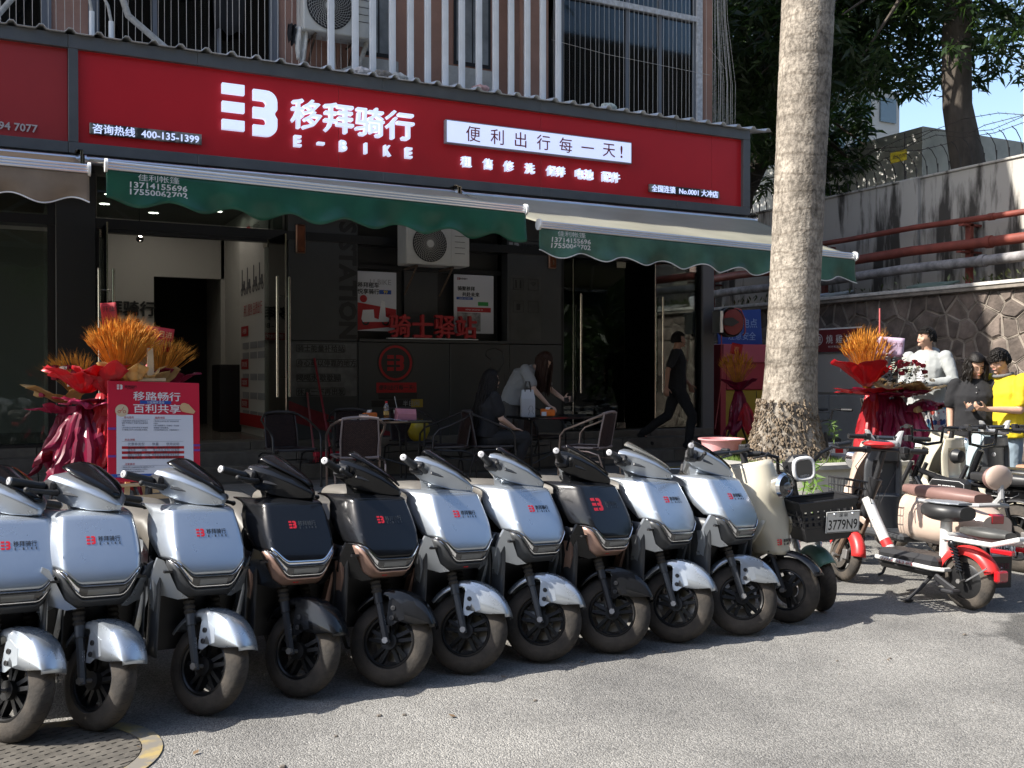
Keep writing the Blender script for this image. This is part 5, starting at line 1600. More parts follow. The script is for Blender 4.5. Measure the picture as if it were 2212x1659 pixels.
for k_, (dx, dy, z_, r_, l_, u_, m_) in enumerate(((-.14, 0, 1.3, .30, .24, 1, M_prd), (-.08, .05, 1.22, .28, .1, .6, M_pma), (-.16, -.04, 1.2, .3, .62, -1, M_pma), (-.12, -.02, 1.1, .24, .5, -1, M_prd), (-.24, 0, 1.12, .22, .4, -.9, M_pma), (-.02, .05, 1.3, .22, .75, -1, M_prd))):
    obj('wrapping_paper', paper((.72 + dx, 8.76 + dy, z_), 150, 340, .04, r_, l_, u_, 6, 80 + k_), m_, t, 14, solid=.0015)
t = thing('flower_stand', 'shaded flower stand with roses and thin wheat at the far left beside the column', 'flower stand')
legs(t, (.46, 9.45), 1.1)
M_wr(t, 'wheat', wheat((.55, 9.4, 1.24), 90, .34, .14, (-.06, 0), 5, 1.3), M_whe)
obj('wrapping_paper', paper((.44, 9.3, 1.2), 140, 330, .04, .3, .2, 1, 5, 14), M_pgo, t, 18, solid=.0015)
obj('wrapping_paper', paper((.40, 9.32, 1.12), 150, 320, .04, .22, .2, .5, 5, 24), M_ppk, t, 18, solid=.0015)
obj('wrapping_paper', paper((.44, 9.36, 1.14), 150, 330, .04, .2, .5, -1, 5, 15), M_pma, t, 18, solid=.0015)
b = B()
for k in range(9): rose(b, (.36 + .05 * (k % 4), 9.28 + .03 * (k % 3), 1.42 + .045 * (k // 3)), .032, k)
obj('roses', b, M_rose_, t, 40, sub=1)
b = B(); rose(b, (.42, 9.22, 1.5), .03, 2); rose(b, (.47, 9.22, 1.36), .02, 3); obj('white_roses', b, M_wros, t, 40, sub=1)
b = B(); rose(b, (.26, 9.2, 1.28), .03, 7); obj('roses', b, M_ppk, t, 40, sub=1)
t = thing('flower_stand', 'flower stand in shade right of the sunlit wheat, bearing a red card', 'flower stand')
legs(t, (1.3, 9.8), 1.1)
M_wr(t, 'wheat', wheat((1.26, 9.7, 1.35), 190, .36, .19, (.04, 0), 8, 1.2), M_whe)
obj('wrapping_paper', paper((1.26, 9.6, 1.28), 160, 380, .04, .3, .22, 1, 5, 31), M_pma, t, 18, solid=.0015)
obj('wrapping_paper', paper((1.16, 9.5, 1.24), 200, 330, .04, .24, .26, 1, 4, 33), M_pgo, t, 18, solid=.0015)
obj('wrapping_paper', paper((1.26, 9.65, 1.28), 150, 350, .04, .24, .5, -1, 5, 32), M_pma, t, 18, solid=.0015)
card(t, (1.26, 9.7, 1.78), .24, .22, M_txtr, [('日进', .05, .05, .055), ('斗金', .06, -.03, .055), ('Grand Opening', -.05, -.04, .018)], M_gold, -8, 8)

# right pair behind the bikes
t = thing('flower_stand', 'red wrapped flower stand with orange wheat left of the man in the grey jacket', 'flower stand')
c = (8.0, 7.62)
legs(t, c, 1.2)
M_wr(t, 'wheat', wheat((8.02, 7.6, 1.27), 260, .58, .26, (.0, 0), 41, 1.1), M_whe)
obj('wrapping_paper', paper((7.96, 7.55, 1.33), 110, 330, .04, .36, .34, 1, 5, 42), M_prd, t, 20, solid=.0015)
obj('wrapping_paper', paper((7.90, 7.5, 1.24), 130, 290, .03, .38, .10, .9, 4, 44), M_prd, t, 20, solid=.0015)
obj('wrapping_paper', paper((7.98, 7.5, 1.3), 130, 350, .04, .26, .76, -1, 6, 45), M_prd, t, 18, solid=.0015)
obj('wrapping_paper', paper((8.08, 7.45, 1.3), 170, 350, .04, .22, .66, -1, 5, 46), M_pma, t, 18, solid=.0015)
obj('bow_knot', B().ball((7.93, 7.44, 1.23), .04, 10, 8, sc=(.8, .8, 1.4)), M_ppk, t)
obj('ribbon_stick', B().rbox(8.2, 8.215, 7.6, 7.615, 1.6, 2.15, .002), mat('pink ribbon', (.5, .12, .12), rough=.6), t)
t = thing('flower_stand', 'maroon and gold wrapped stand of red and cream roses before the grey jacket', 'flower stand')
c = (8.28, 7.46)
legs(t, c, 1.1, mat('pale pole', (.4, .4, .38), rough=.6))
obj('wrapping_paper', paper((8.280, 7.410, 1.22), 170, 370, .05, .32, .16, 1, 5, 51), M_pgo, t, 20, solid=.0015)
obj('wrapping_paper', paper((8.260, 7.430, 1.24), 10, 170, .05, .3, .2, 1, 5, 52), M_pgo, t, 20, solid=.0015)
obj('wrapping_paper', paper((8.220, 7.330, 1.24), 150, 350, .04, .22, .18, .3, 5, 53), M_pma, t, 20, solid=.0015)
obj('wrapping_paper', paper((8.200, 7.360, 1.22), 160, 345, .04, .24, .5, -1, 5, 54), M_pma, t, 18, solid=.0015)
obj('wrapping_paper', paper((8.340, 7.310, 1.12), 190, 330, .04, .16, .55, -1, 4, 55), M_ppk, t, 18, solid=.0015)
obj('wrapping_paper', paper((8.300, 7.370, 1.08), 190, 330, .04, .2, .62, -1, 5, 56), M_pgo, t, 18, solid=.0015)
obj('wrapping_paper', paper((8.440, 7.310, 1.18), 210, 380, .04, .22, .22, -.4, 4, 57), M_pgo, t, 18, solid=.0015)
obj('bow_knot', B().ball((8.200, 7.230, 1.26), .045, 10, 8, sc=(1.5, .8, 1)), M_pma, t)
rr = random.Random(5); b = B(); bw = B(); bl = B(); bd_ = B()
for k in range(13):
    a = rr.uniform(0, 2 * PI); q = rr.uniform(0, .24)
    rose(b, (8.28 + q * math.cos(a) * 1.25, 7.33 + q * math.sin(a) * .5, 1.46 + .12 * (1 - (q / .24) ** 2) + rr.uniform(-.03, .03)), .036, k)
for k in range(12):
    a = rr.uniform(0, 2 * PI); q = rr.uniform(.05, .28)
    rose(bw, (8.30 + q * math.cos(a) * 1.1, 7.29 + q * math.sin(a) * .5, 1.42 + .1 * (1 - (q / .26) ** 2) + rr.uniform(-.06, .04)), .024, k + 40)
for k in range(14):
    p0 = Vector((8.28 + rr.uniform(-.28, .28), 7.36 + rr.uniform(-.1, .1), 1.4)); p1 = p0 + Vector((rr.uniform(-.06, .06), rr.uniform(-.08, .02), rr.uniform(.12, .26)))
    for j in range(9):
        c_ = p0.lerp(p1, j / 8)
        for s in (-1, 1):
            bl.add([tuple(c_), tuple(c_ + Vector((s * .02, -.008, .006))), tuple(c_ + Vector((s * .032, -.004, .012))), tuple(c_ + Vector((s * .018, .01, .012)))], [(0, 1, 2, 3)])
for k in range(120):
    p0 = Vector((8.28 + rr.uniform(-.3, .3), 7.37 + rr.uniform(-.1, .1), rr.uniform(1.3, 1.5)))
    v1 = Vector((rr.uniform(-1, 1), rr.uniform(-1, 1), rr.uniform(-.5, 1))).normalized() * .05; v2 = v1.cross(Vector((0, 0, 1))) * .35
    bd_.add([tuple(p0), tuple(p0 + v1 * .5 + v2), tuple(p0 + v1), tuple(p0 + v1 * .5 - v2)], [(0, 1, 2, 3)])
obj('roses', b, M_rose_, t, 40, sub=1); obj('white_roses', bw, M_wros, t, 40, sub=1)
tag(obj('eucalyptus', bl, M_leafr, t, 0), kind='stuff'); tag(obj('foliage', bd_, M_dkl, t, 0), kind='stuff')
card(t, (8.200, 7.460, 1.74), .27, .2, mat('pale lilac card', (.55, .42, .55), rough=.5, var=.15, scale=12), [('开业大吉', .03, .03, .045)], mat('mauve print', (.16, .06, .1), rough=.6), -42, 5)
obj('ribbon', B().tube([(8.630, 7.310, 1.0), (8.640, 7.270, .8), (8.620, 7.290, .6), (8.680, 7.270, .42)], [.012, .01, .007, .004], 4), M_prd, t)

for k_, (dx, z_, r_, l_, u_, m_) in enumerate(((-.1, 1.22, .36, .2, .5, M_pma), (.14, 1.24, .3, .16, .8, M_pgo), (-.12, 1.2, .26, .62, -1, M_pma), (.1, 1.15, .28, .6, -1, M_ppk), (-.02, 1.05, .22, .55, -1, M_pma), (.22, 1.2, .24, .2, -.6, M_pma))):
    obj('wrapping_paper', paper((8.25 + dx, 7.33 - dx * .3, z_), 150, 350, .04, r_, l_, u_, 6, 90 + k_), m_, t, 14, solid=.0015)
# pair in the shade between the door column and the palm trunk
for (x, y, sd, lab, cl) in ((9.35, 11.3, 61, 'flower stand with golden wheat and dark red paper just right of the walking man', 1), (10.0, 11.0, 71, 'flower stand with red paper half hidden behind the palm trunk', 0)):
    t = thing('flower_stand', lab, 'flower stand')
    legs(t, (x, y), 1.05)
    M_wr(t, 'wheat', wheat((x, y - .02, 1.22), 170, .5, .22, (0, 0), sd, 1.2), M_whe)
    obj('wrapping_paper', paper((x, y - .05, 1.22), 150, 380, .04, .28, .2, 1, 5, sd + 1), M_pma, t, 20, solid=.0015)
    obj('wrapping_paper', paper((x, y - .05, 1.24), 150, 370, .04, .22, .6, -1, 5, sd + 2), M_prd if not cl else M_pma, t, 18, solid=.0015)
    obj('wrapping_paper', paper((x + .05, y - .12, 1.05), 190, 340, .04, .2, .4, -.9, 4, sd + 3), M_prd, t, 18, solid=.0015)
    if cl: card(t, (x + .0, y, 1.82), .16, .16, M_txtr, [('吉', 0, 0, .07)], M_gold, -35, 12)
    else: card(t, (x - .08, y, 1.84), .4, .28, M_txtr, [('开业', .02, .05, .075), ('大吉', .04, -.05, .075)], M_gold, -35, -4)
# ================================================================= WALLS, PIPES AND TREES AT THE RIGHT
M_conc = mat('stained concrete', (.44, .42, .38), rough=.9, col2=(.06, .055, .048), scale=2.6, lo=.5, hi=.6, detail=9, bump=.2, bscale=20, stretch=(1, 1, .16))
M_conc2 = mat('pale concrete', (.5, .48, .41), rough=.9, var=.15, scale=2, bump=.1)
M_conc3 = mat('grey concrete', (.7, .69, .65), rough=.9, var=.25, scale=1.2, bump=.1, stretch=(1, 1, .4))
M_mort = mat('pale mortar', (.22, .195, .165), rough=.9, var=.25, scale=6, bump=.3)
M_rock = mat('wall stone', (.07, .055, .046), rough=.85, col2=(.19, .15, .125), scale=5, bump=.6, bscale=22, obj_var=.35, lo=.3, hi=.75)
WX = 13.3
sw = thing('stone_wall', 'rough retaining wall of irregular brown stones with pale joints', 'wall', (WX, 0, 0))
obj('wall_core', B().box(.05, 1.3, 6.2, 24, 0, 2.74), M_mort, sw, 0)
obj('coping', B().rbox(-.06, .16, 6.2, 24, 2.74, 2.80, .008), M_mort, sw)
obj('coping_edge', B().rbox(-.08, .16, 6.2, 24, 2.803, 2.86, .008), mat('coping edge paint', (.5, .48, .44), rough=.8, var=.2, scale=8), sw)
rs = random.Random(11)
seeds = []
tries = 0
while tries < 9000 and len(seeds) < 330:
    tries += 1
    y_, z_ = rs.uniform(6.4, 17.6), rs.uniform(.05, 2.72)
    dm = .17 + .17 * abs(math.sin(y_ * 12.9 + z_ * 7.7)) ** 1.5
    if all((y_ - a) ** 2 + (z_ - c) ** 2 > dm * dm for a, c in seeds): seeds.append((y_, z_))
def voro(i, pts, lim):
    cx, cz = pts[i]
    poly = [(cx - .5, cz - .5), (cx + .5, cz - .5), (cx + .5, cz + .5), (cx - .5, cz + .5)]
    def clip(poly, nx, nz, d):
        out = []
        for p, q in zip(poly, poly[1:] + poly[:1]):
            a = p[0] * nx + p[1] * nz - d; b_ = q[0] * nx + q[1] * nz - d
            if a <= 0: out.append(p)
            if (a <= 0) != (b_ <= 0):
                t = a / (a - b_); out.append((p[0] + (q[0] - p[0]) * t, p[1] + (q[1] - p[1]) * t))
        return out
    for j, (x, z) in enumerate(pts):
        if j == i or abs(x - cx) > 1 or abs(z - cz) > 1: continue
        dx, dz = x - cx, z - cz; L = math.hypot(dx, dz)
        poly = clip(poly, dx / L, dz / L, ((cx + x) / 2 * dx + (cz + z) / 2 * dz) / L - lim)
        if len(poly) < 3: return None
    poly = clip(poly, 0, 1, 2.73); poly = clip(poly, 0, -1, -.02) if poly else poly
    return poly if poly and len(poly) > 2 else None
far_ = B(); ridge = B()
for i in range(len(seeds)):
    poly = voro(i, seeds, .012)
    if not poly: continue
    cx = sum(p[0] for p in poly) / len(poly); cz = sum(p[1] for p in poly) / len(poly)
    pr = rs.uniform(-.02, .015); tl = rs.uniform(-.05, .05), rs.uniform(-.05, .05)
    ridge.tube([(.046 + .004 * math.sin(k_), y, z) for k_, (y, z) in enumerate(poly)], .014, 4, closed=True)
    R1 = [(0.055, y, z) for y, z in poly]
    R2 = [(.04 - pr * .3, cx + (y - cx) * .97, cz + (z - cz) * .97) for y, z in poly]
    R3 = [(.022 - pr + (y - cx) * tl[0] + (z - cz) * tl[1], cx + (y - cx) * .78, cz + (z - cz) * .78) for y, z in poly]
    if cx < 8.7: far_.loft([R1, R2, R3]); continue
    obj('stone', B().loft([R1, R2, R3]), M_rock, sw, 0)

tag(obj('stones', far_, M_rock, sw, 0), kind='stuff'); tag(obj('mortar_ridges', ridge, mat('mortar ridge', (.25, .215, .18), rough=.9, var=.3, scale=5), sw, 60), kind='stuff')
cw = thing('concrete_wall', 'tall water stained concrete wall above the stone wall, topped with curved spikes', 'wall', (14.6, 0, 0))
obj('wall_body', B().box(0, .3, 6.2, 26, 0, 4.95), M_conc, cw, 0)
for y in (7.2, 9.55, 12.6, 15.7, 18.6):
    obj('pilaster', B().rbox(-.09, .32, y, y + .42, 2.7, 4.97, .01), M_conc2 if y < 8 else M_conc, cw)
obj('wall_top', B().rbox(-.03, .33, 6.2, 26, 4.955, 5.0, .01), M_conc, cw)
M_spk = mat('rusty dark steel', (.06, .05, .045), rough=.7, metal=.3)
sp_ = B().tube([(0, 0, -.02), (0, 0, .2)], .010, 5).tube([(0, 0, .08), (-.04, 0, .28), (-.16, 0, .42), (-.26, 0, .46)], .008, 5, caps=False).mesh('spike'); sp_.materials.append(M_spk)
for k in range(62):
    o = bpy.data.objects.new('spike', sp_); link(o, cw); o.location = (.15, 7.9 + k * .235, 5.0); o.rotation_euler = (0, 0, rs.uniform(-.15, .15))
b = B()
for (dx, z, s_) in ((-.05, 5.65, 1), (.1, 5.75, 2), (-.15, 5.5, 3), (.2, 5.6, 4)):
    pts = [(dx + .12 * math.sin(k * .9 + s_), 7 + k * .6, z + .13 * math.sin(k * 1.3 + s_ * 2) + .04 * math.sin(k * 3.1)) for k in range(30)]
    b.tube(pts, .006, 4)
    for k in range(29 * 4):
        i = k // 4; t = (k % 4) / 4; p = Vector(pts[i]).lerp(Vector(pts[i + 1]), t)
        b.tube([p + Vector((0, -.02, -.03)), p + Vector((0, .02, .03))], .003, 3, caps=False)
obj('barbed_wire', b, M_spk, cw)
obj('wire_post', B().cyl((.15, 8.6, 5), (-.35, 8.3, 5.9), .02, n=6).cyl((.15, 13.1, 4.9), (.15, 13.1, 5.9), .012, n=6), M_spk, cw)
ws_ = thing('warning_sign', 'small yellow warning sign hung on the fence wire above the concrete wall', 'sign', (14.7, 13.2, 5.48), -90)
obj('plate', B().rbox(-.19, .19, -.005, .005, -.1, .1, .003), mat('warning yellow', (.55, .42, .02), rough=.5), ws_)
text('lettering', '高压危险', M_txtb, ws_, (.02, -.006, .0), height=.07, ext=.001)

M_pr = mat('oxide red pipe', (.20, .045, .03), rough=.6, var=.2, scale=4)
M_pgy = mat('grey blistered pipe', (.23, .22, .22), rough=.8, var=.35, scale=7, bump=.5, bscale=12)
def wpipe(name, label, x, z0, z1, r, m, y0=6.25, y1=25):
    t = thing(name, label, 'pipe', (x, 0, 0))
    n = 12
    pts = [(0, y0 + (y1 - y0) * k / n, z0 + (z1 - z0) * k / n + .02 * math.sin(k * 2)) for k in range(n + 1)]
    obj('pipe_run', B().tube(pts, r, 14), m, t)
    for k in (3, 6, 9):
        p = Vector(pts[k]); obj('collar', B().cyl(p - Vector((0, .05, 0)), p + Vector((0, .05, 0)), r * 1.22, n=14), m, t)
    return t
wpipe('wall_pipe', 'upper thin oxide red pipe on brackets along the concrete wall', 14.3, 4.02, 4.05, .05, M_pr)
wpipe('wall_pipe', 'middle thick oxide red pipe along the concrete wall', 14.25, 3.62, 3.60, .085, M_pr)
wpipe('wall_pipe', 'lowest grey flaking pipe along the concrete wall', 14.1, 3.34, 3.18, .085, M_pgy)
for y in (8.1, 11.4, 14.7, 18.2):
    t = thing('pipe_bracket', 'red steel bracket holding the red pipes, %s' % {8.1: 'nearest the right edge', 11.4: 'right of the awning end', 14.7: 'behind the palm trunk', 18.2: 'farthest, under the awning'}[y], 'bracket', (14.3, y, 0))
    obj('post', B().box(.02, .1, -.05, .05, 2.9, 3.98), M_pr, t)
    obj('shelf', B().box(-.15, .3, -.05, .05, 3.93, 3.965).box(-.2, .3, -.05, .05, 3.48, 3.51), M_pr, t)
# ledge earth, litter and weeds
b = B().grid(10, 70, lambda u, v: (13.36 + 1.25 * u, 6.25 + 17.7 * v, 2.82 + .12 * u + .09 * noise.noise(Vector((u * 5, v * 40, 1)))))
tag(obj('ledge_earth', b, mat('dry earth', (.13, .1, .075), rough=.95, var=.4, scale=6, bump=.5)), kind='structure')
b = B()
for k in range(700):
    y = rs.choice([rs.gauss(8.8, .9), rs.gauss(8.3, .6), rs.uniform(5, 20)]); x = rs.uniform(13.45, 14.3)
    z0 = 2.9; L = rs.uniform(.05, .16)
    d = Vector((rs.uniform(-1, .3), rs.uniform(-1, 1), rs.uniform(.2, 1.2))).normalized() * L; s_ = Vector((d.y, -d.x, 0)).normalized() * L * .16
    p = Vector((x, y, z0 + rs.uniform(0, .1)))
    b.add([tuple(p), tuple(p + d * .5 + s_), tuple(p + d), tuple(p + d * .5 - s_)], [(0, 1, 2, 3)])
M_weed = mat('weed leaf', (.09, .11, .04), rough=.6, var=.4, scale=9)
tag(obj('weeds', b, M_weed, None, 0), 'low weeds and dry leaves growing on the ledge above the stone wall', 'weeds', kind='stuff')
for k, (y, w, c, l) in enumerate(((14.2, .5, (.4, .42, .45), 'pale'), (11.5, .9, (.12, .17, .14), 'long green'), (8.9, .25, (.45, .45, .48), 'small grey'), (8.0, .9, (.5, .5, .46), 'long white'), (13.6, .5, (.3, .32, .3), 'grey'))):
    o = obj('discarded_board', B().rbox(-.15, .15, -w / 2, w / 2, 0, .03 if k != 2 else .2, .004), mat('board %d' % k, c, rough=.7, var=.2, scale=6), mx=TR(13.6, y, 2.92) @ RY(-14) @ RZ(rs.uniform(-15, 15)))
    tag(o, l + ' discarded board lying on the ledge above the stone wall', 'board')

# concrete block house and towers behind
bh_ = thing('concrete_house', 'plain grey concrete box building behind the concrete wall', 'building', (18.6, 16.0, 0))
obj('walls', B().box(0, 12, 0, 14, 0, 7.1), M_conc2, bh_, 0)
obj('lightened_side', B().box(-.02, -.001, .0, 14, 0, 7.08), M_conc3, bh_, 0)  # this side is coloured lighter to offset the shade of the mango crown
def tower(label, x, y, w, h, fl, cl, col, bandm=None):
    t = thing('tower_block', label, 'building', (x, y, 0))
    obj('tower_body', B().box(0, w, 0, w, 0, h), mat('tower ' + label[:12], col, rough=.8), t, 0)
    gm = mat('tower glass', (.06, .09, .11), rough=.15, coat=.5)
    me = B().box(0, w / cl * .62, -.15, .1, 0, h / fl * .55).mesh('window', 0); me.materials.append(gm)
    me2 = B().box(-.1, .1, 0, w / cl * .62, 0, h / fl * .55).mesh('window', 0); me2.materials.append(gm)
    for i in range(fl):
        for j in range(cl):
            o = bpy.data.objects.new('window', me); link(o, t); o.location = (w / cl * (j + .19), 0, h / fl * (i + .25))
            o = bpy.data.objects.new('window', me2); link(o, t); o.location = (0, w / cl * (j + .19), h / fl * (i + .25))
    return t
tower('tall cream and blue tower block far behind at the right edge', 91, 50, 16, 62, 20, 6, (.5, .46, .38))
tower('grey apartment block behind the trees next to the palm trunk', 43, 52, 15, 22, 7, 6, (.35, .34, .32))

# ---------------------------------------------------------------- trees
def leaves(name, m, parent, clusters, n, L, seed, w=.24, droop=.35):
    rg = np.random.RandomState(seed)
    C = np.array(clusters, dtype=np.float32)
    k = len(C)
    P0 = np.repeat(C, n, 0) + rg.normal(0, L * .22, (k * n, 3))
    D = rg.normal(0, 1, (k * n, 3)); D[:, 2] = D[:, 2] * .5 - droop
    D /= np.linalg.norm(D, axis=1, keepdims=True)
    ln = L * rg.uniform(.6, 1.15, (k * n, 1)); D = D * ln
    S = np.cross(D, rg.normal(0, 1, (k * n, 3))); S /= np.linalg.norm(S, axis=1, keepdims=True); S *= ln * w * .5
    sag = np.zeros_like(D); sag[:, 2] = -ln[:, 0] * .14
    V = np.stack([P0, P0 + D * .45 + S, P0 + D + sag, P0 + D * .45 - S], 1).reshape(-1, 3)
    me = bpy.data.meshes.new(name)
    N = k * n
    me.vertices.add(N * 4); me.vertices.foreach_set('co', V.astype(np.float32).ravel())
    me.loops.add(N * 4); me.loops.foreach_set('vertex_index', np.arange(N * 4, dtype=np.int32))
    me.polygons.add(N); me.polygons.foreach_set('loop_start', np.arange(0, N * 4, 4, dtype=np.int32)); me.polygons.foreach_set('loop_total', np.full(N, 4, dtype=np.int32))
    me.update(calc_edges=True); me.materials.append(m)
    o = bpy.data.objects.new(name, me); link(o, parent)
    return o
M_bark = mat('dark bark', (.075, .062, .05), rough=.95, var=.35, scale=5, bump=.8, bscale=14, stretch=(1, 1, .3))
M_mango = mat('mango leaf', (.028, .052, .018), rough=.42, var=.4, scale=.8, transl=(.06, .12, .02))
def tree(name, label, base_, trunk, crowns, nb, seed, n=9, L=.30, m=None):
    t = thing(name, label, 'tree', base_)
    rr = random.Random(seed)
    bx_, by_, bz_ = base_
    obj('trunk', B().tube([(x, y, z) for x, y, z, r in trunk], [r for x, y, z, r in trunk], 14), M_bark, t)
    cl = []
    for (cx, cy, cz, rx, ry, rz, cnt) in crowns:
        for j in range(nb):
            a = rr.uniform(0, 2 * PI); e = rr.uniform(-.9, 1)
            d = Vector((math.cos(a) * math.sqrt(max(0, 1 - e * e)), math.sin(a) * math.sqrt(max(0, 1 - e * e)), e))
            tip = Vector((cx + d.x * rx * .85, cy + d.y * ry * .85, cz + d.z * rz * .8))
            st_ = Vector(trunk[-1][:3]) if j % 2 else Vector(trunk[-2][:3])
            mid = st_.lerp(tip, .5) + Vector((rr.uniform(-.3, .3), rr.uniform(-.3, .3), rr.uniform(0, .5)))
            obj('limb', B().tube([st_, mid, tip], [trunk[-1][3] * .55, .05, .015], 7, caps=False), M_bark, t)
        i = 0
        while i < cnt:
            p = Vector((rr.uniform(-1, 1), rr.uniform(-1, 1), rr.uniform(-1, 1)))
            if p.length > 1: continue
            q = Vector((cx + p.x * rx, cy + p.y * ry, cz + p.z * rz))
            if noise.noise(q * .55) + .25 * noise.noise(q * 1.7) < -.10 - .25 * (1 - p.length): continue
            if p.length < .35 and rr.random() < .6: continue
            cl.append(tuple(q)); i += 1
    tag(leaves('crown', m or M_mango, t, cl, n, L, seed), kind='stuff')
    return t
tree('mango_tree', 'dark mango tree behind the concrete wall, its bare trunk rising at the right', (16.6, 13.1, 0),
     [(0, 0, 2.5, .38), (.02, 0, 4.9, .36), (-.12, .05, 5.6, .31), (-.33, .1, 6.6, .27), (-.36, .1, 7.8, .27), (-.3, .1, 9.2, .24), (-.1, 0, 11, .15)],
     [(.3, .3, 10.5, 4.2, 4.6, 3.4, 2300), (-2.2, 2.6, 8.3, 2.3, 2.8, 2.3, 1500), (2.3, -2.3, 9.3, 2.2, 2.0, 2.2, 500)], 14, 21, 10)
tree('mango_tree', 'leaning dark mango tree between the building and the palm trunk', (16.3, 19.4, 0),
     [(-.6, .3, 2, .42), (-.5, .2, 4.2, .38), (-.1, 0, 6.0, .33), (.5, -.6, 7.6, .26), (.6, -.9, 9.5, .2)],
     [(-.5, 0, 9.2, 3.6, 3.8, 3.4, 2100), (-2.0, 2.6, 7.2, 2.2, 2.4, 2.0, 900), (.8, -1.6, 6.9, 1.3, 1.3, 1.2, 250)], 12, 33, 10)

# royal palm in the foreground
pt = thing('royal_palm', 'thick pale ringed palm trunk with a rough flared base standing in the white planter', 'palm', (6.72, 7.38, .6))
def palm_r(z):
    return .238 + .21 * math.exp(-z / .30) + .012 * sstep(1.5, 5, z)
def pg(u, v):
    a = u * 2 * PI; z = 9.5 * v ** 1.7
    r = palm_r(z)
    rough_ = max(0, 1 - z / .62)
    ring_ = -.0035 * (1 if math.sin(z * 15 + .6 * math.sin(z * 4)) > .93 else 0)
    r += rough_ * (.035 * noise.noise(Vector((a * 7, z * 9, 2))) + .02 * noise.noise(Vector((a * 20, z * 24, 5)))) + ring_ + .006 * noise.noise(Vector((a * 2, z * 1.2, 8)))
    return (r * math.cos(a) + .040 * z, r * math.sin(a) - .020 * z, z - .03)
mp_ = mat('palm bark', (.30, .265, .225), rough=.9, bump=.55, bscale=38)
def palm_nodes(m):
    t = m.node_tree; p = t.nodes['Principled BSDF']; L = t.links.new
    tc = t.nodes.new('ShaderNodeTexCoord')
    def ns(sc, det, st, lo, hi, c0, c1):
        mp = t.nodes.new('ShaderNodeMapping'); mp.inputs['Scale'].default_value = st
        n = t.nodes.new('ShaderNodeTexNoise'); n.inputs['Scale'].default_value = sc; n.inputs['Detail'].default_value = det; n.inputs['Roughness'].default_value = .7
        r = t.nodes.new('ShaderNodeValToRGB'); r.color_ramp.elements[0].position = lo; r.color_ramp.elements[1].position = hi
        r.color_ramp.elements[0].color = (*c0, 1); r.color_ramp.elements[1].color = (*c1, 1)
        L(tc.outputs['Object'], mp.inputs[0]); L(mp.outputs[0], n.inputs['Vector']); L(n.outputs['Fac'], r.inputs[0]); return r.outputs[0]
    a = ns(2.2, 8, (1, 1, 1.3), .35, .62, (.16, .14, .118), (.40, .36, .31))
    b = ns(30, 4, (1, 1, .6), .38, .58, (.5, .48, .45), (1.1, 1.08, 1.04))
    c = ns(4.5, 9, (1, 1, .22), .30, .46, (.28, .26, .24), (1, 1, 1))
    def mul(x, y):
        mx = t.nodes.new('ShaderNodeMix'); mx.data_type = 'RGBA'; mx.blend_type = 'MULTIPLY'; mx.inputs[0].default_value = 1
        L(x, mx.inputs[6]); L(y, mx.inputs[7]); return mx.outputs[2]
    w = t.nodes.new('ShaderNodeTexWave'); w.bands_direction = 'Z'; w.inputs['Scale'].default_value = 1.7; w.inputs['Distortion'].default_value = 4.5; w.inputs['Detail'].default_value = 3
    L(tc.outputs['Object'], w.inputs['Vector'])
    r = t.nodes.new('ShaderNodeValToRGB'); r.color_ramp.elements[0].position = .0; r.color_ramp.elements[1].position = .07
    r.color_ramp.elements[0].color = (.74, .72, .7, 1); r.color_ramp.elements[1].color = (1, 1, 1, 1); L(w.outputs['Color'], r.inputs[0])
    L(mul(mul(mul(a, b), c), r.outputs[0]), p.inputs['Base Color'])
palm_nodes(mp_)
obj('trunk', B().grid(72, 260, pg), mp_, pt, 80)
b = B()
M_root = mat('root crust', (.17, .13, .09), rough=.95, var=.5, scale=16, bump=.8, bscale=40)
for k in range(1500):
    a = rs.uniform(0, 2 * PI); z = max(-.01, .62 * rs.random() ** 1.6); r = palm_r(z) + .004
    p = Vector((r * math.cos(a), r * math.sin(a), z)); q = p + Vector((math.cos(a) * .014 + rs.uniform(-.01, .01), math.sin(a) * .014 + rs.uniform(-.01, .01), -rs.uniform(.01, .035)))
    b.tube([p, q], [.011, .006], 5)
tag(obj('root_stubs', b, M_root, pt, 0), kind='stuff')
cl = []
for k in range(26):
    a = 2 * PI * k / 26 * 2.4; e = R(10 + 50 * ((k * 7) % 13) / 13)
    for j in range(34):
        s_ = j / 33 * 3.4; cl.append((s_ * math.cos(a) * math.cos(e), s_ * math.sin(a) * math.cos(e), 9.7 + s_ * math.sin(e) - .16 * s_ * s_))
tag(leaves('fronds', mat('palm frond', (.05, .09, .025), rough=.5, transl=(.08, .14, .02)), pt, cl, 9, .6, 4, .07, .5), kind='stuff')
obj('crownshaft', B().lathe([(.20, 9.3), (.22, 9.5), (.12, 10.1)], 24), M_mango, pt)

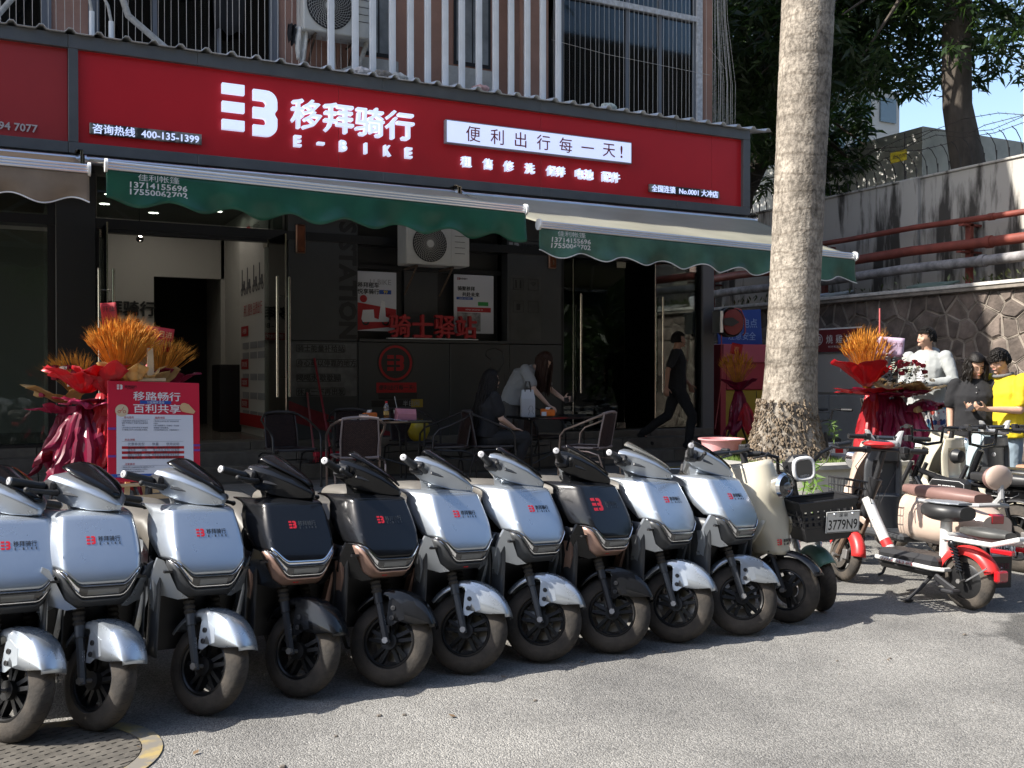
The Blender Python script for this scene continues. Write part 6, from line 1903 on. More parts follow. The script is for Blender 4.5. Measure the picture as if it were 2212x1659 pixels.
# planter
M_plant = mat('planter render', (.52, .50, .44), rough=.8, var=.12, scale=3, bump=.12, bscale=30, col2=(.40, .385, .34), lo=.4, hi=.75)
pl = thing('planter', 'low pale rendered planter wall around the palm', 'planter', (0, 0, 0))
def rr_ring(x0, x1, y0, y1, r, n=8):
    pts = []
    for cx, cy, a0 in ((x1 - r, y1 - r, 0), (x0 + r, y1 - r, 90), (x0 + r, y0 + r, 180), (x1 - .03, y0 + .03, 270)):
        q = r if cx != x1 - .03 else .03
        for k in range(n + 1): pts.append((cx + q * math.cos(R(a0 + 90 * k / n)), cy + q * math.sin(R(a0 + 90 * k / n))))
    return pts
o1, o2 = rr_ring(5.72, 7.32, 6.42, 8.05, .7), rr_ring(5.87, 7.17, 6.57, 7.9, .58)
def lift(r, z): return [(x, y, z) for x, y in r]
obj('planter_wall', B().loft([lift(o1, .19), lift(o1, .63), lift(o2, .63), lift(o2, .5)], caps=False), M_plant, pl)
obj('rim', B().loft([lift(rr_ring(5.69, 7.35, 6.39, 8.08, .72), .632), lift(rr_ring(5.69, 7.35, 6.39, 8.08, .72), .668), lift(rr_ring(5.90, 7.14, 6.6, 7.87, .56), .668), lift(rr_ring(5.90, 7.14, 6.6, 7.87, .56), .632)], caps=False), mat('planter rim', (.33, .32, .29), rough=.8, var=.2, scale=6), pl)
obj('soil', B().grid(20, 20, lambda u, v: (5.86 + 1.3 * u, 6.58 + 1.3 * v, .61 + .04 * noise.noise(Vector((u * 6, v * 6, 0))) + .05 * math.exp(-(((u - .69) * 3) ** 2 + ((v - .48) * 3) ** 2)))), MATS['dry earth'], pl)
b = B()
for k in range(1600):
    a = rs.uniform(0, 2 * PI); x = 6.5 + .6 * math.cos(a) * rs.uniform(.6, 1); y = 7.22 + .6 * math.sin(a) * rs.uniform(.6, 1)
    h = rs.uniform(.02, .07); p = Vector((x, y, .62)); s_ = Vector((rs.uniform(-1, 1), rs.uniform(-1, 1), 0)).normalized() * .009
    b.add([tuple(p - s_), tuple(p + s_), tuple(p + Vector((rs.uniform(-.02, .02), rs.uniform(-.02, .02), h)))], [(0, 1, 2)])
tag(obj('planter_grass', b, mat('fresh weed', (.11, .17, .03), rough=.6), None, 0), 'short green weeds growing along the inside rim of the planter', 'grass', kind='stuff')
for (x, y, z, h, lab) in ((5.9, 6.18, .2, .5, 'young green plant growing up behind the wire basket before the planter'), (7.0, 7.05, .78, .22, 'small green shoot on the right side of the palm base')):
    t = thing('small_plant', lab, 'plant', (x, y, z))
    obj('stem', B().tube([(0, 0, 0), (.02, 0, h * .5), (0, 0, h)], .006, 5), M_weed, t)
    cl = [(rs.uniform(-.02, .02), 0, h * (.35 + .65 * k / 12)) for k in range(13)]
    tag(leaves('leaf', mat('fresh leaf', (.14, .24, .05), rough=.5, transl=(.2, .35, .05)), t, cl, 4, h * .3, 3, .16, -.1), kind='stuff')
bs = thing('basin', 'pink plastic basin standing on a board behind the planter rim', 'basin', (6.25, 7.78, .68))
M_pink = mat('pink plastic', (.68, .33, .33), rough=.4)
obj('bowl', B().lathe([(.001, .0), (.15, 0), (.165, .01), (.20, .13), (.225, .135), (.225, .145), (.195, .145), (.158, .02), (.001, .015)], 36), M_pink, bs)
o = obj('plank', B().rbox(-.3, .45, -.08, .08, 0, .012, .003), mat('blue white board', (.5, .53, .6), rough=.5), mx=TR(6.25, 7.78, .668)); tag(o, 'thin pale board under the pink basin', 'board')

# ---------------------------------------------------------------- cabinets, hose reel, blue sign
cb = thing('food_cabinet', 'grey metal snack cabinet with a dark red shop sign before the stone wall', 'cabinet', (12.62, 12.05, 0))
M_cab = mat('cabinet grey', (.30, .30, .30), rough=.5, var=.08, scale=2)
obj('cabinet_body', B().rbox(.02, .65, 0, 2.3, .15, 1.84, .01), M_cab, cb)
for y in (0.02, .78, 1.54):
    obj('door', B().rbox(0, .02, y, y + .73, .2, 1.1, .006), M_cab, cb)
obj('display_front', B().rbox(-.0, .02, .02, 2.28, 1.14, 1.8, .006), mat('cabinet pale', (.40, .39, .37), rough=.45), cb)
for y in (.36, .48): obj('pull', B().box(-.012, 0, y, y + .012, 1.5, 1.68), M_white, cb)
sg = obj('sign_board', B().rbox(-.03, .0, .02, 2.28, 1.84, 2.24, .006), mat('sign dark red', (.16, .008, .014), rough=.4), cb)
obj('sign_top', B().box(-.034, .0, .02, 2.28, 2.225, 2.25), M_white, sg)
for i, ch_ in enumerate('燒雞坊'):
    text('lettering', ch_, M_txtw, sg, (0, 0, 0), height=.15, bold=.01, ext=0, fn=lambda x, z, d, i=i: (-.034, .72 - i * .22 - x, 2.06 + z))
obj('round_mark', B().lathe([(.1, 0), (.1, .002), (.088, .002), (.088, 0)], 24, TR(-.036, .98, 2.06), 'x'), M_txtw, sg)
text('lettering', '雞', M_txtw, sg, (0, 0, 0), height=.13, ext=0, fn=lambda x, z, d: (-.036, .98 - x, 2.06 + z))
text('lettering', '烤之府 烤之府 烤之府 烤之府', M_txtw, sg, (0, 0, 0), width=.5, ext=0, fn=lambda x, z, d: (-.034, .5 - x, 1.93 + z))
rb_ = thing('power_cabinet', 'red and yellow equipment cabinet standing right of the walking man', 'cabinet', (10.35, 12.9, .2))
M_cred = mat('cabinet red', (.42, .03, .05), rough=.45); M_cyel = mat('cabinet yellow', (.42, .27, .02), rough=.45)
obj('cabinet_body', B().rbox(0, 1.5, 0, .6, 0, 1.0, .01), M_cyel, rb_)
obj('red_frame', B().rbox(-.02, .1, -.02, .62, 0, 1.75, .01).rbox(.102, 1.52, -.02, .62, 1.002, 1.75, .01), M_cred, rb_)
obj('top_tray', B().rbox(.0, 1.5, -.06, -.021, 1.45, 1.75, .01), mat('cabinet pink red', (.5, .08, .12), rough=.4), rb_)
obj('door_seam', B().box(.74, .75, -.004, .0, .02, .98), M_plas, rb_)
hr = thing('hose_reel', 'black and red cable reel on the corner column right of the door', 'reel', (10.08, 12.35, 2.27))
obj('drum', B().lathe([(.001, -.10), (.10, -.10), (.2, -.09), (.2, .06), (.1, .08), (.001, .08)], 32, axis='y'), mat('reel red', (.22, .012, .015), rough=.4), hr)
obj('flange', B().lathe([(.225, -.06), (.235, -.06), (.235, -.02), (.205, -.02), (.205, -.06)], 32, axis='y').lathe([(.205, .05), (.235, .05), (.235, .08), (.205, .08), (.205, .05)], 32, axis='y'), M_plas, hr)
b = B(); fill_poly(b, [(-.2, -.05), (-.04, -.07), (.1, 0), (-.04, .07), (-.2, .05)], lambda x, z, d: (x, -.11 - d, z), 0, .01); obj('arm', b, M_plas, hr)
obj('bracket', B().rbox(-.26, -.2, -.1, .1, -.17, .17, .004), M_alu, hr)
obj('hose', B().tube([(.05, -.05, .22), (.18, -.05, .2), (.26, -.05, .05), (.27, -.05, -.15), (.265, 0, -.2)], .012, 6), mat('pink hose', (.5, .1, .1), rough=.5), hr)
obj('hose', B().tube([(-.2, -.05, -.2), (-.22, -.1, -.8), (-.30, -.1, -1.3), (-.4, -.15, -1.65)], .008, 6), MATS['pink hose'], hr)
bl_ = thing('blue_sign', 'blue notice with white characters above the red cabinet', 'sign', (11.2, 13.3, 2.25), 0)
obj('plate', B().rbox(-.6, .35, 0, .02, -.3, .3, .004, RY(-4)), M_blue, bl_)
text('lettering', '充电点', mat('pale blue print', (.3, .45, .7), rough=.5), bl_, (.0, -.004, .08), height=.16, ext=.001)
text('lettering', '注意安全', MATS['pale blue print'], bl_, (-.08, -.004, -.14), height=.14, ext=.001)
# yellow painted arrows and cable on the paving
b = B()
for (x, y) in ((7.75, 10.9), (7.95, 9.5)):
    fill_poly(b, [(0, 0), (.18, .22), (.30, .22), (.2, .12), (.5, .12), (.5, .04), (.2, .04), (.26, -.06), (.14, -.06)], lambda px, pz, d, x=x, y=y: (x + px, y + pz, .2055 + d), 0, .001)
tag(obj('painted_arrow', b, mat('arrow yellow', (.35, .27, .03), rough=.8, col2=(.18, .16, .1), scale=12)), 'two worn yellow arrows painted on the paving before the right door', 'arrow')
o = obj('cable', B().tube([(7.3, 11.1, .21), (7.9, 10.7, .208), (8.3, 10.2, .208), (8.3, 9.4, .208), (7.6, 8.7, .208), (7.5, 8.2, .208)], .008, 6), M_alu); tag(o, 'thin grey cable lying across the paving beside the yellow arrows', 'cable')
o = obj('paper_scrap', B().ball((0, 0, .02), .08, 10, 6, sc=(1.5, 1, .25)), M_white, mx=TR(1.75, 9.3, .204), smooth=0); tag(o, 'crumpled white paper on the paving right of the easel', 'litter')
for v in o.data.vertices: v.co += Vector((noise.noise(v.co * 50) * .03, noise.noise(v.co * 50 + Vector((3, 0, 0))) * .03, abs(noise.noise(v.co * 40)) * .04))
rs2 = random.Random(3)
b = B()
for k in range(60):
    x, y = rs2.uniform(-1, 7), rs2.uniform(2.2, 7.0); r = rs2.uniform(.004, .012)
    b.ball((x, y, r * .4), r, 5, 4, sc=(1.3, 1, .6))
tag(obj('grit', b, mat('grit', (.14, .12, .1), rough=.9), None, 0), 'small dark pebbles and crumbs scattered over the asphalt', 'grit', kind='stuff')

b = B()
for k in range(34):
    x, y = rs2.uniform(-1, 7.5), rs2.uniform(2.3, 7.2); a = rs2.uniform(0, 6.28); L_ = rs2.uniform(.02, .05)
    d_ = Vector((math.cos(a), math.sin(a), rs2.uniform(0, .3))) * L_; s_ = Vector((-math.sin(a), math.cos(a), rs2.uniform(-.2, .4))) * L_ * .3; p_ = Vector((x, y, .006))
    b.add([tuple(p_), tuple(p_ + d_ * .5 + s_), tuple(p_ + d_), tuple(p_ + d_ * .5 - s_)], [(0, 1, 2, 3)])
tag(obj('fallen_leaves', b, mat('dry leaf', (.16, .1, .05), rough=.8), None, 0), 'a few small dry leaves lying on the road', 'leaves', kind='stuff')
# the far side of the street, behind the camera: what the paint and glass mirror
ob = thing('opposite_building', 'long dim building on the far side of the street, behind the camera', 'building', (-35, -24, 0))
obj('walls', B().box(0, 80, 0, 10, 0, 17), mat('opposite wall', (.045, .04, .035), rough=.9), ob, 0)
for k in range(16):
    for z in (1, 4.3, 7.6): obj('window', B().box(2 + k * 4.9, 4.6 + k * 4.9, 9.95, 10.05, z, z + 1.9), M_dark, ob, 0)
for k, (x, y) in enumerate(((-12, -9), (-5, -10.5), (3, -9.5), (10, -10), (18, -9))):
    tree('street_tree', 'broad street tree on the far side of the street, number %s from the left' % ['one', 'two', 'three', 'four', 'five'][k], (x, y, 0), [(0, 0, 0, .25), (0, 0, 2.5, .2), (.2, 0, 4, .15)], [(0, 0, 5.6, 3.2, 2.6, 2.3, 420)], 5, 60 + k, 7, .5)
tree('street_tree', 'dense unseen tree added beyond the near end of the stone wall to darken the door glass', (16, 2.6, 0), [(0, 0, 0, .3), (0, 0, 2.0, .25), (.1, 0, 3.4, .2)], [(0, 0, 3.4, 3.2, 2.8, 3.0, 900)], 6, 88, 8, .45)  # added out of view so the glass doors mirror a dark crown
nb_ = thing('neighbour_building', 'tall neighbouring building standing left of the picture', 'building', (-45, 12.6, 0))
obj('walls', B().box(0, 31, 0, 9, 0, 17.2), M_brown, nb_, 0)
for k in range(7):
    for z in range(5): obj('window', B().box(1.5 + k * 4.2, 3.6 + k * 4.2, -.05, .05, 2 + z * 3.3, 3.6 + z * 3.3), M_dark, nb_, 0)
# ================================================================= PEOPLE
M_skin = mat('skin', (.50, .30, .21), rough=.5, var=.06, scale=9)
M_skinw = mat('light skin', (.56, .37, .28), rough=.5)
M_hair = mat('black hair', (.010, .008, .007), spec=.25, rough=.5, bump=.5, bscale=60, stretch=(1, 1, .08), scale=10)
M_hairb = mat('dark brown hair', (.03, .013, .009), spec=.25, rough=.5, bump=.5, bscale=60, stretch=(1, 1, .08), scale=10)
M_eye = mat('eye dark', (.035, .025, .02), rough=.15)
M_lip = mat('lip', (.38, .14, .12), rough=.45)
M_cblk = mat('black cotton', (.011, .011, .013), rough=.9)
M_fold = bpy.data.textures.new('folds', 'CLOUDS'); M_fold.noise_scale = .13; M_fold.noise_depth = 2


def cap(b, p0, p1, r0, r1, n=10):
    """tapered limb with rounded ends"""
    p0, p1 = Vector(p0), Vector(p1); d = p1 - p0; L = d.length
    if L < 1e-4: return
    d /= L
    pts = [p0 - d * r0 * .95, p0 - d * r0 * .6, p0, p0.lerp(p1, .5), p1, p1 + d * r1 * .6, p1 + d * r1 * .95]
    b.tube(pts, [r0 * .25, r0 * .78, r0, (r0 + r1) / 2 * 1.03, r1, r1 * .78, r1 * .25], n)


def torso(b, rings, side):
    """rings: (centre, half width, half depth) from pelvis to neck; side: the lateral direction"""
    n = 16; out = []
    S = Vector(side).normalized(); C = [Vector(r[0]) for r in rings]
    for i, (c, w, dp) in enumerate(rings):
        ax = (C[min(i + 1, len(C) - 1)] - C[max(i - 1, 0)]).normalized()
        s_ = (S - ax * S.dot(ax)).normalized(); f = ax.cross(s_).normalized()
        out.append([tuple(C[i] + s_ * w * math.copysign(abs(math.cos(2 * PI * k / n)) ** .85, math.cos(2 * PI * k / n)) + f * dp * math.copysign(abs(math.sin(2 * PI * k / n)) ** .85, math.sin(2 * PI * k / n))) for k in range(n)])
    b.loft(out)


def finish(name, b, m, parent, vox, fold=0.0, sm=4, adapt=0.0):
    me = bpy.data.meshes.new(name); me.from_pydata(b.v, [], b.f); me.materials.append(m)
    bm = bmesh.new(); bm.from_mesh(me); bmesh.ops.recalc_face_normals(bm, faces=bm.faces); bm.to_mesh(me); bm.free()
    o = bpy.data.objects.new(name, me); link(o, parent)
    md = o.modifiers.new('r', 'REMESH'); md.mode = 'VOXEL'; md.voxel_size = vox; md.use_smooth_shade = True
    md = o.modifiers.new('s', 'SMOOTH'); md.iterations = sm; md.factor = .5
    if fold:
        md = o.modifiers.new('d', 'DISPLACE'); md.texture = M_fold; md.strength = fold; md.mid_level = .5; md.texture_coords = 'LOCAL'
    dg = bpy.context.evaluated_depsgraph_get()
    ev = bpy.data.meshes.new_from_object(o.evaluated_get(dg))
    o.modifiers.clear(); o.data = ev
    ev.shade_smooth()
    return o


def basis(fwd, up=(0, 0, 1)):
    f = Vector(fwd).normalized(); u = Vector(up).normalized()
    r = u.cross(f); r = (-r).normalized()          # lateral axis: +x is to the right when looking along -y ... kept consistent below
    u = f.cross(-r).normalized()
    return Matrix(((r.x, -f.x, u.x, 0), (r.y, -f.y, u.y, 0), (r.z, -f.z, u.z, 0), (0, 0, 0, 1)))


def head_mesh(b, M, s=1.0, jaw=1.0):
    """head in local frame facing -y, centre of skull at origin"""
    def sk(u, v):
        a = u * 2 * PI; t = v * PI
        x = math.sin(t) * math.cos(a); y = math.sin(t) * math.sin(a); z = -math.cos(t)
        X = .074 * x; Y = .094 * y + .008; Z = .112 * z
        if z < .05:
            q = (.05 - z)
            X *= 1 - .42 * q ** 1.4 * (1 if y < .2 else .9); Y = Y * (1 - .10 * q) - (.012 * q if y < 0 else -.0) - .012 * q
            if y > 0: Y *= 1 - .45 * q
        if y < -.2:
            Z2 = Z / .112
            if -.1 < Z2 < .28: Y += .006 * math.exp(-((abs(x) - .38) / .16) ** 2) * math.exp(-((Z2 - .06) / .12) ** 2)
            Y -= .004 * math.exp(-((Z2 - .25) / .09) ** 2)
        return (X * s, Y * s, Z * s)
    n, m = 28, 22
    rings = [[tuple(sk(i / n, max(.012, min(.988, j / m)))) for i in range(n)] for j in range(m + 1)]
    b.loft(rings, M=M)
    # nose, brow, lips, ears, chin
    b.loft([[(-.007 * s, -.084 * s, .018 * s), (.007 * s, -.084 * s, .018 * s), (0, -.092 * s, .02 * s)], [(-.011 * s, -.088 * s, -.012 * s), (.011 * s, -.088 * s, -.012 * s), (0, -.106 * s, -.010 * s)],
            [(-.016 * s, -.086 * s, -.026 * s), (.016 * s, -.086 * s, -.026 * s), (0, -.110 * s, -.024 * s)], [(-.012 * s, -.084 * s, -.032 * s), (.012 * s, -.084 * s, -.032 * s), (0, -.096 * s, -.034 * s)]], M=M)
    b.ball((0, -.084 * s, -.05 * s), .016 * s, 10, 8, M, (1.3, .7, .5))
    b.ball((0, -.078 * s, -.085 * s), .02 * s, 10, 8, M, (1, .8, .8))
    for sd in (-1, 1):
        b.ball((sd * .074 * s, .012 * s, -.006 * s), .02 * s, 10, 8, M @ TR(0, 0, 0), (.45, .8, 1.45))
        b.ball((sd * .042 * s, -.062 * s, -.03 * s), .02 * s, 10, 8, M, (1, .8, 1))


def hand(b, w, d, palm, curl, sd, s=1.0, spread=.12):
    """w wrist, d direction of the hand, palm the direction the palm faces, curl in degrees"""
    w = Vector(w); d = Vector(d).normalized(); pn = Vector(palm); pn = (pn - d * pn.dot(d)).normalized(); lat = d.cross(pn).normalized() * sd
    # palm as a flattened box
    rings = []
    for t, hw, ht in ((-.01, .024, .017), (.02, .034, .016), (.05, .040, .014), (.082, .040, .012)):
        c = w + d * t * s
        rings.append([tuple(c + lat * hw * s * math.cos(2 * PI * k / 12) + pn * ht * s * math.sin(2 * PI * k / 12)) for k in range(12)])
    b.loft(rings)
    for k, (off, L, r) in enumerate(((-.029, .068, .0088), (-.0095, .078, .0092), (.0095, .073, .009), (.029, .056, .008))):
        p = w + d * .07 * s + lat * off * s
        dd = (d + lat * spread * (k - 1.5) / 1.5).normalized()
        c = curl * (1 + .12 * k)
        for seg, fr in enumerate((.45, .3, .25)):
            ax = dd.cross(pn).normalized()
            dd = (Matrix.Rotation(R(c * (.8, 1, .7)[seg]), 3, ax) @ dd).normalized()
            q = p + dd * L * fr * s
            cap(b, p, q, r * s * (1 - .07 * seg), r * s * (.95 - .1 * seg), 8)
            pn2 = pn; p = q
    p = w + d * .015 * s - lat * .024 * s
    dd = (d * .65 - lat * .75 + pn * .25).normalized()
    q = p + dd * .038 * s; cap(b, p, q, .0125 * s, .0105 * s, 8)
    dd2 = (dd + pn * .35 + d * .35).normalized(); q2 = q + dd2 * .03 * s; cap(b, q, q2, .0105 * s, .0085 * s, 8)
    q3 = q2 + (dd2 + lat * .2).normalized() * .022 * s; cap(b, q2, q3, .0085 * s, .007 * s, 8)


def hair_strands(b, pts_fn, n, r, seed):
    rr = random.Random(seed)
    for i in range(n):
        b.tube(pts_fn(i / n, rr), r, 4, caps=False)


def person(label, mx, J, skin, shirt, pants, sleeve='short', shoes=None, hd=(0, -1, 0), hup=(0, 0, 1), s=1.0, pl=1.0, bust=0, pantlen=1.0, loose=1.0, hands=None, shade_w=1.0, skirtw=None):
    """J: joint positions in local space, facing -y.  L is local -x, R is local +x (as seen from the front)"""
    t = thing('person', label, 'person', mx=mx)
    V = {k: Vector(v) for k, v in J.items()}
    b = B()
    side = V['sR'] - V['sL']
    nk, ch, wa, pe = V['neck'], V['chest'], V['waist'], V['pelvis']
    w = side.length / 2
    TR_ = [(pe - Vector((0, 0, .07)), .13 * shade_w, .10), (pe, .155 * shade_w, .11), (wa, .125 * shade_w, .095), (ch, .145 * shade_w, .11), (ch.lerp(nk, .55), w * .82, .095), (ch.lerp(nk, .85), w * .55, .07), (nk, .055, .055)]
    torso(b, TR_, side)
    cap(b, nk - (V['head'] - nk) * .2, V['head'] - (V['head'] - nk) * .25, .054 * s, .05 * s, 14)
    HM = Matrix.Translation(V['head']) @ basis(hd, hup)
    head_mesh(b, HM, s)
    for q in 'LR':
        cap(b, V['s' + q], V['e' + q], .045, .036, 12); cap(b, V['e' + q], V['w' + q], .036, .024, 12)
        hh = hands[q] if hands and q in hands else {}
        dd = hh.get('d', (V['w' + q] - V['e' + q]))
        hand(b, V['w' + q], dd, hh.get('palm', (0, 1, 0)), hh.get('curl', 22), (1 if q == 'R' else -1) * hh.get('flip', 1), s)
        cap(b, V['h' + q], V['k' + q], .082, .055, 14); cap(b, V['k' + q], V['a' + q], .055, .036, 12)
        cap(b, V['a' + q] + Vector((0, 0, -.01)), V['t' + q], .036, .024, 10)
    finish('body', b, skin, t, .0068, sm=3)
    # face details
    for sd in (-1, 1):
        e = B().ball((0, 0, 0), .009 * s, 10, 8, sc=(1.3, .5, .36))
        obj('eye', e, M_eye, t, mx=HM @ TR(sd * .031 * s, -.0795 * s, .008 * s))
        obj('eyebrow', B().ball((0, 0, 0), .016 * s, 10, 6, sc=(1.2, .3, .2)), M_hair, t, mx=HM @ TR(sd * .032 * s, -.0835 * s, .030 * s) @ RY(-sd * 6))
    obj('mouth', B().ball((0, 0, 0), .018 * s, 12, 6, sc=(1.15, .35, .24)), M_lip, t, mx=HM @ TR(0, -.0925 * s, -.0505 * s))
    # shirt
    b = B()
    k = 1.12 * loose
    hem = V.get('hem', pe + (pe - wa) * .25)
    rings = [(hem, .165 * shade_w * k, .125 * k), (hem.lerp(wa, .6), .158 * shade_w * k, .12 * k), (wa.lerp(ch, .35), .15 * shade_w * k, .115 * k), (ch, .158 * shade_w * k, .125 * k + bust), (ch.lerp(nk, .55), w * .9, .108), (ch.lerp(nk, .82), w * .62, .085), (ch.lerp(nk, .97), .078, .074)]
    torso(b, rings, side)
    for q in 'LR':
        if sleeve == 'short':
            m_ = V['s' + q].lerp(V['e' + q], .72); cap(b, V['s' + q], m_, .062 * loose, .060 * loose, 14)
        else:
            cap(b, V['s' + q], V['e' + q], .066 * loose, .056 * loose, 14); cap(b, V['e' + q], V['e' + q].lerp(V['w' + q], .93), .056 * loose, .042 * loose, 14)
    if V.get('hood'):
        b.ball(tuple(V['hood']), .085, 12, 8, sc=(1.2, .7, .6))
    finish('shirt', b, shirt, t, .0095, fold=.026)
    # trousers
    b = B()
    torso(b, [(pe - Vector((0, 0, .11)) if skirtw is None else pe, .15 * shade_w, .11), (pe, .168 * shade_w, .122), (pe.lerp(wa, .5), .15 * shade_w, .11)], side)
    for q in 'LR':
        a = V['k' + q].lerp(V['a' + q], max(0, pantlen - .5) * 2) if pantlen > .5 else V['h' + q].lerp(V['k' + q], pantlen * 2)
        cap(b, V['h' + q], V['k' + q] if pantlen > .5 else a, .098 * pl, .074 * pl if pantlen > .5 else .092 * pl, 14)
        if pantlen > .5: cap(b, V['k' + q], a, .074 * pl, .058 * pl ** 1.8, 14)
    finish('trousers', b, pants, t, .0095, fold=.022)
    if shoes:
        for q in 'LR':
            b = B(); d = (V['t' + q] - V['a' + q]); d.z = 0; d = d.normalized(); a = V['a' + q]
            zf = min(V['t' + q].z, a.z - .05) - .02
            up = (V['t' + q] - V['a' + q])
            cap(b, a + Vector((0, 0, -.03)) - d * .035, V['t' + q] + d * .035, .046, .036, 12)
            cap(b, a + Vector((0, 0, .0)), a + Vector((0, 0, -.03)), .045, .046, 12)
            finish('shoe', b, shoes, t, .008, sm=2)
    return t, HM


def short_hair(t, HM, m=M_hair, s=1.0, fringe=.0):
    b = B()
    def f(u, v):
        a = u * 2 * PI; tt = .02 + v * .60
        x = math.sin(tt * PI) * math.cos(a); y = math.sin(tt * PI) * math.sin(a); z = math.cos(tt * PI)
        low = .0
        if y < -.25: tt2 = min(tt, .36 + fringe)
        else: tt2 = tt
        x = math.sin(tt2 * PI) * math.cos(a); y = math.sin(tt2 * PI) * math.sin(a); z = math.cos(tt2 * PI)
        r = 1.0 + .05 * noise.noise(Vector((x * 3, y * 3, z * 3)))
        return (.077 * x * s * r, (.099 * y + .010) * s * r, (.116 * z + .006) * s * r)
    b.grid(32, 14, f)
    rr = random.Random(4)
    for i in range(900):
        a = rr.uniform(0, 2 * PI); tt = rr.uniform(.02, .56)
        if math.sin(a) < -.25: tt = min(tt, .34 + fringe)
        x = math.sin(tt * PI) * math.cos(a); y = math.sin(tt * PI) * math.sin(a); z = math.cos(tt * PI)
        p = Vector((.08 * x, .10 * y + .01, .118 * z + .006)) * s
        q = p + Vector((x * .006 + rr.uniform(-.01, .01), y * .008 - .012, -.018 - .012 * rr.random() + .02 * z)) * s
        b.tube([p, q], [.0022 * s, .0006], 3, caps=False)
    return obj('hair', b, m, t, 60, mx=HM, solid=.012)


def long_hair(t, HM, m, drop, back=(0, .06, -1), front=0.0, n=150, seed=3, s=1.0, w=1.0, side_front=()):
    """cap of hair plus long strands that fall in world-down direction; drop in metres"""
    b = B()
    def f(u, v):
        a = u * 2 * PI; tt = .02 + v * .58
        if math.sin(a) < -.35: tt = min(tt, .33)
        x = math.sin(tt * PI) * math.cos(a); y = math.sin(tt * PI) * math.sin(a); z = math.cos(tt * PI)
        return (.085 * x * s, (.108 * y + .010) * s, (.124 * z + .006) * s)
    b.grid(32, 14, f)
    obj('hair', b, m, t, 60, mx=HM, solid=.012)
    b = B(); rr = random.Random(seed)
    D = Vector(back).normalized()
    for i in range(n):
        a = R(-25 + 230 * rr.random())
        tt = rr.uniform(.25, .6)
        p = HM @ (Vector((.086 * math.sin(tt * PI) * math.cos(a), .108 * math.sin(tt * PI) * math.sin(a) + .010, .124 * math.cos(tt * PI))) * s)
        L = drop * rr.uniform(.8, 1.05)
        sd = Vector((rr.uniform(-.04, .04), rr.uniform(-.03, .03), 0)) * w
        pts = [p]
        for k in range(1, 6):
            q = k / 5
            pts.append(p + D * L * q + sd * q + Vector((.012 * math.sin(q * 7 + i), .012 * math.cos(q * 6 + i), 0)))
        b.tube(pts, [.013, .014, .013, .011, .008, .002], 5, caps=False)
    for (ox, oy, L) in side_front:
        for i in range(26):
            p = HM @ (Vector((ox + rr.uniform(-.012, .012), oy + rr.uniform(-.02, .02), .03)) * s)
            pts = [p + D * L * rr.uniform(.9, 1.02) * q / 4 + Vector((.01 * math.sin(q + i), .01 * math.cos(q + i), 0)) for q in range(5)]
            b.tube(pts, [.011, .012, .011, .009, .002], 5, caps=False)
    return tag(obj('long_hair', b, m, t, 60), kind='stuff')


G = 0.0
# --- seated woman in black, seen from behind, facing right towards the right table
J = dict(pelvis=(0, .04, .50), waist=(0, .03, .68), chest=(0, .0, .86), neck=(0, -.02, 1.05), head=(0, -.05, 1.19), hem=(0, .05, .52),
         sL=(-.18, 0, 1.0), sR=(.18, 0, 1.0), eL=(-.22, -.06, .74), eR=(.22, -.08, .74), wL=(-.14, -.28, .62), wR=(.15, -.30, .62),
         hL=(-.09, .02, .50), hR=(.09, .02, .50), kL=(-.11, -.42, .50), kR=(.11, -.42, .49), aL=(-.1, -.26, .10), aR=(.10, -.34, .10), tL=(-.11, -.40, .03), tR=(.10, -.48, .03))
t, HM = person('long haired woman in black sitting in an armchair with her back half turned', TR(5.02, 10.52, .2) @ RZ(92), J, M_skinw, M_cblk, mat('black skirt', (.013, .013, .014), rough=.8, bump=.2, bscale=30), 'short',
               mat('grey trainers', (.33, .34, .33), rough=.6, var=.5, scale=30), hd=(.15, -1, .0), s=1.0, pl=1.25, pantlen=.85, loose=1.1,
               hands={'L': dict(d=(.3, -1, -.25), palm=(0, 0, -1), curl=14), 'R': dict(d=(-.4, -1, -.2), palm=(0, 0, -1), curl=12)})
long_hair(t, HM, M_hair, .62, (0, .22, -1), n=260, seed=3, w=1.6)

# --- standing woman leaning over the right table
J = dict(pelvis=(0, .12, .90), waist=(0, .06, 1.05), chest=(0, -.07, 1.2), neck=(0, -.22, 1.34), head=(0, -.33, 1.42), hem=(0, .10, .88),
         sL=(-.19, -.15, 1.31), sR=(.19, -.15, 1.31), eL=(-.25, -.30, 1.06), eR=(.23, -.32, 1.06), wL=(-.16, -.46, .86), wR=(.20, -.52, .93),
         hL=(-.10, .12, .88), hR=(.10, .12, .88), kL=(-.11, .1, .48), kR=(.11, .12, .48), aL=(-.12, .16, .09), aR=(.12, .18, .09), tL=(-.13, .0, .03), tR=(.13, .02, .03))
t, HM = person('brown haired woman in a grey t-shirt leaning over the right table with a phone', TR(5.92, 11.42, .2) @ RZ(38), J, M_skinw, mat('grey cotton', (.27, .275, .28), rough=.9), mat('wide grey trousers', (.075, .07, .066), rough=.85), 'short',
               M_cblk, hd=(-.1, -.72, -.7), hup=(0, -.7, .72), pl=1.3, loose=1.2, bust=.02,
               hands={'L': dict(d=(0, -.9, -.35), palm=(0, 0, -1), curl=30), 'R': dict(d=(0, -1, .1), palm=(-1, 0, 0), curl=42)})
long_hair(t, HM, M_hairb, .42, (0, .05, -1), n=200, seed=9, w=.8, side_front=((-.07, -.03, .44), (.07, -.03, .40)))
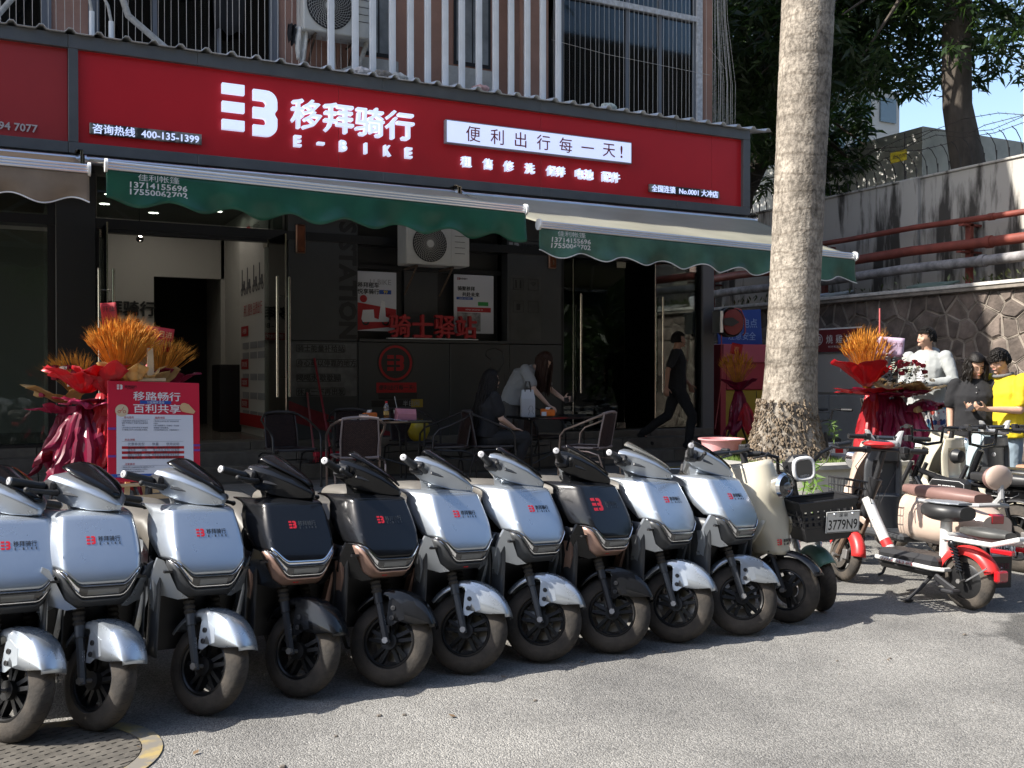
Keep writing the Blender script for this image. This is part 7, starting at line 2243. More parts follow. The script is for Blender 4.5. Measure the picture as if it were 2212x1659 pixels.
o = obj('phone', B().rbox(-.038, .038, -.005, .005, -.08, .08, .004), M_plas, mx=t.matrix_world @ TR(.17, -.60, .93) @ RY(80) @ RX(25)); tag(o, 'phone in the right hand of the leaning woman', 'phone')
obj('screen', B().box(-.034, .034, .0052, .0056, -.074, .074), mat('lit phone screen', (.35, .4, .5), rough=.2, emit=(.5, .6, .8), estr=.25), o)

# --- man in black walking to the right on the step
J = dict(pelvis=(0, 0, .92), waist=(0, .0, 1.1), chest=(0, .0, 1.29), neck=(0, .0, 1.47), head=(0, -.025, 1.60), hem=(0, 0, .88),
         sL=(-.19, .02, 1.41), sR=(.19, -.02, 1.41), eL=(-.25, .14, 1.15), eR=(.25, -.02, 1.13), wL=(-.24, .16, .90), wR=(.22, -.20, .94),
         hL=(-.09, 0, .91), hR=(.09, 0, .91), kL=(-.09, -.22, .50), kR=(.09, .12, .50), aL=(-.09, -.16, .09), aR=(.08, .50, .22), tL=(-.1, -.33, .03), tR=(.08, .40, .07))
t, HM = person('man in black polo shirt walking right past the glass door', TR(8.78, 11.95, .36) @ RZ(56), J, mat('tanned skin', (.36, .19, .125), rough=.5), M_cblk, M_cblk, 'short', M_cblk, hd=(.1, -1, .0), loose=1.02,
               hands={'L': dict(d=(0, 0, -1), palm=(1, 0, 0), curl=24), 'R': dict(d=(0, -.3, -1), palm=(-1, 0, 0), curl=24)})
short_hair(t, HM, fringe=-.04)
logo('shirt_logo', M_decr, t, (0, 0, 0), .03, ext=.001, fn=lambda x, z, d: (.09 + x, -.155 - d, 1.30 + z))

# --- man in grey jacket behind the flowers, head turned left
J = dict(pelvis=(0, 0, .95), waist=(0, .0, 1.13), chest=(0, .0, 1.33), neck=(0, .0, 1.52), head=(0, -.02, 1.655), hem=(0, 0, .86), hood=(0, .09, 1.5),
         sL=(-.21, 0, 1.45), sR=(.21, 0, 1.45), eL=(-.27, -.02, 1.17), eR=(.33, -.04, 1.18), wL=(-.10, -.25, 1.14), wR=(.10, -.26, 1.15),
         hL=(-.1, 0, .93), hR=(.1, 0, .93), kL=(-.11, -.02, .5), kR=(.11, -.02, .5), aL=(-.12, .02, .09), aR=(.12, .02, .09), tL=(-.14, -.14, .03), tR=(.14, -.14, .03))
M_short = mat('patterned shorts', (.55, .55, .55), rough=.8)
def pattern(m):
    t_ = m.node_tree; p = t_.nodes['Principled BSDF']; L = t_.links.new
    tc = t_.nodes.new('ShaderNodeTexCoord'); v = t_.nodes.new('ShaderNodeTexVoronoi'); v.inputs['Scale'].default_value = 15
    L(tc.outputs['Object'], v.inputs['Vector'])
    sp_c = t_.nodes.new('ShaderNodeSeparateColor'); L(v.outputs['Color'], sp_c.inputs[0])
    r = t_.nodes.new('ShaderNodeValToRGB'); r.color_ramp.interpolation = 'CONSTANT'
    e = r.color_ramp.elements; e[0].position = 0; e[0].color = (.02, .06, .2, 1); e[1].position = .85; e[1].color = (.5, .08, .06, 1)
    e.new(.3).color = (.08, .3, .45, 1); e.new(.5).color = (.02, .03, .07, 1); e.new(.65).color = (.4, .2, .25, 1)
    L(sp_c.outputs[0], r.inputs[0])
    r2 = t_.nodes.new('ShaderNodeValToRGB'); r2.color_ramp.interpolation = 'CONSTANT'; r2.color_ramp.elements[0].color = (0, 0, 0, 1); r2.color_ramp.elements[1].position = .42; r2.color_ramp.elements[1].color = (1, 1, 1, 1)
    L(v.outputs['Distance'], r2.inputs[0])
    mx = t_.nodes.new('ShaderNodeMix'); mx.data_type = 'RGBA'; L(r2.outputs[0], mx.inputs[0]); L(r.outputs[0], mx.inputs[6]); mx.inputs[7].default_value = (.6, .6, .6, 1)
    L(mx.outputs[2], p.inputs['Base Color'])
pattern(M_short)
t, HM = person('man in light grey zip jacket and patterned shorts standing behind the flowers', TR(8.98, 7.66, .2) @ RZ(-78), J, M_skin, mat('light grey jacket', (.33, .345, .34), rough=.8), M_short, 'long', M_cblk,
               hd=(-.55, -1, .08), loose=1.04, pl=1.2, pantlen=.52, shade_w=1.1,
               hands={'L': dict(d=(1, -.3, 0), palm=(0, 0, -1), curl=30), 'R': dict(d=(-1, -.3, 0), palm=(0, 0, -1), curl=30)})
short_hair(t, HM, fringe=.0)
b = B(); torso(b, [((0, -.075, 1.02), .05, .07), ((0, -.09, 1.25), .06, .07), ((0, -.075, 1.40), .06, .06), ((0, -.02, 1.475), .075, .065)], (1, 0, 0))
finish('undershirt', b, mat('white tee', (.62, .62, .65), rough=.85), t, .01)
obj('zip', B().tube([(-.06, -.165, .9), (-.07, -.165, 1.2), (-.075, -.12, 1.42)], .004, 5), M_alu, t)

# --- girl in black polo looking at the phone
J = dict(pelvis=(0, 0, .86), waist=(0, .0, 1.02), chest=(0, .0, 1.19), neck=(0, -.01, 1.36), head=(0, -.045, 1.475), hem=(0, 0, .80),
         sL=(-.175, 0, 1.30), sR=(.175, 0, 1.30), eL=(-.22, .02, 1.05), eR=(.22, -.02, 1.05), wL=(-.22, -.06, .80), wR=(.20, -.08, .82),
         hL=(-.09, 0, .85), hR=(.09, 0, .85), kL=(-.1, -.02, .46), kR=(.1, -.02, .46), aL=(-.1, .02, .09), aR=(.1, .02, .09), tL=(-.12, -.13, .03), tR=(.12, -.13, .03))
t, HM = person('girl with chin length black hair in a black polo looking down at the phone', TR(8.28, 6.50, .06) @ RZ(-48), J, M_skin, M_cblk, M_cblk, 'short', M_plas, hd=(.35, -1, -.5), hup=(0, -.3, 1), loose=1.1,
               hands={'L': dict(d=(.1, 0, -1), palm=(1, 0, 0), curl=20), 'R': dict(d=(0, -.1, -1), palm=(-1, 0, 0), curl=20)})
long_hair(t, HM, M_hair, .16, (0, .03, -1), n=170, seed=5, w=.8, side_front=((-.074, -.04, .15), (.072, -.04, .15)))
b = B()
for k in range(4): obj('button', B().ball((.0, -.143 - .001 * k, 1.27 - .05 * k), .006, 8, 6), M_grey, t)

# --- boy in yellow polo holding the phone with both hands
J = dict(pelvis=(0, 0, .88), waist=(0, .0, 1.04), chest=(0, .01, 1.22), neck=(0, -.02, 1.40), head=(0, -.075, 1.52), hem=(0, 0, .80),
         sL=(-.19, .02, 1.34), sR=(.19, .0, 1.34), eL=(-.23, -.03, 1.07), eR=(.22, -.06, 1.06), wL=(-.10, -.30, 1.06), wR=(.07, -.32, 1.07),
         hL=(-.09, 0, .87), hR=(.09, 0, .87), kL=(-.1, -.02, .47), kR=(.1, -.02, .47), aL=(-.1, .02, .09), aR=(.1, .02, .09), tL=(-.12, -.13, .03), tR=(.12, -.13, .03))
M_yp = mat('yellow polo', (.62, .46, .012), rough=.8)
t, HM = person('boy in a yellow polo with grey collar holding a phone in both hands', TR(8.44, 6.30, .06) @ RZ(-95), J, M_skin, M_yp, mat('pale jeans', (.25, .32, .38), rough=.85), 'short', M_plas, hd=(0, -1, -.38), hup=(0, -.3, 1), loose=1.12, shade_w=1.05,
               hands={'L': dict(d=(.4, -1, .1), palm=(.6, 0, 1), curl=38), 'R': dict(d=(-.35, -1, .1), palm=(-.6, 0, 1), curl=38)})
short_hair(t, HM, fringe=.06)
b = B().tube([(.08 * math.sin(R(a)), -.03 - .085 * math.cos(R(a)), 1.375 + .03 * (1 + math.cos(R(a)) * -1) * .5) for a in range(-150, 151, 20)], .017, 8)
finish('collar', b, mat('collar grey', (.13, .13, .13), rough=.8), t, .006)
obj('chest_badge', B().rbox(-.13, -.08, -.157, -.153, 1.21, 1.26, .001), M_grey, t)
o = obj('phone', B().rbox(-.036, .036, -.005, .005, -.075, .075, .004), M_plas, mx=t.matrix_world @ TR(-.01, -.40, 1.09) @ RX(-55)); tag(o, 'black phone held by the boy in yellow', 'phone')
# ================================================================= THE OTHER BIKES AND SCOOTERS AT THE RIGHT
M_cream = mat('cream paint', (.52, .48, .38), rough=.3, coat=.5)
M_beige = mat('beige paint', (.56, .44, .36), rough=.3, coat=.5)
M_ice = mat('pale blue paint', (.45, .55, .60), rough=.3, coat=.5)
M_wfr = mat('white frame paint', (.62, .62, .60), rough=.35, coat=.3)
M_rfen = mat('red fender plastic', (.55, .03, .03), rough=.4)
M_brs = mat('brown vinyl', (.20, .115, .10), rough=.5, var=.08, scale=6)
M_teal = mat('teal fender', (.10, .20, .16), rough=.4)
M_plate = mat('plate white', (.6, .6, .58), rough=.5)


def arc_fender(r, w, a0, a1, cy, cz, drop=.03, n=20):
    return B().grid(n, 7, lambda u, v: ((v - .5) * w, cy - (r - drop * abs(v * 2 - 1) ** 3) * math.cos(R(a0 + (a1 - a0) * u)), cz + (r - drop * abs(v * 2 - 1) ** 3) * math.sin(R(a0 + (a1 - a0) * u))))


def pad(x, y0, y1, z0, z1, w0, w1, n=18, p=.6):
    """cushion running from y0 to y1"""
    def f(u, v):
        a = u * 2 * PI
        w = (w0 + (w1 - w0) * sstep(0, .6, v)) * math.sin(PI * min(.96, max(.04, v))) ** .28
        c, s_ = math.cos(a), math.sin(a); zc, h = (z0 + z1) / 2, (z1 - z0) / 2
        return (x + w * math.copysign(abs(c) ** p, c), y0 + (y1 - y0) * v, zc + h * math.copysign(abs(s_) ** p, s_) * math.sin(PI * min(.93, max(.07, v))) ** .25)
    b = B().grid(25, n, f); b.f.append(tuple(range(24))); b.f.append(tuple((n - 1) * 25 + i for i in range(24)))
    return b


def plate(parent, mxp, s, top='深 圳'):
    p = obj('number_plate', B().rbox(-.11, .11, -.003, .003, -.065, .065, .002), M_plate, parent, mx=mxp)
    text('lettering', s, M_txtb, p, (0, -.0035, -.015), width=.19, height=.062, bold=.01, ext=.0004)
    text('lettering', top, M_txtb, p, (0, -.0035, .042), height=.022, ext=.0004)
    obj('plate_rim', B().tube([(-.105, -.0035, -.06), (.105, -.0035, -.06), (.105, -.0035, .06), (-.105, -.0035, .06)], .0018, 4, closed=True), M_txtb, p)
    obj('screw', B().ball((-.06, -.005, .05), .009, 8, 6).ball((.06, -.005, .05), .009, 8, 6), M_alu, p)
    return p


def bars(t, y, z, w, steer=0, m=M_plas, rise=.0, grips=True, mir=False):
    mx = TR(0, y, z) @ RZ(steer)
    obj('handlebar', B().tube([(-w, .08, rise), (-w * .55, .03, rise), (-w * .3, 0, 0), (w * .3, 0, 0), (w * .55, .03, rise), (w, .08, rise)], .0125, 10), m, t, mx=mx)
    for sd in (-1, 1):
        g = obj('grip', B().cyl((sd * (w - .12), .07, rise), (sd * (w + .01), .082, rise), .018, n=14), M_grip, t, mx=mx)
        obj('brake_lever', B().tube([(sd * (w - .14), .04, rise), (sd * (w - .12), .005, rise - .01), (sd * (w - .02), .03, rise - .02)], [.011, .007, .005], 8), M_plas, t, mx=mx)
        obj('switch_box', B().rbox(sd * (w - .15) - .02, sd * (w - .15) + .02, .03, .08, rise - .022, rise + .025, .005), M_plas, t, mx=mx)
        if mir and sd < 0:
            pass
    return mx


def ring_light(t, c, r, mx=I4, m=M_chr, square=False):
    h = obj('headlight', B().lathe([(.001, .06), (r * .8, .05), (r * 1.0, .0), (r * .86, -.02), (r * .82, -.008)], 28, TR(*c), 'y'), m, t, mx=mx)
    obj('lens', B().lathe([(r * .84, -.01), (r * .6, -.02), (.001, -.025)], 28, TR(*c), 'y'), M_lens, h)
    obj('light_unit', B().ball((c[0], c[1] - .018, c[2]), r * .36, 12, 8, sc=(1.2, .5, .9)), M_led2, h)
    return h


def retro(name_label, mx, paint, steer=0, seatm=M_bseat, inner=M_pgry, back=True, lamp=True, plate_s=None, decal=True, cover=True, backrest=False):
    """small rounded scooter, forward is -y, origin under the front axle"""
    t = thing('retro_scooter', name_label, 'scooter', mx=mx)
    S = steer_mx(steer)
    fw = obj('front_wheel', B().cyl((-.045, 0, 0), (.045, 0, 0), .045, n=20), M_rim, t, mx=S @ TR(0, 0, .19))
    wheel_parts(fw, .19, .085, 3)
    rw = obj('rear_wheel', B().cyl((-.06, 0, 0), (.06, 0, 0), .08, n=20), M_pgry, t, mx=TR(0, 1.08, .19)); wheel_parts(rw, .19, .085, 3, tread=False)
    for sd in (-1, 1):
        lo, hi = Vector((sd * .075, 0, .19)), Vector((sd * .07, .18, .58))
        P_ = lambda q: lo + (hi - lo) * q
        fo = obj('fork_leg', B().cyl(P_(0), P_(.5), .017, n=8).cyl(P_(.3), P_(1), .012), M_plas, t, mx=S)
        obj('gaiter', B().tube([P_(.45 + .5 * k / 16) for k in range(17)], [(.027 if k % 2 else .021) for k in range(17)], 12), MATS['gaiter rubber'], fo, 20)
    obj('front_fender', arc_fender(.228, .12, 30, 150, 0, .19), M_bpt, t, mx=S, solid=.004, smooth=50)
    # shield: outer shell
    def sh(u, v):
        s = u * 2 - 1; z = .40 + .50 * v
        w = .10 + .075 * sstep(0, .45, v) - .035 * sstep(.65, 1, v)
        y = .0 + .19 * v - .03 * math.sin(PI * v) - (.05 * sstep(.5, .85, v) * (1 - abs(s) ** 2))
        return (w * s, y + .16 * abs(s) ** 3.2, z + .045 * (1 - s * s) * sstep(.75, 1, v))
    fp = obj('front_shield', B().grid(27, 20, sh), paint, t, smooth=60, solid=.008)
    for sd in (-1, 1):
        obj('shield_arm', B().grid(8, 14, lambda u, v: (sd * (.11 + .045 * math.sin(PI * v) + .0 * u), .06 + .10 * u + .30 * (1 - v) ** 2, .30 + .30 * v)), paint, t, solid=.008, smooth=60)
    def inn(u, v):
        s = u * 2 - 1; z = .30 + .60 * v
        w = (.135 + .04 * sstep(.1, .5, v) - .035 * sstep(.75, 1, v))
        return (w * s, .25 + .05 * (1 - v) ** 2 * 2 + .05 * v + (.055 if abs(s) < .75 and .42 < v < .86 else .09) - .05 * abs(s) ** 3, z)
    obj('inner_shield', B().grid(25, 30, inn), inner, t, smooth=40, solid=.01)
    obj('glove_box', B().rbox(-.10, .10, .26, .345, .57, .78, .02), M_plas, t)
    obj('key_switch', B().lathe([(.018, 0), (.018, .012), (.008, .014), (.001, .01)], 14, TR(.08, .385, .74), 'y'), M_alu, t)
    if lamp: ring_light(t, (0, .01, .80), .078)
    obj('floorboard', B().rbox(-.15, .15, .3, .72, .26, .32, .02), inner, t)
    # body
    def bd2(u, v):
        a = u * 2 * PI; c, s_ = math.cos(a), math.sin(a)
        w = .10 + .085 * sstep(0, .35, v) - .06 * sstep(.75, 1, v); y = .62 + .78 * v
        zt = .60 + .02 * math.sin(PI * v) - .06 * sstep(.75, 1, v); zb = .28 + .10 * sstep(.5, 1, v)
        return (w * math.copysign(abs(c) ** .75, c), y, (zt + zb) / 2 + (zt - zb) / 2 * math.copysign(abs(s_) ** .75, s_))
    b = B().grid(29, 18, bd2); b.f.append(tuple(17 * 29 + i for i in range(28))); b.f.append(tuple(range(28)))
    rbdy = obj('rear_body', b, paint, t, smooth=60)
    if decal:
        fn = lambda x, z, d: (.178 + .0 * x, .80 + x, .50 + z)
        fnl = lambda x, z, d: (-.178, .86 - x, .50 + z)
        logo('emblem', M_decr, rbdy, (0, 0, 0), .09, ext=.0006, fn=lambda x, z, d: (-.177 + .0 - d, .80 - x, .49 + z))
        text('lettering', '移拜骑行', M_dec, rbdy, (0, 0, 0), width=.24, ext=.0006, fn=lambda x, z, d: (-.177 - d, 1.0 - x, .505 + z))
    obj('seat', pad(0, .60, 1.28, .585, .68, .10, .145), seatm, t)
    obj('grab_rail', B().tube([(-.15, .85, .575), (-.165, 1.2, .585), (-.12, 1.36, .60), (0, 1.40, .61), (.12, 1.36, .60), (.165, 1.2, .585), (.15, .85, .575)], .015, 8), mat('silver grey plastic', (.36, .36, .36), rough=.4), t)
    obj('tail_light', B().rbox(-.06, .06, 1.36, 1.405, .48, .55, .012), M_redl, t)
    if backrest:
        br_ = obj('backrest', B().ball((0, 1.37, .78), .09, 18, 12, RX(0), (1.2, .45, .85)), seatm, t)
        obj('backrest_shell', B().ball((0, 1.395, .785), .092, 18, 12, I4, (1.2, .42, .9)), mat('beige shell', (.5, .38, .31), rough=.35, coat=.4), br_)
        obj('backrest_post', B().tube([(0, 1.36, .60), (0, 1.42, .66), (0, 1.41, .74)], .02, 8), MATS['silver grey plastic'], br_)
    obj('rear_fender', arc_fender(.215, .11, 20, 175, 1.08, .19), M_plas, t, solid=.004, smooth=50)
    if plate_s:
        mf = obj('mud_flap', B().rbox(-.11, .11, 1.42, 1.428, .08, .42, .003), M_plas, t)
        text('lettering', '全国连锁', mat('faded pink print', (.3, .07, .11), rough=.6), mf, (0, 0, 0), width=.17, ext=.001, fn=lambda x, z, d: (-x, 1.43, .22 + z))
        text('lettering', '移拜骑行', MATS['faded pink print'], mf, (0, 0, 0), width=.17, ext=.001, fn=lambda x, z, d: (-x, 1.43, .17 + z))
        plate(t, TR(0, 1.445, .35) @ RZ(180) @ RX(-14), plate_s)
    obj('steering_stem', B().cyl((0, .30, .84), (0, .33, .97), .022, n=12), M_plas, t)
    N_ = TR(0, .33, .965) @ RZ(steer)
    if cover:
        obj('handlebar_cover', B().rbox(-.10, .10, -.045, .055, -.06, .0, .015).loft([[(-.11, -.04, -.05), (-.05, -.04, -.05), (-.05, .05, -.05), (-.11, .05, -.05)], [(-.135, -.03, .04), (-.10, -.03, .03), (-.10, .03, .03), (-.135, .03, .04)], [(-.15, -.02, .075), (-.125, -.02, .07), (-.125, .02, .07), (-.15, .02, .075)]]).loft([[(.11, -.04, -.05), (.05, -.04, -.05), (.05, .05, -.05), (.11, .05, -.05)], [(.135, -.03, .04), (.10, -.03, .03), (.10, .03, .03), (.135, .03, .04)], [(.15, -.02, .075), (.125, -.02, .07), (.125, .02, .07), (.15, .02, .075)]]), MATS['silver grey plastic'], t, 0, mx=N_, bevel=.012)
        obj('dash_display', B().rbox(-.07, .07, -.05, .035, -.01, .03, .012), M_lens, t, mx=N_)
    bars(t, .33, .985, .31, steer)
    obj('side_stand', B().tube([(.09, .6, .26), (.16, .56, .02), (.19, .55, .004)], .010, 8), M_plas, t)
    return t


def flip(x, y, rz): return TR(x, y, 0) @ RZ(rz)


r0 = retro('cream retro scooter with a round chrome headlight at the right end of the row', TR(4.07, 4.46, 0) @ RZ(7) @ RY(-1), M_cream, 24, cover=False)
fp_ = [c for c in r0.children if base(c.name) == 'front_shield'][0]
fnr = lambda x, z, d: (x, .03 + .1 * (z - .5) + .02 * abs(x) - .022 - d, z)
logo('emblem', M_decr, fp_, (-.05, 0, .475), .034, ext=.001, fn=fnr)
text('lettering', '移拜骑行', M_dec, fp_, (.025, 0, .48), width=.08, ext=.001, fn=fnr)
text('lettering', 'E - B I K E', M_dec, fp_, (.025, 0, .46), width=.075, ext=.001, fn=fnr)
text('lettering', 'T50', M_dec, fp_, (.075, 0, .56), width=.05, bold=.03, ext=.001, fn=fnr)

# scooter with a teal fender and black basket
t = thing('basket_scooter', 'pale framed moped with teal fender, square headlight and black front basket', 'scooter', mx=TR(4.44, 4.60, 0) @ RZ(2) @ RY(3))
S = steer_mx(-18)
fw = obj('front_wheel', B().cyl((-.045, 0, 0), (.045, 0, 0), .045, n=20), M_rim, t, mx=S @ TR(0, 0, .185)); wheel_parts(fw, .185, .09, 3)
obj('front_fender', arc_fender(.218, .125, 40, 140, 0, .185, .05), M_teal, t, mx=S, solid=.004, smooth=50)
for sd in (-1, 1):
    obj('fork_leg', B().cyl((sd * .075, 0, .185), (sd * .075, .15, .52), .016, n=10).cyl((sd * .075, .09, .38), (sd * .075, .15, .52), .024, n=10), M_alu, t, mx=S)
obj('fork_crown', B().rbox(-.1, .1, .11, .18, .50, .55, .012), M_plas, t, mx=S)
obj('stem', B().tube([(0, .16, .5), (0, .24, .72), (0, .27, .9)], [.035, .033, .04], 14), M_plas, t, mx=S)
obj('frame_tube', B().tube([(0, .26, .66), (0, .38, .42), (0, .55, .30), (0, .95, .30)], .036, 14), M_wfr, t)
h = obj('headlight', B().rbox(-.085, .085, .08, .19, .785, .95, .035), M_plas, t, mx=S)
obj('light_ring', B().tube([(.066 * math.copysign(abs(math.cos(R(a))) ** .6, math.cos(R(a))), .077, .868 + .066 * math.copysign(abs(math.sin(R(a))) ** .6, math.sin(R(a)))) for a in range(0, 360, 20)], .013, 8, closed=True), mat('light ring white', (.75, .75, .75), rough=.25), h)
obj('lens', B().rbox(-.058, .058, .07, .08, .812, .925, .003), M_lens, h)
text('lettering', 'GASGUI', M_decw, h, (0, .069, .826), width=.06, ext=.0004)
obj('handlebar', B().tube([(-.36, .16, .985), (-.25, .12, .985), (-.15, .12, .95), (-.10, .22, .84), (0, .24, .82), (.10, .22, .84), (.15, .12, .95), (.25, .12, .985), (.36, .16, .985)], .012, 10), M_bpt, t, mx=S)
for sd in (-1, 1):
    obj('grip', B().cyl((sd * .26, .125, .985), (sd * .375, .165, .985), .018, n=14), M_grip, t, mx=S)
    obj('brake_lever', B().tube([(sd * .22, .1, .985), (sd * .25, .075, .975), (sd * .33, .09, .965)], [.011, .007, .005], 8), M_plas, t, mx=S)
    obj('cable', B().tube([(sd * .22, .1, .97), (sd * .15, .06, .9), (sd * .04, .12, .82), (sd * .02, .2, .6)], .003, 5), M_plas, t, mx=S)
BW, BD = .19, .13
def bk(z): k = 1 - .28 * (1 - z / .24); return [(-BW * k, -BD * k, z), (BW * k, -BD * k, z), (BW * k, BD * k, z), (-BW * k, BD * k, z)]
bkx = S @ TR(-.02, -.10, .47)
bas = obj('basket', B().loft([bk(0), bk(.08)], caps=False).loft([bk(.20), bk(.24)], caps=False).add(bk(.0), [(0, 1, 2, 3)]), M_plas, t, 0, mx=bkx, solid=.005, bevel=.004)
b = B()
for z0, z1 in ((.08, .095), (.115, .13), (.15, .165), (.185, .20)):
    b.loft([bk(z0), bk(z1)], caps=False)
for k in range(9):
    for (z0, z1) in ((.095, .115), (.13, .15), (.165, .185)):
        f_ = 1 - .28 * (1 - (z0 + z1) / 2 / .24)
        for sd in (-1, 1):
            x = (-1 + 2 * k / 8) * BW * f_ * .98; b.box(x - .012, x + .012, sd * BD * f_ - .002, sd * BD * f_ + .002, z0 - .002, z1 + .002)
            if k < 6: y = (-1 + 2 * k / 5) * BD * f_ * .98; b.box(sd * BW * f_ - .002, sd * BW * f_ + .002, y - .012, y + .012, z0 - .002, z1 + .002)
obj('basket_slats', b, M_plas, bas, 0)
obj('basket_rim', B().tube([(-BW, -BD, .24), (BW, -BD, .24), (BW, BD, .24), (-BW, BD, .24)], .008, 6, closed=True), M_plas, bas)
plate(t, bkx @ TR(.085, -BD * .86 - .014, .105) @ RX(8) @ RY(3), '3779N9', '深 圳   ')
obj('seat', pad(0, .72, 1.1, .62, .74, .09, .12), M_bseat, t)
obj('seat_post', B().cyl((0, .9, .3), (0, .9, .63), .03), M_wfr, t)
rw = obj('rear_wheel', B().cyl((-.06, 0, 0), (.06, 0, 0), .08, n=20), M_pgry, t, mx=TR(0, 1.05, .185)); wheel_parts(rw, .185, .085, 3, tread=False)
obj('rear_fender', arc_fender(.21, .11, 20, 170, 1.05, .185), M_teal, t, solid=.004, smooth=50)
b = B()
for i in range(12):
    for j in range(7):
        if (i + j) % 2: b.box(-.036 + i * .006, -.03 + i * .006, -.001, .001, j * .006, j * .006 + .006)
o = obj('chequer_sticker', b, M_dec, t, 0, mx=TR(0, .345, .42) @ RX(-30))

# white and red pedal moped seen from the side
t = thing('pedal_moped', 'white framed electric bicycle with red fenders, wire basket and black seats, seen sideways', 'bicycle', mx=flip(5.25, 5.18, 183) @ RY(-3))
S = steer_mx(-18)
fw = obj('front_wheel', B().cyl((-.045, 0, 0), (.045, 0, 0), .05, n=20), M_alloy, t, mx=S @ TR(0, 0, .175)); wheel_parts(fw, .175, .07, 3, rim_m=M_rim)
obj('front_fender', arc_fender(.205, .10, 25, 175, 0, .175, .06), M_rfen, t, mx=S, solid=.004, smooth=50)
for sd in (-1, 1):
    obj('fork_leg', B().cyl((sd * .06, -.02, .16), (sd * .06, .07, .35), .02, n=10).cyl((sd * .06, .04, .3), (sd * .05, .15, .5), .015, n=10), mat('rusty fork', (.16, .11, .08), rough=.7, metal=.5, var=.4, scale=18), t, mx=S)
obj('fork_crown', B().cyl((-.07, .14, .49), (.07, .14, .49), .022), M_plas, t, mx=S)
obj('stem', B().tube([(0, .14, .48), (0, .20, .66), (0, .22, .74)], [.03, .034, .045], 14).tube([(0, .22, .74), (0, .25, .86), (0, .27, .93)], .02, 12), M_plas, t, mx=S)
obj('down_tube', B().tube([(0, .17, .60), (0, .24, .48), (0, .33, .34), (0, .40, .25)], .036, 16), M_wfr, t)
obj('red_band', B().tube([(0, .335, .335), (0, .365, .295)], .0375, 16), M_rfen, t)
text('lettering', 'DCS', M_dec, t, (0, 0, 0), width=.08, bold=.03, ext=.0005, fn=lambda x, z, d: (.0372, .275 - x * .6 - z * .2, .43 + x))
fl_ = obj('battery_deck', B().rbox(-.12, .12, .36, .82, .17, .30, .03), M_plas, t)
obj('frame_rail', B().tube([(-.125, .37, .235), (-.128, .8, .225), (-.1, .86, .225), (.1, .86, .225), (.128, .8, .225), (.125, .37, .235)], .014, 10), M_wfr, t)
text('lettering', '///// 旧将', M_txtr, fl_, (0, 0, 0), width=.25, height=.022, bold=.02, ext=.0005, fn=lambda x, z, d: (.1435, .55 + x, .233 + z))
obj('seat_tube', B().tube([(0, .80, .25), (0, .80, .56)], .036, 16), M_wfr, t)
obj('seat', pad(0, .66, .95, .52, .645, .13, .14, p=.8), M_bseat, t)
obj('seat_top', pad(0, .68, .93, .63, .652, .115, .125), mat('silver weave vinyl', (.30, .32, .35), rough=.3, metal=.3, bump=.3, bscale=200), t)
obj('rear_seat', pad(0, .93, 1.24, .45, .515, .09, .10), M_seat if False else mat('worn black vinyl', (.06, .06, .056), rough=.5, var=.3, scale=5), t)
obj('rack', B().tube([(-.11, .86, .43), (-.12, 1.2, .43), (-.08, 1.34, .48), (.08, 1.34, .48), (.12, 1.2, .43), (.11, .86, .43)], .016, 10).cyl((-.1, .86, .43), (.1, .86, .43), .03), M_wfr, t)
obj('reflector', B().rbox(-.02, .02, 1.2, 1.34, .385, .415, .006, TR(-.12, 0, 0)).rbox(-.02, .02, 1.2, 1.34, .385, .415, .006, TR(.12, 0, 0)), M_redl, t)
for sd in (-1, 1):
    sp0, sp1 = Vector((sd * .11, .93, .40)), Vector((sd * .105, 1.0, .19))
    obj('shock_absorber', B().cyl(sp0, sp1, .011).ball(tuple(sp0), .03, 10, 8).tube([sp0.lerp(sp1, .12 + .7 * k / 40) + Vector((0, .024 * math.sin(k * 1.25), .008 * math.cos(k * 1.25))) + Vector((sd * .024 * math.cos(k * 1.25), 0, 0)) for k in range(41)], .006, 5), M_bpt, t)
    obj('crank', B().rbox(-.014, .014, -.02, .02, -.14, .02, .008, TR(sd * .15, .86, .18) @ RX(sd * 65)), M_plas, t)
    obj('pedal', B().rbox(sd * .19 - .045, sd * .19 + .045, .86 + sd * .12 - .05, .86 + sd * .12 + .05, .11 - 0.0, .135, .008), M_plas, t)
rw = obj('rear_wheel', B().lathe([(.001, -.045), (.085, -.04), (.11, -.03), (.11, .03), (.085, .04), (.001, .045)], 32, axis='x'), M_rim, t, mx=TR(0, .97, .175)); wheel_parts(rw, .178, .08, 5, disc=0, rim_m=M_rim)
obj('rear_fender', arc_fender(.215, .12, 10, 158, .97, .175, .055, 30), M_rfen, t, solid=.004, smooth=50)
obj('fender_lip', B().rbox(-.05, .05, 1.165, 1.205, .20, .27, .01, RX(0)), M_redl, t)
obj('fender_stay', B().tube([(-.07, 1.0, .18), (-.072, 1.14, .28)], .005, 6).tube([(.07, 1.0, .18), (.072, 1.14, .28)], .005, 6), M_alu, t)
obj('side_stand', B().tube([(.03, .74, .18), (.10, .70, .08), (.17, .66, .006)], [.016, .012, .010], 8).rbox(.14, .2, .63, .69, .0, .012, .003), M_plas, t)
b = B()
for k in range(7): z = .0 + .0 * k
BW2, BD2, BH = .15, .10, .15
def wb_(z): q = 1 - .12 * (1 - z / BH); return [(-BW2 * q, -BD2 * q, z), (BW2 * q, -BD2 * q, z), (BW2 * q, BD2 * q, z), (-BW2 * q, BD2 * q, z)]
for z in (0, .05, .10, .15): b.tube(wb_(z), .0035 if z < .14 else .006, 5, closed=True)
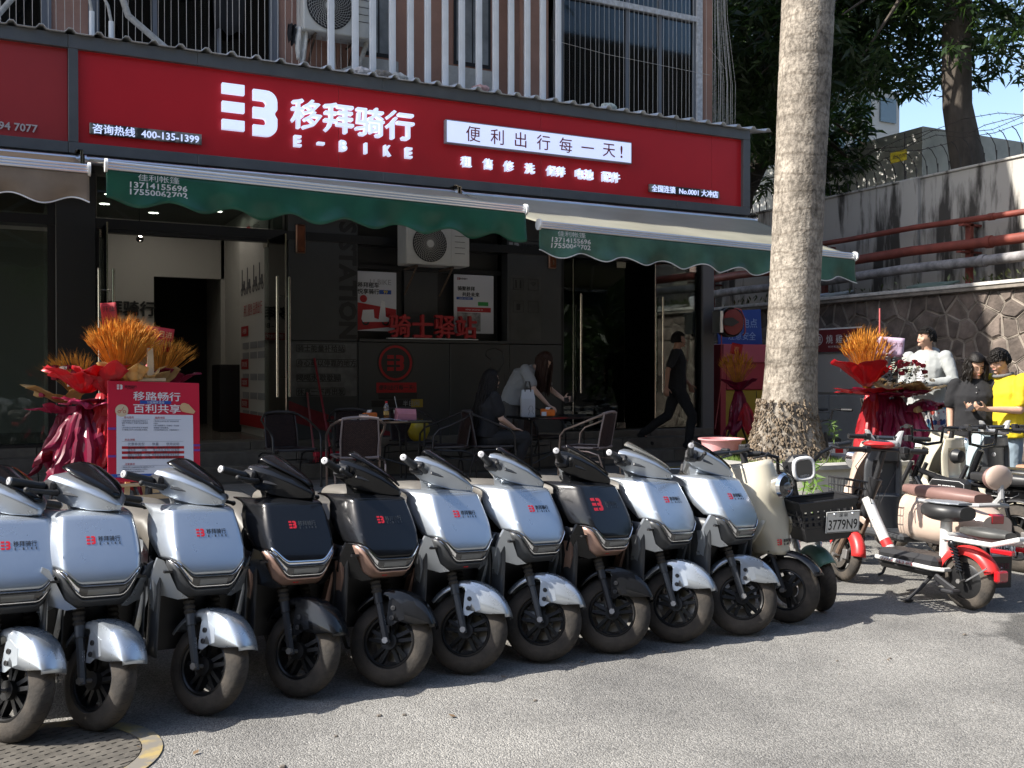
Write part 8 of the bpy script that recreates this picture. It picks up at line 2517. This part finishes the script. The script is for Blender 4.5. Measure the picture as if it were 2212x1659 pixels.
for k in range(8):
    f = -1 + 2 * k / 7
    for sd in (-1, 1):
        b.tube([(f * BW2 * .88, sd * BD2 * .88, 0), (f * BW2, sd * BD2, BH)], .003, 4)
        if k < 6: f2 = -1 + 2 * k / 5; b.tube([(sd * BW2 * .88, f2 * BD2 * .88, 0), (sd * BW2, f2 * BD2, BH)], .003, 4)
    b.tube([(f * BW2 * .88, -BD2 * .88, 0), (f * BW2 * .88, BD2 * .88, 0)], .003, 4)
obj('wire_basket', b, M_plas, t, mx=S @ TR(0, -.02, .56))
mxb = bars(t, .27, .94, .29, -18)
obj('dash_display', B().ball((0, -.02, .035), .09, 20, 10, sc=(1.25, .85, .32)), mat('red dash plastic', (.6, .03, .03), rough=.35), t, mx=mxb)
obj('dash_glass', B().ball((0, -.01, .052), .06, 16, 8, sc=(1.2, .8, .28)), M_lens, t, mx=mxb)
for sd in (-1, 1): obj('cable', B().tube([(sd * .12, .03, -.01), (sd * .16, -.04, -.12), (sd * .06, -.03, -.3), (sd * .02, -.04, -.4)], .003, 5), M_plas, t, mx=mxb)

retro('beige scooter with brown seat, backrest and plate 4394HO behind the white moped', flip(5.82, 5.70, 174) @ RY(-3), M_beige, -14, M_brs, M_pgry, lamp=True, plate_s='4394HO', backrest=True)
retro('cream scooter facing away with an open glove box behind the black fat tyred bike', flip(7.35, 6.35, 186), M_cream, 10, M_bseat, M_cream, decal=False, cover=False)
retro('pale blue scooter with black inner shield near the right edge', flip(7.95, 6.35, 176), M_ice, -12, mat('tan vinyl', (.4, .22, .14), rough=.5), M_pgry, decal=False)


def fat_bike(label, mx, steer=0, rear=True, batt=True, frame=M_bpt, seatm=M_bseat, tyre_r=.25):
    t = thing('fat_tyre_bike', label, 'bicycle', mx=mx)
    S = steer_mx(steer, (0, .05, tyre_r))
    r = tyre_r
    fw = obj('front_wheel', B().cyl((-.05, 0, 0), (.05, 0, 0), .035, n=16), M_rim, t, mx=S @ TR(0, 0, r)); wheel_parts(fw, r, .10, 6)
    rw = obj('rear_wheel', B().cyl((-.05, 0, 0), (.05, 0, 0), .06, n=16), M_rim, t, mx=TR(0, 1.12, r)); wheel_parts(rw, r, .10, 6)
    for sd in (-1, 1):
        obj('fork_leg', B().tube([(sd * .08, 0, r), (sd * .08, .24, .74)], .018, 10), M_plas, t, mx=S)
    obj('head_tube', B().cyl((0, .2, .62), (0, .30, .86), .025), frame, t)
    obj('frame', B().tube([(0, .24, .68), (0, .5, .62), (0, .95, .60), (0, 1.22, .60)], .022, 10).tube([(0, .22, .62), (0, .42, .34), (0, .75, .30)], .022, 10)
        .tube([(-.07, 1.12, r), (-.06, .8, .32), (0, .75, .30)], .014, 8).tube([(.07, 1.12, r), (.06, .8, .32), (0, .75, .30)], .014, 8).tube([(-.07, 1.12, r), (-.06, 1.0, .60)], .012, 8).tube([(.07, 1.12, r), (.06, 1.0, .60)], .012, 8), frame, t)
    if batt:
        bt_ = obj('battery', B().rbox(-.07, .07, .38, .74, .50, .64, .035), mat('battery black', (.013, .013, .014), rough=.3, coat=.3), t)
        text('lettering', 'SUPER73', M_decw, bt_, (0, 0, 0), width=.15, height=.026, bold=.02, ext=.0005, fn=lambda x, z, d: (.0706 + d, .55 + x, .57 + z))
        obj('outline', B().tube([(.0706, .42, .53), (.0706, .64, .53), (.0706, .70, .56), (.0706, .70, .60), (.0706, .66, .62), (.0706, .42, .62), (.0706, .40, .59), (.0706, .40, .56)], .002, 4, closed=True), M_decw, bt_)
    obj('seat', pad(0, .74, 1.3, .62, .72, .10, .12), seatm, t)
    obj('rear_fender', arc_fender(r + .035, .12, 60, 165, 1.12, r, .02), M_plas, t, solid=.004, smooth=50)
    obj('crank', B().cyl((-.1, .75, .30), (.1, .75, .30), .012).rbox(.09, .11, .6, .77, .285, .31, .004).rbox(-.11, -.09, .74, .9, .285, .31, .004), M_plas, t)
    obj('pedal', B().rbox(.11, .19, .57, .64, .285, .31, .004).rbox(-.19, -.11, .87, .94, .285, .31, .004), M_plas, t)
    ring_light(t, (0, .08, .80), .06, S, M_plas)
    mx2 = TR(0, .31, .93) @ RZ(steer)
    obj('handlebar', B().tube([(-.36, .14, .10), (-.24, .04, .10), (-.17, .0, .10), (-.15, 0, -.02), (0, 0, -.04), (.15, 0, -.02), (.17, 0, .10), (.24, .04, .10), (.36, .14, .10)], .013, 10).tube([(-.16, 0, .07), (.16, 0, .07)], .009, 8), M_bpt, t, mx=mx2)
    for sd in (-1, 1):
        obj('grip', B().cyl((sd * .27, .065, .10), (sd * .38, .155, .10), .018, n=14), M_grip, t, mx=mx2)
        obj('brake_lever', B().tube([(sd * .22, .0, .1), (sd * .26, -.02, .09), (sd * .36, .08, .08)], [.01, .007, .005], 8), M_plas, t, mx=mx2)
    return t


fat_bike('black fat tyred electric bicycle with a lettered battery behind the beige scooter', flip(6.55, 5.95, 184) @ RY(-3), -8)
fb = fat_bike('black fat tyred bicycle whose rear wheel is cut by the right edge of the picture', flip(6.72, 5.55, 178) @ RY(-3), 5, batt=True)
fat_bike('dark bicycle with black seat standing by the stone wall behind the girl', flip(9.9, 7.9, 150), 10, batt=False)
fat_bike('dark bicycle parked by the wall right of the grey jacket man', flip(9.9, 8.9, 155), -10, batt=False)
retro('white scooter parked by the stone wall behind the red flower stand', flip(9.6, 10.4, 160), M_wfr, 12, M_bseat, M_plas, decal=False)
fat_bike('low black bicycle lying close to the planter end behind the silver handlebar', flip(9.0, 9.2, 120), 20, batt=False)
retro('white scooter with chrome bars standing between the boy and the right edge', flip(8.35, 5.95, 170), M_wfr, -20, M_bseat, M_plas, decal=False)
